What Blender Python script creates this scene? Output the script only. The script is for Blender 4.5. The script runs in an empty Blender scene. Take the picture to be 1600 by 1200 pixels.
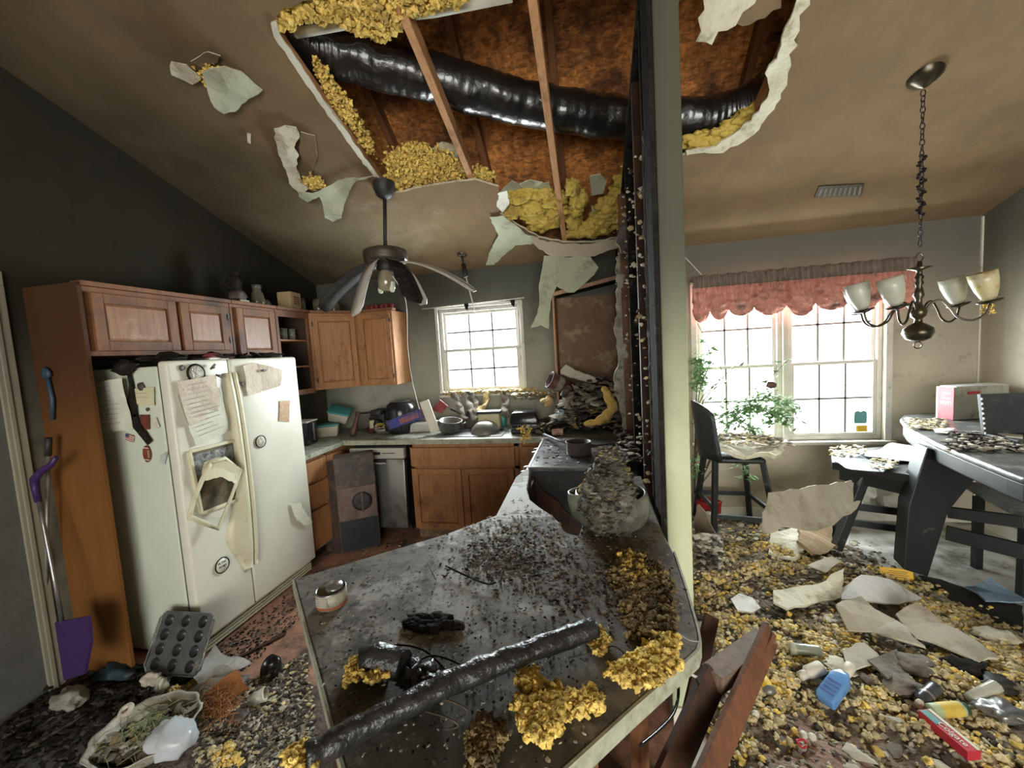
import bpy, bmesh, math, random
import numpy as np
from mathutils import Vector, Matrix, Euler, noise
rnd = random.Random(7)
PI = math.pi
SC = bpy.context.scene
COL = SC.collection

# ------------------------------------------------------------------ camera
YAW, PITCH, ROLL, FPX, EYE = 0.20071, 0.07933, -0.06013, 620.0, 1.62
_f = np.array([-math.sin(YAW)*math.cos(PITCH), math.cos(YAW)*math.cos(PITCH), -math.sin(PITCH)])
_r = np.array([math.cos(YAW), math.sin(YAW), 0.0]); _u = np.cross(_r, _f)
_c, _s = math.cos(ROLL), math.sin(ROLL)
CR, CU = _c*_r + _s*_u, -_s*_r + _c*_u
CM = np.array([CR, CU, _f])
cam_data = bpy.data.cameras.new('camera'); cam_data.sensor_width = 36.0
cam_data.lens = FPX/1600*36; cam_data.clip_start = 0.02
cam = bpy.data.objects.new('camera', cam_data); COL.objects.link(cam)
cam.matrix_world = Matrix(((CR[0], CU[0], -_f[0], 0), (CR[1], CU[1], -_f[1], 0), (CR[2], CU[2], -_f[2], EYE), (0, 0, 0, 1)))
SC.camera = cam
SC.view_settings.view_transform = 'Standard'; SC.view_settings.look = 'None'
SC.view_settings.gamma = 1.0; SC.view_settings.use_curve_mapping = False
SC.view_settings.exposure = 0.72

# ------------------------------------------------------------------ sky, window daylight and an added rear fill
W = bpy.data.worlds.new('sky'); SC.world = W; W.use_nodes = True
bg = W.node_tree.nodes['Background']; bg.inputs[0].default_value = (0.93, 0.97, 1.0, 1); bg.inputs[1].default_value = 4.0
def daylight(name, loc, rot, sx, sy, power, col):
    l = bpy.data.lights.new(name, 'AREA'); l.shape = 'RECTANGLE'; l.size = sx; l.size_y = sy
    l.energy = power; l.color = col
    o = bpy.data.objects.new(name, l); COL.objects.link(o); o.location = loc; o.rotation_euler = rot
    return o
daylight('daylight_kitchen_window', (-1.08, 4.25, 1.75), (math.radians(-82), 0, 0), 1.0, 1.0, 150, (0.90, 0.96, 1.0))
daylight('daylight_dining_window', (1.65, 4.25, 1.35), (math.radians(-82), 0, 0), 1.7, 1.3, 230, (0.90, 0.96, 1.0))
daylight('rear_fill_light', (0.9, -3.9, 1.5), (math.radians(92), 0, 0), 3.6, 2.3, 125, (1.0, 0.93, 0.80))  # added fill from an unseen opening behind the camera

# ------------------------------------------------------------------ pixel <-> place helpers (rays met with real planes)
def ray(px, py): return CM.T @ np.array([(px-800)/FPX, (600-py)/FPX, 1.0])
EY = np.array([0, 0, EYE])
def AZ(px, py, z): d = ray(px, py); return Vector(EY + d*(z-EYE)/d[2])
def AY(px, py, y): d = ray(px, py); return Vector(EY + d*y/d[1])
def AX(px, py, x): d = ray(px, py); return Vector(EY + d*x/d[0])
SL = 0.335; CZ0 = 2.46; YB = 3.83
def zc(y): return CZ0 + SL*(YB-y)
def AC(px, py, dz=0.0):
    d = ray(px, py); t = (CZ0+SL*YB+dz-EYE)/(d[2]+SL*d[1]); return Vector(EY + d*t)
def AP(px, py, p, n):
    d = Vector(ray(px, py)); e = Vector(EY); return e + d*((Vector(p)-e).dot(Vector(n))/d.dot(Vector(n)))

# ------------------------------------------------------------------ materials
MATS = {}
def mat(name, c1, c2=None, scale=8, rough=0.7, metal=0.0, bump=0.15, bscale=None, dirt=None, dscale=3, damt=0.5,
        stretch=(1, 1, 1), world=False, spec=0.4, island=0.0, alpha=None, trans=0.0, coat=0.0, detail=6, emit=None):
    """two colours mixed by noise, a dirt colour laid over in blotches, noise bump"""
    m = bpy.data.materials.new(name); MATS[name] = m; m.use_nodes = True
    nt = m.node_tree; N = nt.nodes; L = nt.links
    b = N['Principled BSDF']
    geo = N.new('ShaderNodeNewGeometry'); tc = N.new('ShaderNodeTexCoord')
    mp = N.new('ShaderNodeMapping'); mp.inputs['Scale'].default_value = stretch
    L.new(geo.outputs['Position'] if world else tc.outputs['Object'], mp.inputs[0])
    n1 = N.new('ShaderNodeTexNoise'); n1.inputs['Scale'].default_value = scale; n1.inputs['Detail'].default_value = detail
    n1.inputs['Roughness'].default_value = 0.65
    L.new(mp.outputs[0], n1.inputs['Vector'])
    r = N.new('ShaderNodeValToRGB'); r.color_ramp.elements[0].position = 0.33; r.color_ramp.elements[1].position = 0.67
    c2 = c2 or tuple(x*0.75 for x in c1)
    r.color_ramp.elements[0].color = (*c1, 1); r.color_ramp.elements[1].color = (*c2, 1)
    L.new(n1.outputs[0], r.inputs[0]); out = r.outputs[0]
    if island:
        mx = N.new('ShaderNodeMix'); mx.data_type = 'RGBA'; mx.blend_type = 'MULTIPLY'; mx.inputs[0].default_value = 1
        rr = N.new('ShaderNodeMapRange'); rr.inputs[3].default_value = 1-island; rr.inputs[4].default_value = 1+island*0.6
        L.new(geo.outputs['Random Per Island'], rr.inputs[0]); L.new(out, mx.inputs[6]); L.new(rr.outputs[0], mx.inputs[7]); out = mx.outputs[2]
    if dirt:
        n2 = N.new('ShaderNodeTexNoise'); n2.inputs['Scale'].default_value = dscale; n2.inputs['Detail'].default_value = 8
        n2.inputs['Roughness'].default_value = 0.7
        L.new(geo.outputs['Position'] if world else tc.outputs['Object'], n2.inputs['Vector'])
        r2 = N.new('ShaderNodeValToRGB'); lo = 0.62-damt*0.35
        r2.color_ramp.elements[0].position = lo; r2.color_ramp.elements[1].position = lo+0.16
        r2.color_ramp.elements[0].color = (0, 0, 0, 1); r2.color_ramp.elements[1].color = (1, 1, 1, 1)
        L.new(n2.outputs[0], r2.inputs[0])
        mx = N.new('ShaderNodeMix'); mx.data_type = 'RGBA'; L.new(r2.outputs[0], mx.inputs[0]); L.new(out, mx.inputs[6])
        mx.inputs[7].default_value = (*dirt, 1); out = mx.outputs[2]
    m['out'] = 0
    L.new(out, b.inputs['Base Color'])
    b.inputs['Roughness'].default_value = rough; b.inputs['Metallic'].default_value = metal
    b.inputs['Specular IOR Level'].default_value = spec
    b.inputs['Coat Weight'].default_value = coat
    if trans: b.inputs['Transmission Weight'].default_value = trans
    if alpha is not None: b.inputs['Alpha'].default_value = alpha
    if emit: b.inputs['Emission Color'].default_value = (*emit, 1); b.inputs['Emission Strength'].default_value = 1
    if bump:
        n3 = N.new('ShaderNodeTexNoise'); n3.inputs['Scale'].default_value = bscale or scale*3; n3.inputs['Detail'].default_value = 5
        L.new(mp.outputs[0], n3.inputs['Vector'])
        bp = N.new('ShaderNodeBump'); bp.inputs['Strength'].default_value = bump; bp.inputs['Distance'].default_value = 0.02
        L.new(n3.outputs[0], bp.inputs['Height']); L.new(bp.outputs[0], b.inputs['Normal'])
    return m
def mixin(m, col, fac_builder):
    """lay one more stain colour over the base colour; fac_builder(nodes, links, position_socket) -> factor socket"""
    nt = m.node_tree; N = nt.nodes; L = nt.links; b = N['Principled BSDF']
    src = b.inputs['Base Color'].links[0].from_socket
    g = N.new('ShaderNodeNewGeometry'); f = fac_builder(N, L, g.outputs['Position'])
    mx = N.new('ShaderNodeMix'); mx.data_type = 'RGBA'; L.new(f, mx.inputs[0]); L.new(src, mx.inputs[6])
    mx.inputs[7].default_value = (*col, 1); L.new(mx.outputs[2], b.inputs['Base Color'])
def band(axis, a, b_, wob=0.3, ns=1.5, vec=None, top=1.0):
    """factor rising 0->top as the coordinate goes a->b, with a noisy border (a soot line)"""
    def f(N, L, pos):
        d = N.new('ShaderNodeVectorMath'); d.operation = 'DOT_PRODUCT'; L.new(pos, d.inputs[0])
        d.inputs[1].default_value = vec or {'x': (1, 0, 0), 'y': (0, 1, 0), 'z': (0, 0, 1)}[axis]
        n = N.new('ShaderNodeTexNoise'); n.inputs['Scale'].default_value = ns; n.inputs['Detail'].default_value = 7; L.new(pos, n.inputs['Vector'])
        a1 = N.new('ShaderNodeMath'); a1.operation = 'SUBTRACT'; L.new(n.outputs[0], a1.inputs[0]); a1.inputs[1].default_value = 0.5
        a2 = N.new('ShaderNodeMath'); a2.operation = 'MULTIPLY_ADD'; L.new(a1.outputs[0], a2.inputs[0]); a2.inputs[1].default_value = wob*2
        L.new(d.outputs['Value'], a2.inputs[2])
        mr = N.new('ShaderNodeMapRange'); mr.interpolation_type = 'SMOOTHSTEP'; L.new(a2.outputs[0], mr.inputs[0])
        mr.inputs[1].default_value = a; mr.inputs[2].default_value = b_; mr.inputs[4].default_value = top
        if a > b_:
            mr.inputs[1].default_value = b_; mr.inputs[2].default_value = a; mr.inputs[3].default_value = top; mr.inputs[4].default_value = 0
        return mr.outputs[0]
    return f
def spot(c, r0, r1, wob=0.3, ns=2.0, top=1.0):
    """factor 1 inside radius r0 around c fading to 0 at r1 (a stain)"""
    def f(N, L, pos):
        d = N.new('ShaderNodeVectorMath'); d.operation = 'DISTANCE'; L.new(pos, d.inputs[0]); d.inputs[1].default_value = c
        n = N.new('ShaderNodeTexNoise'); n.inputs['Scale'].default_value = ns; n.inputs['Detail'].default_value = 7; L.new(pos, n.inputs['Vector'])
        a1 = N.new('ShaderNodeMath'); a1.operation = 'SUBTRACT'; L.new(n.outputs[0], a1.inputs[0]); a1.inputs[1].default_value = 0.5
        a2 = N.new('ShaderNodeMath'); a2.operation = 'MULTIPLY_ADD'; L.new(a1.outputs[0], a2.inputs[0]); a2.inputs[1].default_value = wob*2
        L.new(d.outputs['Value'], a2.inputs[2])
        mr = N.new('ShaderNodeMapRange'); mr.interpolation_type = 'SMOOTHSTEP'; L.new(a2.outputs[0], mr.inputs[0])
        mr.inputs[1].default_value = r0; mr.inputs[2].default_value = r1; mr.inputs[3].default_value = top; mr.inputs[4].default_value = 0
        return mr.outputs[0]
    return f

def patch(c, r, ns=9.0, thr=0.5, k=0.35, soft=0.07, top=1.0):
    """sharp-edged noisy patches, denser near c, none beyond r"""
    def f(N, L, pos):
        d = N.new('ShaderNodeVectorMath'); d.operation = 'DISTANCE'; L.new(pos, d.inputs[0]); d.inputs[1].default_value = c
        n = N.new('ShaderNodeTexNoise'); n.inputs['Scale'].default_value = ns; n.inputs['Detail'].default_value = 10; n.inputs['Roughness'].default_value = 0.7; L.new(pos, n.inputs['Vector'])
        q = N.new('ShaderNodeMath'); q.operation = 'MULTIPLY_ADD'; L.new(d.outputs['Value'], q.inputs[0]); q.inputs[1].default_value = -k/r; L.new(n.outputs[0], q.inputs[2])
        mr = N.new('ShaderNodeMapRange'); mr.interpolation_type = 'SMOOTHSTEP'; L.new(q.outputs[0], mr.inputs[0])
        mr.inputs[1].default_value = thr-k*0.5; mr.inputs[2].default_value = thr-k*0.5+soft; mr.inputs[4].default_value = top
        return mr.outputs[0]
    return f

# ------------------------------------------------------------------ mesh builder
class MB:
    def __init__(s): s.v = []; s.f = []; s.smooth = []; s.mi = []
    def add(s, vs, fs, smooth=False, mi=0, M=None):
        o = len(s.v)
        s.v += [tuple(M @ Vector(v)) if M is not None else tuple(v) for v in vs]
        s.f += [tuple(i+o for i in f) for f in fs]; s.smooth += [smooth]*len(fs); s.mi += [mi]*len(fs)
        return s
    def box(s, lo, hi, M=None, mi=0):
        x0, y0, z0 = lo; x1, y1, z1 = hi
        return s.add([(x0,y0,z0),(x1,y0,z0),(x1,y1,z0),(x0,y1,z0),(x0,y0,z1),(x1,y0,z1),(x1,y1,z1),(x0,y1,z1)],
                     [(0,3,2,1),(4,5,6,7),(0,1,5,4),(1,2,6,5),(2,3,7,6),(3,0,4,7)], M=M, mi=mi)
    def cbox(s, c, d, M=None, mi=0):
        return s.box([c[i]-d[i]/2 for i in range(3)], [c[i]+d[i]/2 for i in range(3)], M, mi)
    def prism(s, poly, z0, z1, M=None, mi=0):
        n = len(poly)
        return s.add([(p[0], p[1], z0) for p in poly]+[(p[0], p[1], z1) for p in poly],
                     [tuple(range(n))[::-1], tuple(range(n, 2*n))]+[(i, (i+1) % n, n+(i+1) % n, n+i) for i in range(n)], M=M, mi=mi)
    def bar(s, p, q, w, h, up=(0, 0, 1), w2=None, h2=None):
        p, q = Vector(p), Vector(q); d = (q-p).normalized(); a = d.cross(Vector(up))
        if a.length < 1e-4: a = d.cross(Vector((1, 0, 0)))
        a.normalize(); b = a.cross(d)
        w2 = w if w2 is None else w2; h2 = h if h2 is None else h2
        vs = [c+a*sx*ww/2+b*sy*hh/2 for c, ww, hh in ((p, w, h), (q, w2, h2)) for sx, sy in ((-1,-1),(1,-1),(1,1),(-1,1))]
        return s.add(vs, [(0,3,2,1),(4,5,6,7),(0,1,5,4),(1,2,6,5),(2,3,7,6),(3,0,4,7)])
    def tube(s, pts, r, n=10, cap=True, smooth=True, mi=0, sq=1.0):
        pts = [Vector(p) for p in pts]; rs = r if hasattr(r, '__len__') else [r]*len(pts)
        rings = []; up = None; vs = []
        for i, p in enumerate(pts):
            t = (pts[min(i+1, len(pts)-1)]-pts[max(i-1, 0)]).normalized()
            if up is None: up = t.orthogonal().normalized()
            up = (up - t*up.dot(t)).normalized(); b = t.cross(up)
            vs += [p+(up*math.cos(2*PI*k/n)+b*math.sin(2*PI*k/n)*sq)*rs[i] for k in range(n)]
        fs = [(i*n+k, i*n+(k+1) % n, (i+1)*n+(k+1) % n, (i+1)*n+k) for i in range(len(pts)-1) for k in range(n)]
        s.add(vs, fs, smooth, mi)
        if cap:
            o = len(s.v)-len(vs)
            s.f += [tuple(range(o+n-1, o-1, -1)), tuple(range(o+(len(pts)-1)*n, o+len(pts)*n))]; s.smooth += [False]*2; s.mi += [mi]*2
        return s
    def lathe(s, prof, n=24, M=None, smooth=True, mi=0, jit=0.0, a0=0, a1=2*PI):
        full = abs(a1-a0-2*PI) < 1e-6; k = n if full else n+1; vs = []
        for r, z in prof:
            for i in range(k):
                a = a0+(a1-a0)*i/n; rr = r*(1+rnd.uniform(-jit, jit)); vs.append((rr*math.cos(a), rr*math.sin(a), z))
        fs = [(j*k+i, j*k+(i+1) % k, (j+1)*k+(i+1) % k, (j+1)*k+i) for j in range(len(prof)-1) for i in range(n)]
        s.add(vs, fs, smooth, mi, M)
        return s
    def blob(s, c, r, sub=2, amp=0.3, freq=2.0, seed=0, squash=(1, 1, 1), M=None, mi=0, smooth=True):
        V, F = ICO[sub]; vs = []
        for v in V:
            v = Vector(v); k = 1+amp*noise.fractal(v*freq+Vector((seed*7.1, seed*3.3, seed)), 1.0, 2.0, 3)
            vs.append((c[0]+v.x*r*k*squash[0], c[1]+v.y*r*k*squash[1], c[2]+v.z*r*k*squash[2]))
        return s.add(vs, F, smooth, mi, M)
    def build(s, name, m, parent=None, bevel=0.0, w=False, seg=2, solid=None, sub=0, disp=None, link=True):
        me = bpy.data.meshes.new(name)
        vs = s.v
        if w and parent is not None:
            I = mat_of(parent).inverted(); vs = [tuple(I @ Vector(v)) for v in vs]
        me.from_pydata(vs, [], s.f); me.update()
        for mm in (m if isinstance(m, (list, tuple)) else [m]): me.materials.append(mm)
        me.polygons.foreach_set('use_smooth', s.smooth); me.polygons.foreach_set('material_index', s.mi)
        o = bpy.data.objects.new(name, me)
        COL.objects.link(o)
        if parent is not None: o.parent = parent
        if solid:
            md = o.modifiers.new('solid', 'SOLIDIFY'); md.thickness = solid; md.offset = 0
            if len(me.materials) > 1 and max(s.mi or [0]) == 0: md.material_offset_rim = 1; 
        if sub: md = o.modifiers.new('sub', 'SUBSURF'); md.levels = sub; md.render_levels = sub
        if bevel:
            md = o.modifiers.new('bevel', 'BEVEL'); md.width = bevel; md.segments = seg; md.limit_method = 'ANGLE'; md.angle_limit = 0.7
            me.polygons.foreach_set('use_smooth', [True]*len(me.polygons)) if seg > 2 else None
        return o
def mat_of(o):
    M = Matrix.LocRotScale(o.location, o.rotation_euler, o.scale)
    return mat_of(o.parent) @ M if o.parent else M
def _ico(n):
    bm = bmesh.new(); bmesh.ops.create_icosphere(bm, subdivisions=n, radius=1)
    r = ([tuple(v.co) for v in bm.verts], [tuple(v.index for v in f.verts) for f in bm.faces]); bm.free(); return r
ICO = {n: _ico(n) for n in (1, 2, 3, 4)}

def tag(o, label=None, cat=None, group=None, kind=None):
    if label: o['label'] = label
    if cat: o['category'] = cat
    if group: o['group'] = group
    if kind: o['kind'] = kind
    return o
def thing(name, label, cat, loc=(0, 0, 0), rot=0, group=None):
    o = bpy.data.objects.new(name, None); COL.objects.link(o); o.location = loc
    o.rotation_euler = rot if hasattr(rot, '__len__') else (0, 0, rot); o.empty_display_size = 0.05
    return tag(o, label, cat, group)
def struct(o): o['kind'] = 'structure'; return o
def recenter(o):
    """put the origin of a world-space mesh at its own base"""
    me = o.data; n = len(me.vertices); a = np.empty(n*3); me.vertices.foreach_get('co', a); a = a.reshape(-1, 3)
    c = np.array([(a[:, 0].min()+a[:, 0].max())/2, (a[:, 1].min()+a[:, 1].max())/2, a[:, 2].min()])
    me.vertices.foreach_set('co', (a-c).ravel()); o.location = c; me.update(); return o
def dup(root, loc=None, rot=None, scale=None, label=None, group=None):
    r = root.copy(); COL.objects.link(r)
    if loc is not None: r.location = loc
    if rot is not None: r.rotation_euler = rot if hasattr(rot, '__len__') else (0, 0, rot)
    if scale is not None: r.scale = scale if hasattr(scale, '__len__') else (scale,)*3
    if label: r['label'] = label
    if group: r['group'] = group
    def kids(a, b):
        for ch in list(a.children):
            if ch == b: continue
            c = ch.copy(); COL.objects.link(c); c.parent = b; kids(ch, c)
    kids(root, r)
    return r

def blobs(name, C, R, m, squash=(1, 1, 0.8), sub=1, amp=0.35, seed=1, parent=None, angular=False, mis=None):
    """many small lumps in one mesh: C (n,3) centres, R (n,) radii"""
    V, F = ICO[sub]; V = np.array(V); F = np.array(F); n = len(C); g = np.random.RandomState(seed)
    C = np.asarray(C, float); R = np.asarray(R, float)
    P = V[None, :, :]*(1+amp*(g.rand(n, len(V), 1)*2-1))
    P = P*(np.array(squash)[None, None, :]*(1+0.5*(g.rand(n, 1, 3)-0.5)))
    a = g.rand(n)*2*PI; ca, sa = np.cos(a)[:, None], np.sin(a)[:, None]
    t = (g.rand(n)-0.5)*1.0; ct, st = np.cos(t)[:, None], np.sin(t)[:, None]
    y, z = P[:, :, 1]*ct-P[:, :, 2]*st, P[:, :, 1]*st+P[:, :, 2]*ct
    P = np.stack([P[:, :, 0]*ca-y*sa, P[:, :, 0]*sa+y*ca, z], 2)
    P = P*R[:, None, None]+C[:, None, :]
    fs = (F[None]+(np.arange(n)*len(V))[:, None, None]).reshape(-1, 3)
    me = bpy.data.meshes.new(name); me.vertices.add(n*len(V)); me.vertices.foreach_set('co', P.ravel())
    me.loops.add(len(fs)*3); me.loops.foreach_set('vertex_index', fs.ravel())
    me.polygons.add(len(fs)); me.polygons.foreach_set('loop_start', np.arange(0, len(fs)*3, 3)); me.polygons.foreach_set('loop_total', np.full(len(fs), 3))
    me.update(calc_edges=True); me.validate()
    for mm in (m if isinstance(m, (list, tuple)) else [m]): me.materials.append(mm)
    if mis is not None: me.polygons.foreach_set('material_index', np.repeat(np.asarray(mis), len(F)))
    me.polygons.foreach_set('use_smooth', [not angular]*len(fs))
    o = bpy.data.objects.new(name, me); COL.objects.link(o)
    if parent is not None: o.parent = parent
    return o

def torn(poly, thick=0.012, jag=0.02, seg=0.04, bump=0.02, seed=0, frame=None, m=None, name='drywall_piece', parent=None, bend=None, cuts=1, w=True):
    """a ragged sheet from a 3D outline; broken rim shows the second material"""
    g = random.Random(seed); P = [Vector(p) for p in poly]
    c = sum(P, Vector())/len(P); nrm = Vector()
    for i in range(len(P)): nrm += (P[i]-c).cross(P[(i+1) % len(P)]-c)
    nrm.normalize(); pts = []
    for i in range(len(P)):
        a, b = P[i], P[(i+1) % len(P)]; k = max(1, int((b-a).length/seg)); d = (b-a).normalized().cross(nrm)
        for j in range(k): pts.append(a.lerp(b, j/k)+(d*g.uniform(-jag, jag) if j else Vector()))
    bm = bmesh.new(); vs = [bm.verts.new(p) for p in pts]
    es = [bm.edges.new((vs[i], vs[(i+1) % len(vs)])) for i in range(len(vs))]
    bmesh.ops.triangle_fill(bm, use_beauty=True, use_dissolve=False, edges=es)
    for _ in range(cuts):
        bmesh.ops.subdivide_edges(bm, edges=[e for e in bm.edges if not e.is_boundary and e.calc_length() > seg*1.5], cuts=1)
        bmesh.ops.triangulate(bm, faces=bm.faces[:]); 
    for v in bm.verts:
        v.co += nrm*bump*noise.noise(v.co*6+Vector((seed*3.7, seed, 0)))*2
        if bend: v.co = Vector(bend(v.co))
    bmesh.ops.recalc_face_normals(bm, faces=bm.faces[:])
    me = bpy.data.meshes.new(name); bm.to_mesh(me); bm.free()
    for mm in (m if isinstance(m, (list, tuple)) else [m]): me.materials.append(mm)
    o = bpy.data.objects.new(name, me); COL.objects.link(o)
    if parent is not None: o.parent = parent
    if thick:
        md = o.modifiers.new('solid', 'SOLIDIFY'); md.thickness = thick; md.offset = 0
        if len(me.materials) > 1: md.material_offset_rim = 1
        if len(me.materials) > 2: md.material_offset = 2
    return recenter(o) if parent is None else o
def text(name, s, size, m, parent, M, ext=0.0006):
    cu = bpy.data.curves.new(name, 'FONT'); cu.body = s; cu.size = size; cu.extrude = ext; cu.align_x = 'CENTER'; cu.align_y = 'CENTER'
    t = bpy.data.objects.new(name, cu); COL.objects.link(t)
    me = bpy.data.meshes.new_from_object(t.evaluated_get(bpy.context.evaluated_depsgraph_get())); bpy.data.objects.remove(t)
    me.transform(M); me.materials.clear(); me.materials.append(m)
    o = bpy.data.objects.new(name, me); COL.objects.link(o); o.parent = parent
    return o
def frame(o, x, y):
    """matrix with origin o, x axis x, y axis y (z = x cross y)"""
    x = Vector(x).normalized(); y = Vector(y); y = (y-x*y.dot(x)).normalized(); z = x.cross(y)
    return Matrix(((x.x, y.x, z.x, o[0]), (x.y, y.y, z.y, o[1]), (x.z, y.z, z.z, o[2]), (0, 0, 0, 1)))

# ------------------------------------------------------------------ the materials of the place
M_wall = mat('sooted_wall_paint', (0.34, 0.34, 0.27), (0.28, 0.28, 0.22), scale=2.5, spec=0.12, rough=0.95, bump=0.05, bscale=60, world=True, dirt=(0.20, 0.19, 0.15), dscale=5, damt=0.2)
mixin(M_wall, (0.045, 0.045, 0.037), band('z', 1.0, 2.5, 0.25, 1.1, top=0.9))
mixin(M_wall, (0.02, 0.02, 0.017), band('y', 2.6, 1.6, 0.5, 1.3, vec=(0.6, 1, 0), top=0.0))
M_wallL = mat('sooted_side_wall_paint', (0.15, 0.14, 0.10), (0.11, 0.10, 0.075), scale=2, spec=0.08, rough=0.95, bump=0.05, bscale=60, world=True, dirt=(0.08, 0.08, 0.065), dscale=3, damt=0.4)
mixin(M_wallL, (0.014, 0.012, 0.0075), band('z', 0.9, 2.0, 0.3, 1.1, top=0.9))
M_wallR = mat('sooted_dining_wall_paint', (0.44, 0.39, 0.30), (0.38, 0.335, 0.26), scale=2.2, spec=0.12, rough=0.95, bump=0.05, bscale=60, world=True, dirt=(0.24, 0.22, 0.18), dscale=6, damt=0.15)
mixin(M_wallR, (0.075, 0.077, 0.066), band('z', 1.2, 2.4, 0.2, 1.1, top=0.85))
M_ceil = mat('smoked_ceiling_paint', (0.205, 0.14, 0.08), (0.16, 0.108, 0.06), spec=0.08, scale=3, rough=0.95, bump=0.12, bscale=70, world=True, dirt=(0.15, 0.115, 0.075), dscale=5, damt=0.2)
mixin(M_ceil, (0.045, 0.04, 0.024), band('x', -1.2, -2.9, 0.9, 1.6, top=0.85))
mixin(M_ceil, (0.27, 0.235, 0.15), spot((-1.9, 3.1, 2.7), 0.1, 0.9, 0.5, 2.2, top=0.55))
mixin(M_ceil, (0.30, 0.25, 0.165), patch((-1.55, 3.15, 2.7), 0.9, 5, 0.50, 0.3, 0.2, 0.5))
mixin(M_ceil, (0.10, 0.082, 0.05), patch((-2.2, 2.2, 3.0), 1.6, 4, 0.52, 0.3, 0.25, 0.6))
mixin(M_ceil, (0.12, 0.095, 0.065), patch((2.6, 2.4, 2.9), 1.8, 3, 0.50, 0.3, 0.3, 0.5))
M_gyp = mat('broken_gypsum', (0.62, 0.60, 0.47), (0.50, 0.47, 0.35), scale=14, rough=0.95, bump=0.3, dirt=(0.28, 0.23, 0.13), dscale=9, damt=0.3)
M_paper = mat('torn_drywall_paper', (0.42, 0.44, 0.31), (0.34, 0.36, 0.25), scale=6, rough=0.9, bump=0.1, dirt=(0.22, 0.19, 0.12), dscale=5, damt=0.25)
M_osb = mat('osb_sheathing', (0.66, 0.27, 0.07), (0.34, 0.13, 0.032), scale=26, rough=0.8, bump=0.2, bscale=40, stretch=(1, 0.35, 0.5), world=True, dirt=(0.11, 0.042, 0.015), dscale=2.2, damt=0.5, detail=3)
_nt = M_osb.node_tree; _N = _nt.nodes; _L = _nt.links; _b = _N['Principled BSDF']; _src = _b.inputs['Base Color'].links[0].from_socket
_g = _N.new('ShaderNodeNewGeometry'); _m = _N.new('ShaderNodeMapping'); _m.inputs['Scale'].default_value = (30, 75, 55); _m.inputs['Rotation'].default_value = (0, 0, 0.5); _L.new(_g.outputs['Position'], _m.inputs[0])
_v = _N.new('ShaderNodeTexVoronoi'); _v.inputs['Scale'].default_value = 1.0; _L.new(_m.outputs[0], _v.inputs['Vector']); _r = _N.new('ShaderNodeMapRange'); _r.inputs[3].default_value = 0.45; _r.inputs[4].default_value = 1.5; _L.new(_v.outputs['Color'], _r.inputs[0])
_x = _N.new('ShaderNodeMix'); _x.data_type = 'RGBA'; _x.blend_type = 'MULTIPLY'; _x.inputs[0].default_value = 1; _L.new(_src, _x.inputs[6]); _L.new(_r.outputs[0], _x.inputs[7]); _L.new(_x.outputs[2], _b.inputs['Base Color'])
M_joist = mat('joist_pine', (0.50, 0.27, 0.12), (0.36, 0.18, 0.075), scale=9, rough=0.75, bump=0.08, stretch=(6, 0.6, 6), world=True, dirt=(0.16, 0.075, 0.03), dscale=3, damt=0.25)
M_rafter = mat('rafter_pine', (0.22, 0.09, 0.032), (0.13, 0.052, 0.02), scale=9, rough=0.8, bump=0.08, stretch=(6, 0.6, 6), world=True)
M_ins = mat('yellow_insulation', (0.86, 0.64, 0.20), (0.64, 0.43, 0.10), scale=30, rough=1.0, bump=0.6, bscale=90, spec=0.05, island=0.35, dirt=(0.36, 0.24, 0.08), dscale=8, damt=0.2)
M_insf = mat('floor_insulation', (0.76, 0.64, 0.38), (0.50, 0.40, 0.22), scale=30, rough=1.0, bump=0.5, bscale=90, spec=0.05, island=0.45, dirt=(0.27, 0.21, 0.12), dscale=5, damt=0.35)
M_duct = mat('black_plastic_duct', (0.006, 0.006, 0.006), (0.012, 0.011, 0.01), scale=12, rough=0.3, bump=0.5, bscale=14, spec=0.6, coat=0.5, stretch=(1, 1, 1))
M_black = mat('sooted_black', (0.012, 0.012, 0.012), (0.03, 0.028, 0.025), scale=10, rough=0.55, bump=0.2, dirt=(0.06, 0.055, 0.045), dscale=14, damt=0.15)
M_char = mat('charred_wood', (0.010, 0.009, 0.008), (0.025, 0.021, 0.017), spec=0.08, scale=16, rough=0.9, bump=0.8, bscale=30, dirt=(0.10, 0.09, 0.08), dscale=18, damt=0.12)
M_post = mat('sooted_green_paint', (0.53, 0.56, 0.36), (0.48, 0.51, 0.32), scale=2.5, rough=0.7, bump=0.04, world=True, dirt=(0.40, 0.41, 0.27), dscale=4, damt=0.12)
mixin(M_post, (0.032, 0.032, 0.02), band('z', 1.05, 2.05, 0.10, 1.3, top=0.93))
mixin(M_post, (0.025, 0.025, 0.02), band('x', 0.33, 0.24, 0.03, 3, top=0.6))
M_trimw = mat('old_white_trim', (0.62, 0.60, 0.50), (0.52, 0.50, 0.41), scale=5, rough=0.6, bump=0.05, world=True, dirt=(0.3, 0.28, 0.22), dscale=6, damt=0.2)
M_vinyl = mat('window_vinyl', (0.55, 0.53, 0.47), (0.45, 0.43, 0.38), scale=6, rough=0.5, bump=0.02, dirt=(0.25, 0.22, 0.16), dscale=8, damt=0.15)
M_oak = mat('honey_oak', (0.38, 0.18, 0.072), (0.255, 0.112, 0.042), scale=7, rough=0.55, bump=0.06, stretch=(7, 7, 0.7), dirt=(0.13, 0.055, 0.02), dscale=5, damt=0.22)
M_oakd = mat('smoked_oak', (0.225, 0.095, 0.040), (0.14, 0.058, 0.024), scale=7, rough=0.6, bump=0.06, stretch=(7, 7, 0.7), dirt=(0.07, 0.032, 0.016), dscale=4, damt=0.4)
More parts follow.
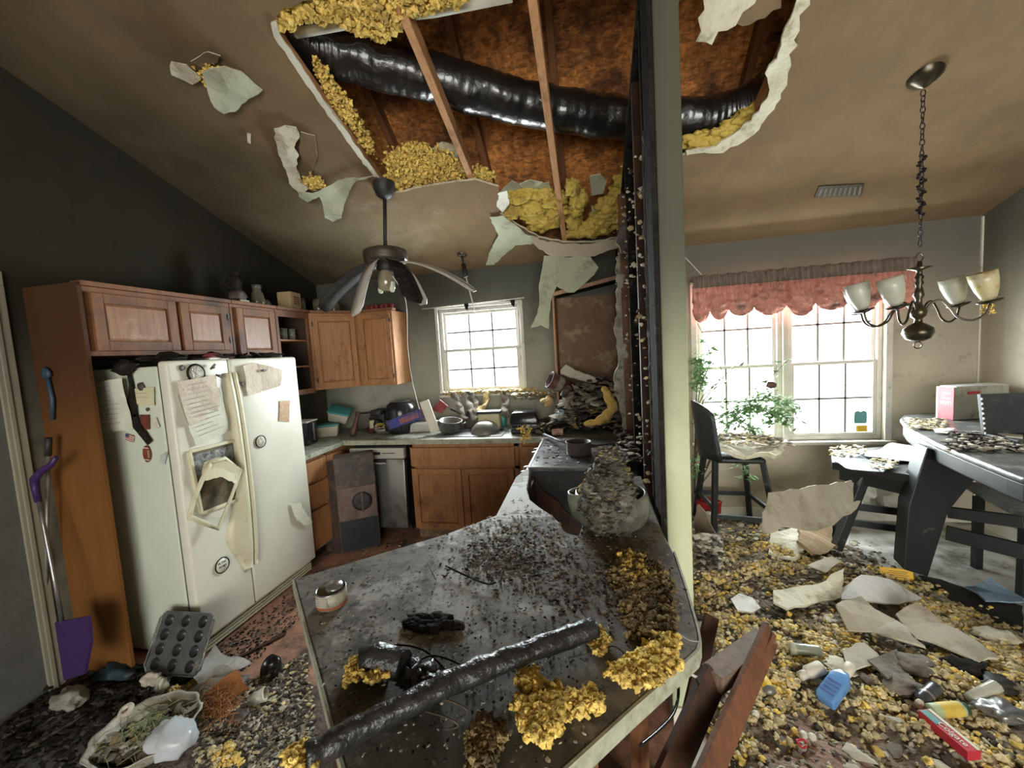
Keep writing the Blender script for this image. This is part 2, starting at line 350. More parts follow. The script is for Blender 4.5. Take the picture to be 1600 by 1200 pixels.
M_oakp = mat('hazed_oak_panel', (0.30, 0.155, 0.085), (0.19, 0.088, 0.044), scale=7, rough=0.45, bump=0.06, stretch=(5, 5, 0.8), dirt=(0.40, 0.25, 0.17), dscale=6, damt=0.25)
M_side = mat('dark_oak_panel', (0.20, 0.085, 0.02), (0.16, 0.065, 0.015), spec=0.2, scale=3, rough=0.7, bump=0.03, stretch=(5, 5, 0.6), world=True)
mixin(M_side, (0.045, 0.02, 0.010), band('z', 0.9, 1.8, 0.15, 1.2, top=0.9))
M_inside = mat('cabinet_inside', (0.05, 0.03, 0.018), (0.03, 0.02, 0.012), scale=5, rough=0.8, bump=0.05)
M_lamtop = mat('speckled_laminate', (0.40, 0.40, 0.34), (0.22, 0.22, 0.185), scale=38, rough=0.5, bump=0.03, dirt=(0.10, 0.09, 0.07), dscale=9, damt=0.3)
M_edge = mat('laminate_edge', (0.40, 0.41, 0.31), (0.24, 0.25, 0.185), scale=30, rough=0.5, bump=0.03, dirt=(0.14, 0.13, 0.08), dscale=12, damt=0.25)
# the peninsula top: soot-dark laminate with pale ash lying over the middle and towards the range
M_pen = mat('ashy_countertop', (0.25, 0.235, 0.205), (0.115, 0.105, 0.09), spec=0.25, scale=10, rough=0.75, bump=0.06, bscale=60, world=True, dirt=(0.055, 0.048, 0.038), dscale=22, damt=0.3, detail=12)
mixin(M_pen, (0.05, 0.046, 0.036), patch((-0.30, 0.60, 0.91), 0.55, 6, 0.45, 0.35, 0.12, 0.85))
mixin(M_pen, (0.44, 0.43, 0.41), patch((-0.42, 1.15, 0.91), 0.60, 7, 0.52, 0.30, 0.12, 0.75))
mixin(M_pen, (0.56, 0.55, 0.52), patch((-0.40, 1.75, 0.91), 0.55, 10, 0.42, 0.40, 0.10, 0.9))
mixin(M_pen, (0.06, 0.045, 0.034), patch((-0.27, 1.50, 0.91), 0.30, 16, 0.44, 0.35, 0.08, 0.9))
mixin(M_pen, (0.09, 0.06, 0.040), patch((0.03, 1.30, 0.91), 0.42, 16, 0.46, 0.35, 0.08, 0.85))
mixin(M_pen, (0.035, 0.033, 0.028), patch((-0.62, 1.02, 0.91), 0.9, 26, 0.60, 0.12, 0.04, 0.8))
M_white = mat('fridge_enamel', (0.66, 0.655, 0.55), (0.60, 0.595, 0.49), scale=3, rough=0.35, bump=0.02, dirt=(0.36, 0.33, 0.25), dscale=22, damt=-0.12)
M_white2 = mat('yellowed_plastic', (0.62, 0.59, 0.42), (0.52, 0.49, 0.33), scale=6, rough=0.45, bump=0.1, dirt=(0.25, 0.21, 0.12), dscale=12, damt=0.1)
M_steel = mat('brushed_steel', (0.33, 0.32, 0.30), (0.26, 0.255, 0.24), scale=8, rough=0.38, metal=0.85, bump=0.03, stretch=(1, 1, 0.1), dirt=(0.10, 0.095, 0.085), dscale=3, damt=0.3)
M_floork = mat('kitchen_floor', (0.48, 0.25, 0.17), (0.36, 0.18, 0.12), scale=5, rough=0.55, bump=0.1, world=True, dirt=(0.06, 0.045, 0.035), dscale=4, damt=0.45)
M_floord = mat('dining_floor', (0.56, 0.54, 0.48), (0.42, 0.40, 0.35), scale=7, rough=0.9, bump=0.3, bscale=60, world=True, dirt=(0.14, 0.125, 0.10), dscale=3, damt=0.4)
M_glass = bpy.data.materials.new('window_glass'); M_glass.use_nodes = True
def _glass(m, tint, gl, ro):
    N = m.node_tree.nodes; L = m.node_tree.links; N.clear(); o = N.new('ShaderNodeOutputMaterial')
    t = N.new('ShaderNodeBsdfTransparent'); t.inputs[0].default_value = (*tint, 1)
    g = N.new('ShaderNodeBsdfGlossy'); g.inputs[1].default_value = ro; x = N.new('ShaderNodeMixShader'); x.inputs[0].default_value = gl
    L.new(t.outputs[0], x.inputs[1]); L.new(g.outputs[0], x.inputs[2]); L.new(x.outputs[0], o.inputs[0])
_glass(M_glass, (0.97, 0.99, 0.98), 0.04, 0.05)

# ------------------------------------------------------------------ the shell
XL, XR, YF = -2.85, 3.02, -3.6
PX0, PX1, PY0 = 0.255, 0.37, 1.66         # the partition between kitchen and dining room
# floors
mb = MB(); mb.box((XL, YF, -0.06), (0.30, YB, 0)); struct(mb.build('floor', M_floork))
mb = MB(); mb.box((0.30, YF, -0.06), (XR, YB, 0)); struct(mb.build('floor', M_floord))
# walls
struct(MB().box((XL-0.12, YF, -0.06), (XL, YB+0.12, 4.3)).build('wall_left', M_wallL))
struct(MB().box((XR, YF, -0.06), (XR+0.12, YB+0.12, 4.3)).build('wall_right', M_wallR))
K = dict(x0=-1.50, x1=-0.66, z0=1.23, z1=2.09)      # kitchen window opening
D = dict(x0=0.93, x1=2.38, z0=0.70, z1=2.09)        # dining window opening
mb = MB(); Y0, Y1 = YB, YB+0.12; zt = 2.62
for a, b, c, d in ((XL, K['x0'], 0, zt), (K['x0'], K['x1'], 0, K['z0']), (K['x0'], K['x1'], K['z1'], zt), (K['x1'], 0.30, 0, zt)):
    mb.box((a, Y0, c), (b, Y1, d))
struct(mb.build('wall_back', M_wall))
mb = MB()
for a, b, c, d in ((0.30, D['x0'], 0, zt), (D['x0'], D['x1'], 0, D['z0']), (D['x0'], D['x1'], D['z1'], zt), (D['x1'], XR, 0, zt)):
    mb.box((a, Y0, c), (b, Y1, d))
struct(mb.build('wall_back', M_wallR))
mb = MB()                                          # wall behind the photographer, with a wide opening added for light from behind
mb.box((XL, YF-0.12, 0), (-0.9, YF, 3.2)); mb.box((2.7, YF-0.12, 0), (XR, YF, 3.2)); mb.box((-0.9, YF-0.12, 2.35), (2.7, YF, 3.2))
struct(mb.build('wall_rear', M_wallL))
YR = -0.7
mb = MB(); mb.add([(XL, YR, zc(YR)), (XR, YR, zc(YR)), (XR, YF, zc(YR)-SL*(YR-YF)), (XL, YF, zc(YR)-SL*(YR-YF))], [(0, 1, 2, 3)])
struct(mb.build('ceiling', M_ceil, solid=0.03))
# the ceiling with the burnt-through hole
hole_px = [(425, 42), (440, 14), (492, 0), (560, -22), (700, -40), (900, -50), (1110, -60), (1275, -30), (1262, 0), (1238, 45), (1224, 92),
           (1207, 150), (1180, 190), (1150, 212), (1122, 228), (1072, 240), (1030, 262), (1003, 300), (985, 350), (966, 372), (925, 379), (880, 379), (842, 371),
           (812, 354), (782, 334), (779, 292), (742, 281), (690, 288), (616, 301), (603, 290), (586, 274), (540, 206), (480, 124)]
def ragged(pts, seg, jag, seed, z=None):
    g = random.Random(seed); out = []
    for i in range(len(pts)):
        a, b = pts[i], pts[(i+1) % len(pts)]; k = max(1, int((b-a).length/seg))
        for j in range(k): out.append(a.lerp(b, j/k)+(Vector((g.uniform(-jag, jag), g.uniform(-jag, jag), 0)) if j or k == 1 else Vector()))
    return out
hole = ragged([AC(*p) for p in hole_px], 0.05, 0.008, 3)
for v in hole: v.z = zc(v.y)
bm = bmesh.new()
outer = [(XL, YB), (-1.0, YB), (0.2, YB), (1.5, YB), (XR, YB), (XR, 2.4), (XR, 1), (XR, YR), (1.2, YR), (-0.8, YR), (XL, YR), (XL, 1), (XL, 2.4)]
vo = [bm.verts.new((x, y, zc(y))) for x, y in outer]; vi = [bm.verts.new(v) for v in hole]
es = [bm.edges.new((l[i], l[(i+1) % len(l)])) for l in (vo, vi) for i in range(len(l))]
bmesh.ops.triangle_fill(bm, use_beauty=True, edges=es)
for f in bm.faces:
    if f.normal.z > 0: f.normal_flip()
me = bpy.data.meshes.new('ceiling'); bm.to_mesh(me); bm.free()
me.materials.append(M_ceil); me.materials.append(M_gyp)
ceil = bpy.data.objects.new('ceiling', me); COL.objects.link(ceil); struct(ceil)
md = ceil.modifiers.new('solid', 'SOLIDIFY'); md.thickness = 0.016; md.offset = -1; md.material_offset = 1; md.material_offset_rim = 1
# roof deck over the ceiling
def zr(y): return 2.68+0.68*(YB-y)
mb = MB(); mb.add([(XL, YB+0.1, zr(YB+0.1)), (XR, YB+0.1, zr(YB+0.1)), (XR, 0.6, zr(0.6)), (XL, 0.6, zr(0.6))], [(0, 1, 2, 3)])
o = mb.build('roof_sheathing', M_osb, solid=0.015); struct(o)
mb = MB(); mb.box((XL, 0.50, zc(0.5)+0.1), (XR, 0.56, zr(0.5))); struct(mb.build('wall_attic', M_osb))
for x in (XL+0.02, 2.2):
    struct(MB().add([(x, 0.6, zc(0.6)+0.05), (x, YB, zc(YB)+0.03), (x, YB, zr(YB)), (x, 0.6, zr(0.6))], [(0, 1, 2, 3)]).build('wall_attic', M_osb, solid=0.02))
# joists under the deck: bottom members seen in the hole, rafters above each
JX = [-1.425, -0.765, -0.185, 0.42, 1.0]
jl = ['bare timber joist along the left edge of the ceiling hole', 'bare timber joist crossing the hole left of centre, beside the fan rod',
      'bare timber joist crossing the middle of the ceiling hole over the torn drywall', 'timber joist in the ceiling hole hidden beside the standing post',
      'dark timber joist at the right end of the ceiling hole']
def hj(x, y0, y1, w, hgt, m, lab, nm):
    a = Vector((x, y0, zc(y0)+0.018)); b = Vector((x, y1, zc(y1)+0.018))
    mb = MB(); mb.add([(x+s*w/2, p.y, p.z+h) for p in (a, b) for s in (-1, 1) for h in (0, hgt)], [(0,1,3,2),(4,6,7,5),(0,4,5,1),(2,3,7,6),(0,2,6,4),(1,5,7,3)])
    o = recenter(mb.build(nm, m, bevel=0.003)); tag(o, lab, 'joist', 'ceiling joists in the hole'); return o
for x, lab in zip(JX, jl): hj(x, 0.6, YB-0.02, 0.042, 0.09, M_joist, lab, 'ceiling_joist')
rl = ['dark rafter under the roof boards at the left end of the hole', 'dark rafter under the roof boards behind the left joist', 'rafter under the roof boards above the middle joist',
      'rafter under the roof boards beside the post', 'dark rafter under the roof boards at the right end of the hole']
for x, lab in zip(JX, rl):
    x += 0.03; mb = MB()
    mb.add([(x+s*0.021, y, zr(y)-0.012-h) for y in (0.7, YB-0.08) for s in (-1, 1) for h in (0, 0.10)], [(0,1,3,2),(4,6,7,5),(0,4,5,1),(2,3,7,6),(0,2,6,4),(1,5,7,3)])
    tag(recenter(mb.build('rafter', M_rafter)), lab, 'rafter', 'rafters under the roof boards')
# partition: burnt studs, scorched sheathing, and the standing end post
zt = lambda y: zc(y)-0.02
mb = MB(); mb.box((PX0+0.02, PY0, 0), (PX1, PY0+0.17, 3.16))
MB().box((PX0, PY0+0.004, 0.9), (PX0+0.0195, PY0+0.17, 3.14)).build('trim_8', M_char, bevel=0.003)['kind'] = 'structure'
PE = mb.build('wall_partition_end', M_post, bevel=0.006); struct(PE)
mb = MB(); mb.add([(x, y, z) for x in (PX1-0.014, PX1) for y, z in ((PY0+0.17, 0), (YB, 0), (YB, zt(YB)), (PY0+0.17, zt(PY0+0.17)))], [(0,1,2,3),(7,6,5,4),(0,4,5,1),(1,5,6,2),(2,6,7,3),(3,7,4,0)])
struct(mb.build('wall_partition', M_wallR))
# window units
M_mun = mat('silhouette_muntin', (0.20, 0.20, 0.18), rough=0.6, bump=0)  # white bars coloured dark to read as backlit silhouettes
def win_unit(n, x0, x1, z0, z1, cols, rows, mw=0.017, rail=None):
    fr = 0.035; y0, y1 = YB+0.03, YB+0.10
    mb = MB(); mb.box((x0, y0, z0), (x0+fr, y1, z1)); mb.box((x1-fr, y0, z0), (x1, y1, z1)); mb.box((x0+fr, y0, z1-fr), (x1-fr, y1, z1)); mb.box((x0+fr, y0, z0), (x1-fr, y1, z0+fr))
    W_ = struct(mb.build('window_%d' % n, M_vinyl, bevel=0.003))
    rail = rail or (z0+z1)/2
    for nm, a, b, yy in (('upper_sash', rail-0.012, z1-fr, y0+0.045), ('lower_sash', z0+fr, rail+0.022, y0+0.02)):
        s = MB(); t = 0.026; X0, X1 = x0+fr, x1-fr
        s.box((X0, yy-0.012, a), (X0+t, yy+0.012, b)); s.box((X1-t, yy-0.012, a), (X1, yy+0.012, b)); s.box((X0+t, yy-0.012, b-t), (X1-t, yy+0.012, b)); s.box((X0+t, yy-0.012, a), (X1-t, yy+0.012, a+t))
        so = s.build(nm, M_vinyl, W_, bevel=0.002)
        g = MB()
        for i in range(1, cols): xx = X0+t+(X1-X0-2*t)*i/cols; g.box((xx-mw/2, yy-0.003, a+t), (xx+mw/2, yy+0.003, b-t))
        for j in range(1, rows): zz = a+t+(b-a-2*t)*j/rows; g.box((X0+t, yy-0.003, zz-mw/2), (X1-t, yy+0.003, zz+mw/2))
        g.build('muntins', M_mun, so)
        MB().box((X0+t-0.004, yy+0.004, a+t-0.004), (X1-t+0.004, yy+0.007, b-t+0.004)).build('pane', M_glass, so)
    return W_
win_unit(1, K['x0'], K['x1'], K['z0'], K['z1'], 3, 2, rail=1.665)
win_unit(2, D['x0'], 1.625, D['z0'], D['z1'], 3, 2, rail=1.36)
W3 = win_unit(3, 1.665, D['x1'], D['z0'], D['z1'], 3, 2, rail=1.36)
struct(MB().box((1.625, YB-0.002, D['z0']), (1.665, YB+0.1, D['z1'])).build('trim_1', M_vinyl, bevel=0.003))
# casings and sill
mb = MB(); mb.box((D['x1'], YB-0.014, D['z0']-0.05), (D['x1']+0.05, YB, D['z1']+0.05)); mb.box((D['x0']-0.05, YB-0.014, D['z0']-0.05), (D['x0'], YB, D['z1']+0.05)); mb.box((D['x0'], YB-0.014, D['z1']), (D['x1'], YB, D['z1']+0.05))
struct(mb.build('trim_2', M_vinyl, bevel=0.004))
struct(MB().box((D['x0']-0.07, YB-0.045, D['z0']-0.03), (D['x1']+0.07, YB+0.03, D['z0'])).build('trim_3', M_trimw, bevel=0.006))
mb = MB(); mb.box((K['x0']-0.03, YB-0.012, K['z0']-0.03), (K['x0'], YB, K['z1']+0.03)); mb.box((K['x1'], YB-0.012, K['z0']-0.03), (K['x1']+0.03, YB, K['z1']+0.03)); mb.box((K['x0'], YB-0.012, K['z1']), (K['x1'], YB, K['z1']+0.03))
struct(mb.build('trim_4', M_vinyl, bevel=0.004))
struct(MB().box((K['x0']-0.04, YB-0.03, K['z0']-0.025), (K['x1']+0.04, YB+0.03, K['z0'])).build('trim_5', M_trimw, bevel=0.004))
# baseboards, corner bead, door casing on the left
struct(MB().box((PX1, YB-0.014, 0), (XR, YB, 0.10)).build('baseboard_back', M_trimw, bevel=0.004))
struct(MB().box((XR-0.014, YF, 0), (XR, YB, 0.10)).build('baseboard_right', M_trimw, bevel=0.004))
struct(MB().box((PX1-0.0, PY0, 0), (PX1+0.014, YB, 0.10)).build('baseboard_partition', M_trimw, bevel=0.004))
struct(MB().box((PX0+0.02, PY0-0.014, 0), (PX1+0.014, PY0, 0.085)).build('baseboard_post', M_trimw, bevel=0.004))
struct(MB().box((XR-0.012, YB-0.012, 0.1), (XR, YB, 2.45)).build('trim_6', M_trimw))
mb = MB(); mb.box((XL, 1.405, 0), (XL+0.018, 1.475, 2.1)); mb.box((XL+0.018, 1.42, 0), (XL+0.026, 1.44, 2.1)); mb.box((XL, 0.5, 2.1), (XL+0.018, 1.475, 2.17))
struct(mb.build('trim_7', mat('door_casing_paint', (0.26, 0.245, 0.175), (0.2, 0.19, 0.14), rough=0.6, world=True, scale=2), bevel=0.004))
dr = MB(); dr.box((XL, 0.52, 0.0), (XL+0.008, 1.405, 2.1)); D1 = struct(dr.build('door_1', mat('dark_grey_door_paint', (0.11, 0.11, 0.10), (0.08, 0.08, 0.07), rough=0.6, world=True)))  # plain dark grey door paint

# ------------------------------------------------------------------ cabinets
def cdoor(parent, F, w, h, m=None, mp=None, name='door', fr=0.052, hinge=None, flat=False, pull=False):
    """frame-and-panel door: F maps (x across, y up, z out) to the world"""
    m = m or M_oak; mp = mp or m; t = 0.019; mb = MB()
    if flat:
        mb.box((0.0, 0, 0), (w, h, t), M=F); d = mb.build(name, m, parent, bevel=0.004, w=True); return d
    for a, b in (((0, 0, 0), (fr, h, t)), ((w-fr, 0, 0), (w, h, t)), ((fr, h-fr, 0), (w-fr, h, t)), ((fr, 0, 0), (w-fr, fr, t))): mb.box(a, b, M=F)
    d = mb.build(name, m, parent, bevel=0.003, w=True)
    q = MB(); a, b = fr-0.003, 0.016; z0, z1 = 0.003, 0.013
    x0, x1, y0, y1 = a, w-a, a, h-a
    vs = [(x0,y0,z0),(x1,y0,z0),(x1,y1,z0),(x0,y1,z0),(x0+b,y0+b,z1),(x1-b,y0+b,z1),(x1-b,y1-b,z1),(x0+b,y1-b,z1),(x0,y0,0),(x1,y0,0),(x1,y1,0),(x0,y1,0)]
    q.add(vs, [(4,5,6,7),(0,1,5,4),(1,2,6,5),(2,3,7,6),(3,0,4,7),(11,10,9,8),(8,9,1,0),(9,10,2,1),(10,11,3,2),(11,8,0,3)], M=F)
    q.build('door_panel', mp, d, w=True)
    if hinge is not None:
        for yy in (0.07, h-0.07):
            MB().box((hinge*w-0.006, yy-0.02, t-0.004), (hinge*w+0.006, yy+0.02, t+0.005), M=F).build('hinge', M_black, d, w=True)
    return d
def FX(x, y, z): return Matrix(((0, 0, 1, x), (1, 0, 0, y), (0, 1, 0, z), (0, 0, 0, 1)))      # faces +x, across = +y
def FYn(x, y, z): return Matrix(((1, 0, 0, x), (0, 0, -1, y), (0, 1, 0, z), (0, 0, 0, 1)))    # faces -y, across = +x

# tall end panel left of the fridge
o = recenter(MB().box((XL+0.002, 1.545, 0.0), (-2.485, 1.565, 2.10)).build('end_panel', M_side, bevel=0.002)); tag(o, 'tall dark brown wooden end panel left of the white refrigerator', 'panel')
# over-fridge cabinet
c = thing('wall_cabinet', 'smoke-hazed oak cabinet with two wide low doors above the refrigerator', 'cabinet', (-2.67, 2.0, 1.73))
ya, yb = 1.57, 2.405
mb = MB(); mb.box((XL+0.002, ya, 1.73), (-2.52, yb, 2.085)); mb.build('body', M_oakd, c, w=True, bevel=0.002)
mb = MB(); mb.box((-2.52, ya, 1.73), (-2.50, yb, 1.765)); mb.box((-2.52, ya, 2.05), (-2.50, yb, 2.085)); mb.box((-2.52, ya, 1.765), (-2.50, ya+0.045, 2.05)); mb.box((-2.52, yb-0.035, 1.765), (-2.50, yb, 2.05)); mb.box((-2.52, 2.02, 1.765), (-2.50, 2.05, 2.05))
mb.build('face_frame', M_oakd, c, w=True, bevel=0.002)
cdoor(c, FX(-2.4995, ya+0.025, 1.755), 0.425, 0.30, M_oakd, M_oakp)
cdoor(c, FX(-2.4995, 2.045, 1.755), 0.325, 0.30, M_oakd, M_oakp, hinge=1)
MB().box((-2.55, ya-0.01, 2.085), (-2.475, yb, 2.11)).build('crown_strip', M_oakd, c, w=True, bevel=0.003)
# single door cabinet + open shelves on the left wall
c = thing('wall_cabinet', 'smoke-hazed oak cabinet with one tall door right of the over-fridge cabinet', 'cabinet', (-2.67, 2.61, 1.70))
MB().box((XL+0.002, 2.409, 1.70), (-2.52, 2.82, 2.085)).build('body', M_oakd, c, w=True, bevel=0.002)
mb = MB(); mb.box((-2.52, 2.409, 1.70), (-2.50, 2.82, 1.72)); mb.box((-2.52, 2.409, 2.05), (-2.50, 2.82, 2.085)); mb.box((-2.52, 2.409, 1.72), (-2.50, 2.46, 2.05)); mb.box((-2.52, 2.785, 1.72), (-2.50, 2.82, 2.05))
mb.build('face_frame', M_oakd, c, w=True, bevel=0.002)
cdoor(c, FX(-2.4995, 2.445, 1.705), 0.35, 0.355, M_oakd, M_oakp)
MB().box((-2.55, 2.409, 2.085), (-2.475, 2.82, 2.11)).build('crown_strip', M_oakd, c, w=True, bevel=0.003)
c = thing('open_shelf_cabinet', 'doorless oak wall cabinet with dishes on its shelves beside the refrigerator top', 'cabinet', (-2.67, 3.02, 1.38))
y0, y1 = 2.824, 3.215
mb = MB(); mb.box((XL+0.002, y0, 1.38), (-2.52, y0+0.015, 2.085)); mb.box((XL+0.002, y1-0.015, 1.38), (-2.52, y1, 2.085)); mb.box((XL+0.002, y0+.015, 2.06), (-2.52, y1-.015, 2.085)); mb.box((XL+0.002, y0+.015, 1.38), (XL+0.012, y1-.015, 2.06))
mb.box((XL+0.012, y0+.015, 1.38), (-2.52, y1-.015, 1.40))
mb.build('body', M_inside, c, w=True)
mb = MB(); mb.box((-2.52, y0, 1.36), (-2.50, y1, 1.405)); mb.box((-2.52, y0, 2.03), (-2.50, y1, 2.085)); mb.box((-2.52, y0, 1.405), (-2.50, y0+0.03, 2.03)); mb.box((-2.52, y1-0.03, 1.405), (-2.50, y1, 2.03))
mb.build('face_frame', M_oakd, c, w=True, bevel=0.002)
for z in (1.60, 1.83): MB().box((XL+0.013, y0+0.016, z), (-2.525, y1-0.016, z+0.014)).build('shelf', M_oak, c, w=True)
MB().box((-2.55, y0, 2.085), (-2.475, y1+0.01, 2.11)).build('crown_strip', M_oakd, c, w=True, bevel=0.003)
# diagonal corner cabinet
c = thing('corner_cabinet', 'honey oak diagonal corner wall cabinet with one large flat-grained door', 'cabinet', (-2.65, 3.6, 1.38))
P0, P1 = Vector((-2.50, 3.22, 0)), Vector((-2.21, 3.50, 0))
poly = [(XL+0.002, 3.218), (-2.502, 3.219), (-2.212, 3.505), (-2.212, YB-0.002), (XL+0.002, YB-0.002)]
MB().prism(poly, 1.38, 2.085).build('body', M_oak, c, w=True, bevel=0.002)
dv = (P1-P0).normalized(); nv = Vector((dv.y, -dv.x, 0)); Lg = (P1-P0).length
F = frame(P0+Vector((0, 0, 1.40))+nv*0.002+dv*0.0, dv, (0, 0, 1))
cdoor(c, F @ Matrix.Translation((0.02, 0.0, 0.0)), Lg-0.035, 0.655, M_oak, M_oak, hinge=0.0, fr=0.045)
MB().bar(P0+Vector((0, 0, 2.097)), P1+Vector((0, 0, 2.097)), 0.05, 0.024).build('crown_strip', M_oakd, c, w=True, bevel=0.003)
# two-door cabinet by the window (its right door shows, side lit by the window)
c = thing('wall_cabinet', 'honey oak wall cabinet with one arched-grain door, left of the kitchen window', 'cabinet', (-2.02, 3.66, 1.38))
x0, x1 = -2.208, -1.83
MB().box((x0, 3.522, 1.38), (x1, YB-0.002, 2.085)).build('body', M_oak, c, w=True, bevel=0.002)
mb = MB(); mb.box((x0, 3.502, 1.38), (x1, 3.522, 1.415)); mb.box((x0, 3.502, 2.05), (x1, 3.522, 2.085)); mb.box((x0, 3.502, 1.415), (x0+0.05, 3.522, 2.05)); mb.box((x1-0.03, 3.502, 1.415), (x1, 3.522, 2.05))
mb.build('face_frame', M_oak, c, w=True, bevel=0.002)
cdoor(c, FYn(x0+0.035, 3.5015, 1.395), 0.325, 0.67, M_oak, M_oak, hinge=1, fr=0.045)
MB().box((x0, 3.48, 2.085), (x1+0.02, 3.55, 2.11)).build('crown_strip', M_oakd, c, w=True, bevel=0.003)
# burnt open corner cabinet on the right
M_tan = mat('scorched_plywood', (0.20, 0.12, 0.065), (0.135, 0.078, 0.042), scale=4, rough=0.75, bump=0.05, world=True, dirt=(0.34, 0.25, 0.15), dscale=5, damt=0.3)
c = thing('burnt_wall_cabinet', 'doorless scorched brown wall cabinet in the corner right of the kitchen window', 'cabinet', (-0.04, 3.66, 1.38))
x0, x1 = -0.315, 0.245
mb = MB(); mb.box((x0, YB-0.02, 1.15), (x1, YB-0.002, 2.10)); mb.build('back', M_tan, c, w=True)
MB().box((x0, 3.52, 1.15), (x0+0.018, YB-0.022, 2.10)).build('side', M_oak, c, w=True, bevel=0.002)
MB().box((x1-0.018, 3.52, 1.15), (x1, YB-0.022, 2.12)).build('side', M_tan, c, w=True, bevel=0.002)
mb = MB(); mb.bar((x0-0.03, 3.66, 2.10), (x1, 3.66, 2.20), 0.32, 0.018); mb.build('top', M_char, c, w=True)
mb = MB(); mb.bar((x0-0.04, 3.50, 2.09), (x1, 3.50, 2.195), 0.02, 0.035); mb.build('top_rail', M_oakp, c, w=True, bevel=0.004)
for z in (1.62, 1.86): MB().box((x0+0.02, YB-0.03, z), (x1-0.02, YB-0.021, z+0.012)).build('shelf_cleat', M_tan, c, w=True)

# base cabinets on the left wall with drawers
YC = 3.205; XC = -2.27
c = thing('base_cabinet', 'oak drawer base cabinet between the refrigerator and the corner', 'cabinet', (-2.55, 2.92, 0))
MB().box((XL+0.002, 2.66, 0.10), (XC-0.02, YB-0.002, 0.868)).build('body', M_oak, c, w=True)
mb = MB(); mb.box((XC-0.02, 2.66, 0.10), (XC, 2.70, 0.868)); mb.box((XC-0.02, 2.93, 0.10), (XC, 2.97, 0.868)); mb.box((XC-0.02, 3.17, 0.10), (XC, YC+0.03, 0.868)); mb.box((XC-0.02, 2.70, 0.84), (XC, 3.17, 0.868)); mb.box((XC-0.02, 2.70, 0.10), (XC, 3.17, 0.13))
mb.box((XC-0.02, 2.7, .655), (XC, 3.17, .675)); mb.box((XC-0.02, 2.7, .44), (XC, 2.93, .46))
mb.build('face_frame', M_oak, c, w=True, bevel=0.002)
for z0, h in ((0.675, 0.16), (0.46, 0.19), (0.12, 0.31)): cdoor(c, FX(XC+0.0005, 2.675, z0), 0.265, h, M_oak, flat=True, name='drawer')
cdoor(c, FX(XC+0.0005, 2.955, 0.675), 0.225, 0.16, M_oak, flat=True, name='drawer')
cdoor(c, FX(XC+0.0005, 2.955, 0.12), 0.225, 0.535, M_oak, fr=0.045)
MB().box((XL+0.1, 2.66, 0.0), (XC-0.07, YB-0.1, 0.10)).build('toe_kick', M_char, c, w=True)
# dishwasher
x0, x1 = -2.20, -1.665
d = thing('dishwasher', 'stainless dishwasher with pale control strip under the back counter', 'dishwasher', ((x0+x1)/2, 3.5, 0), (0, 0, 0))
MB().box((x0+0.01, 3.26, 0.06), (x1-0.01, YB-0.05, 0.84)).build('tub', M_black, d, w=True)
TL = Matrix.Translation((0, 3.2, 0.1)) @ Matrix.Rotation(math.radians(-3.0), 4, 'X') @ Matrix.Translation((0, -3.2, -0.1))
MB().box((x0, 3.16, 0.11), (x1, 3.215, 0.735), M=TL).build('door', M_steel, d, w=True, bevel=0.01, seg=3)
M_ctl = mat('grey_control_strip', (0.47, 0.45, 0.38), (0.40, 0.38, 0.32), rough=0.4, bump=0.0, dirt=(0.2, 0.18, 0.15), dscale=10, damt=0.1)
cp = MB().box((x0, 3.155, 0.738), (x1, 3.215, 0.835), M=TL).build('control_panel', M_ctl, d, w=True, bevel=0.008, seg=3)
MB().box((x0+0.24, 3.151, 0.775), (x0+0.31, 3.156, 0.80), M=TL).build('display', M_black, cp, w=True)
mb = MB()
for i in range(7): mb.box((x0+0.33+i*0.018, 3.151, 0.784), (x0+0.342+i*0.018, 3.156, 0.793), M=TL)
mb.build('button', M_black, cp, w=True)
mb = MB(); mb.tube([TL @ Vector(p) for p in ((x0+0.20, 3.152, 0.735), (x0+0.215, 3.147, 0.712), (x0+0.25, 3.145, 0.70), (x0+0.36, 3.145, 0.70))], 0.007, 8)
mb.build('handle', M_ctl, d, w=True)
MB().box((x0+0.22, 3.153, 0.702), (x0+0.36, 3.16, 0.735), M=TL).build('handle_recess', M_black, d, w=True)
# dark gap right of the dishwasher + sink base
c = thing('sink_cabinet', 'honey oak sink base cabinet with two doors below a false drawer front', 'cabinet', (-1.12, 3.5, 0))
x0, x1 = -1.60, -0.625
MB().box((x0, YC+0.0, 0.10), (x1, YB-0.002, 0.868)).build('body', M_oak, c, w=True)
mb = MB(); mb.box((x0, YC-0.02, 0.10), (x0+0.03, YC, 0.868)); mb.box((x1-0.04, YC-0.02, 0.10), (x1, YC, 0.868)); mb.box((x0, YC-0.02, 0.84), (x1, YC, 0.868)); mb.box((x0, YC-0.02, 0.65), (x1, YC, 0.675)); mb.box((x0, YC-0.02, 0.10), (x1, YC, 0.13)); mb.box((-1.15, YC-0.02, 0.13), (-1.11, YC, 0.65))
mb.build('face_frame', M_oak, c, w=True, bevel=0.002)
cdoor(c, FYn(x0+0.012, YC-0.0205, 0.675), 0.93, 0.165, M_oak, flat=True, name='false_drawer_front')
cdoor(c, FYn(x0+0.012, YC-0.0205, 0.115), 0.45, 0.54, M_oak, M_oak)
cdoor(c, FYn(-1.125, YC-0.0205, 0.115), 0.45, 0.54, M_oak, M_oak)
MB().box((x0, YC+0.05, 0.0), (x1, YC+0.08, 0.10)).build('toe_kick', M_tan, c, w=True)
c = thing('base_cabinet', 'narrow oak base cabinet between the sink cabinet and the range', 'cabinet', (-0.2, 3.5, 0))
MB().box((x1+0.004, YC, 0.10), (0.245, YB-0.002, 0.868)).build('body', M_oak, c, w=True)
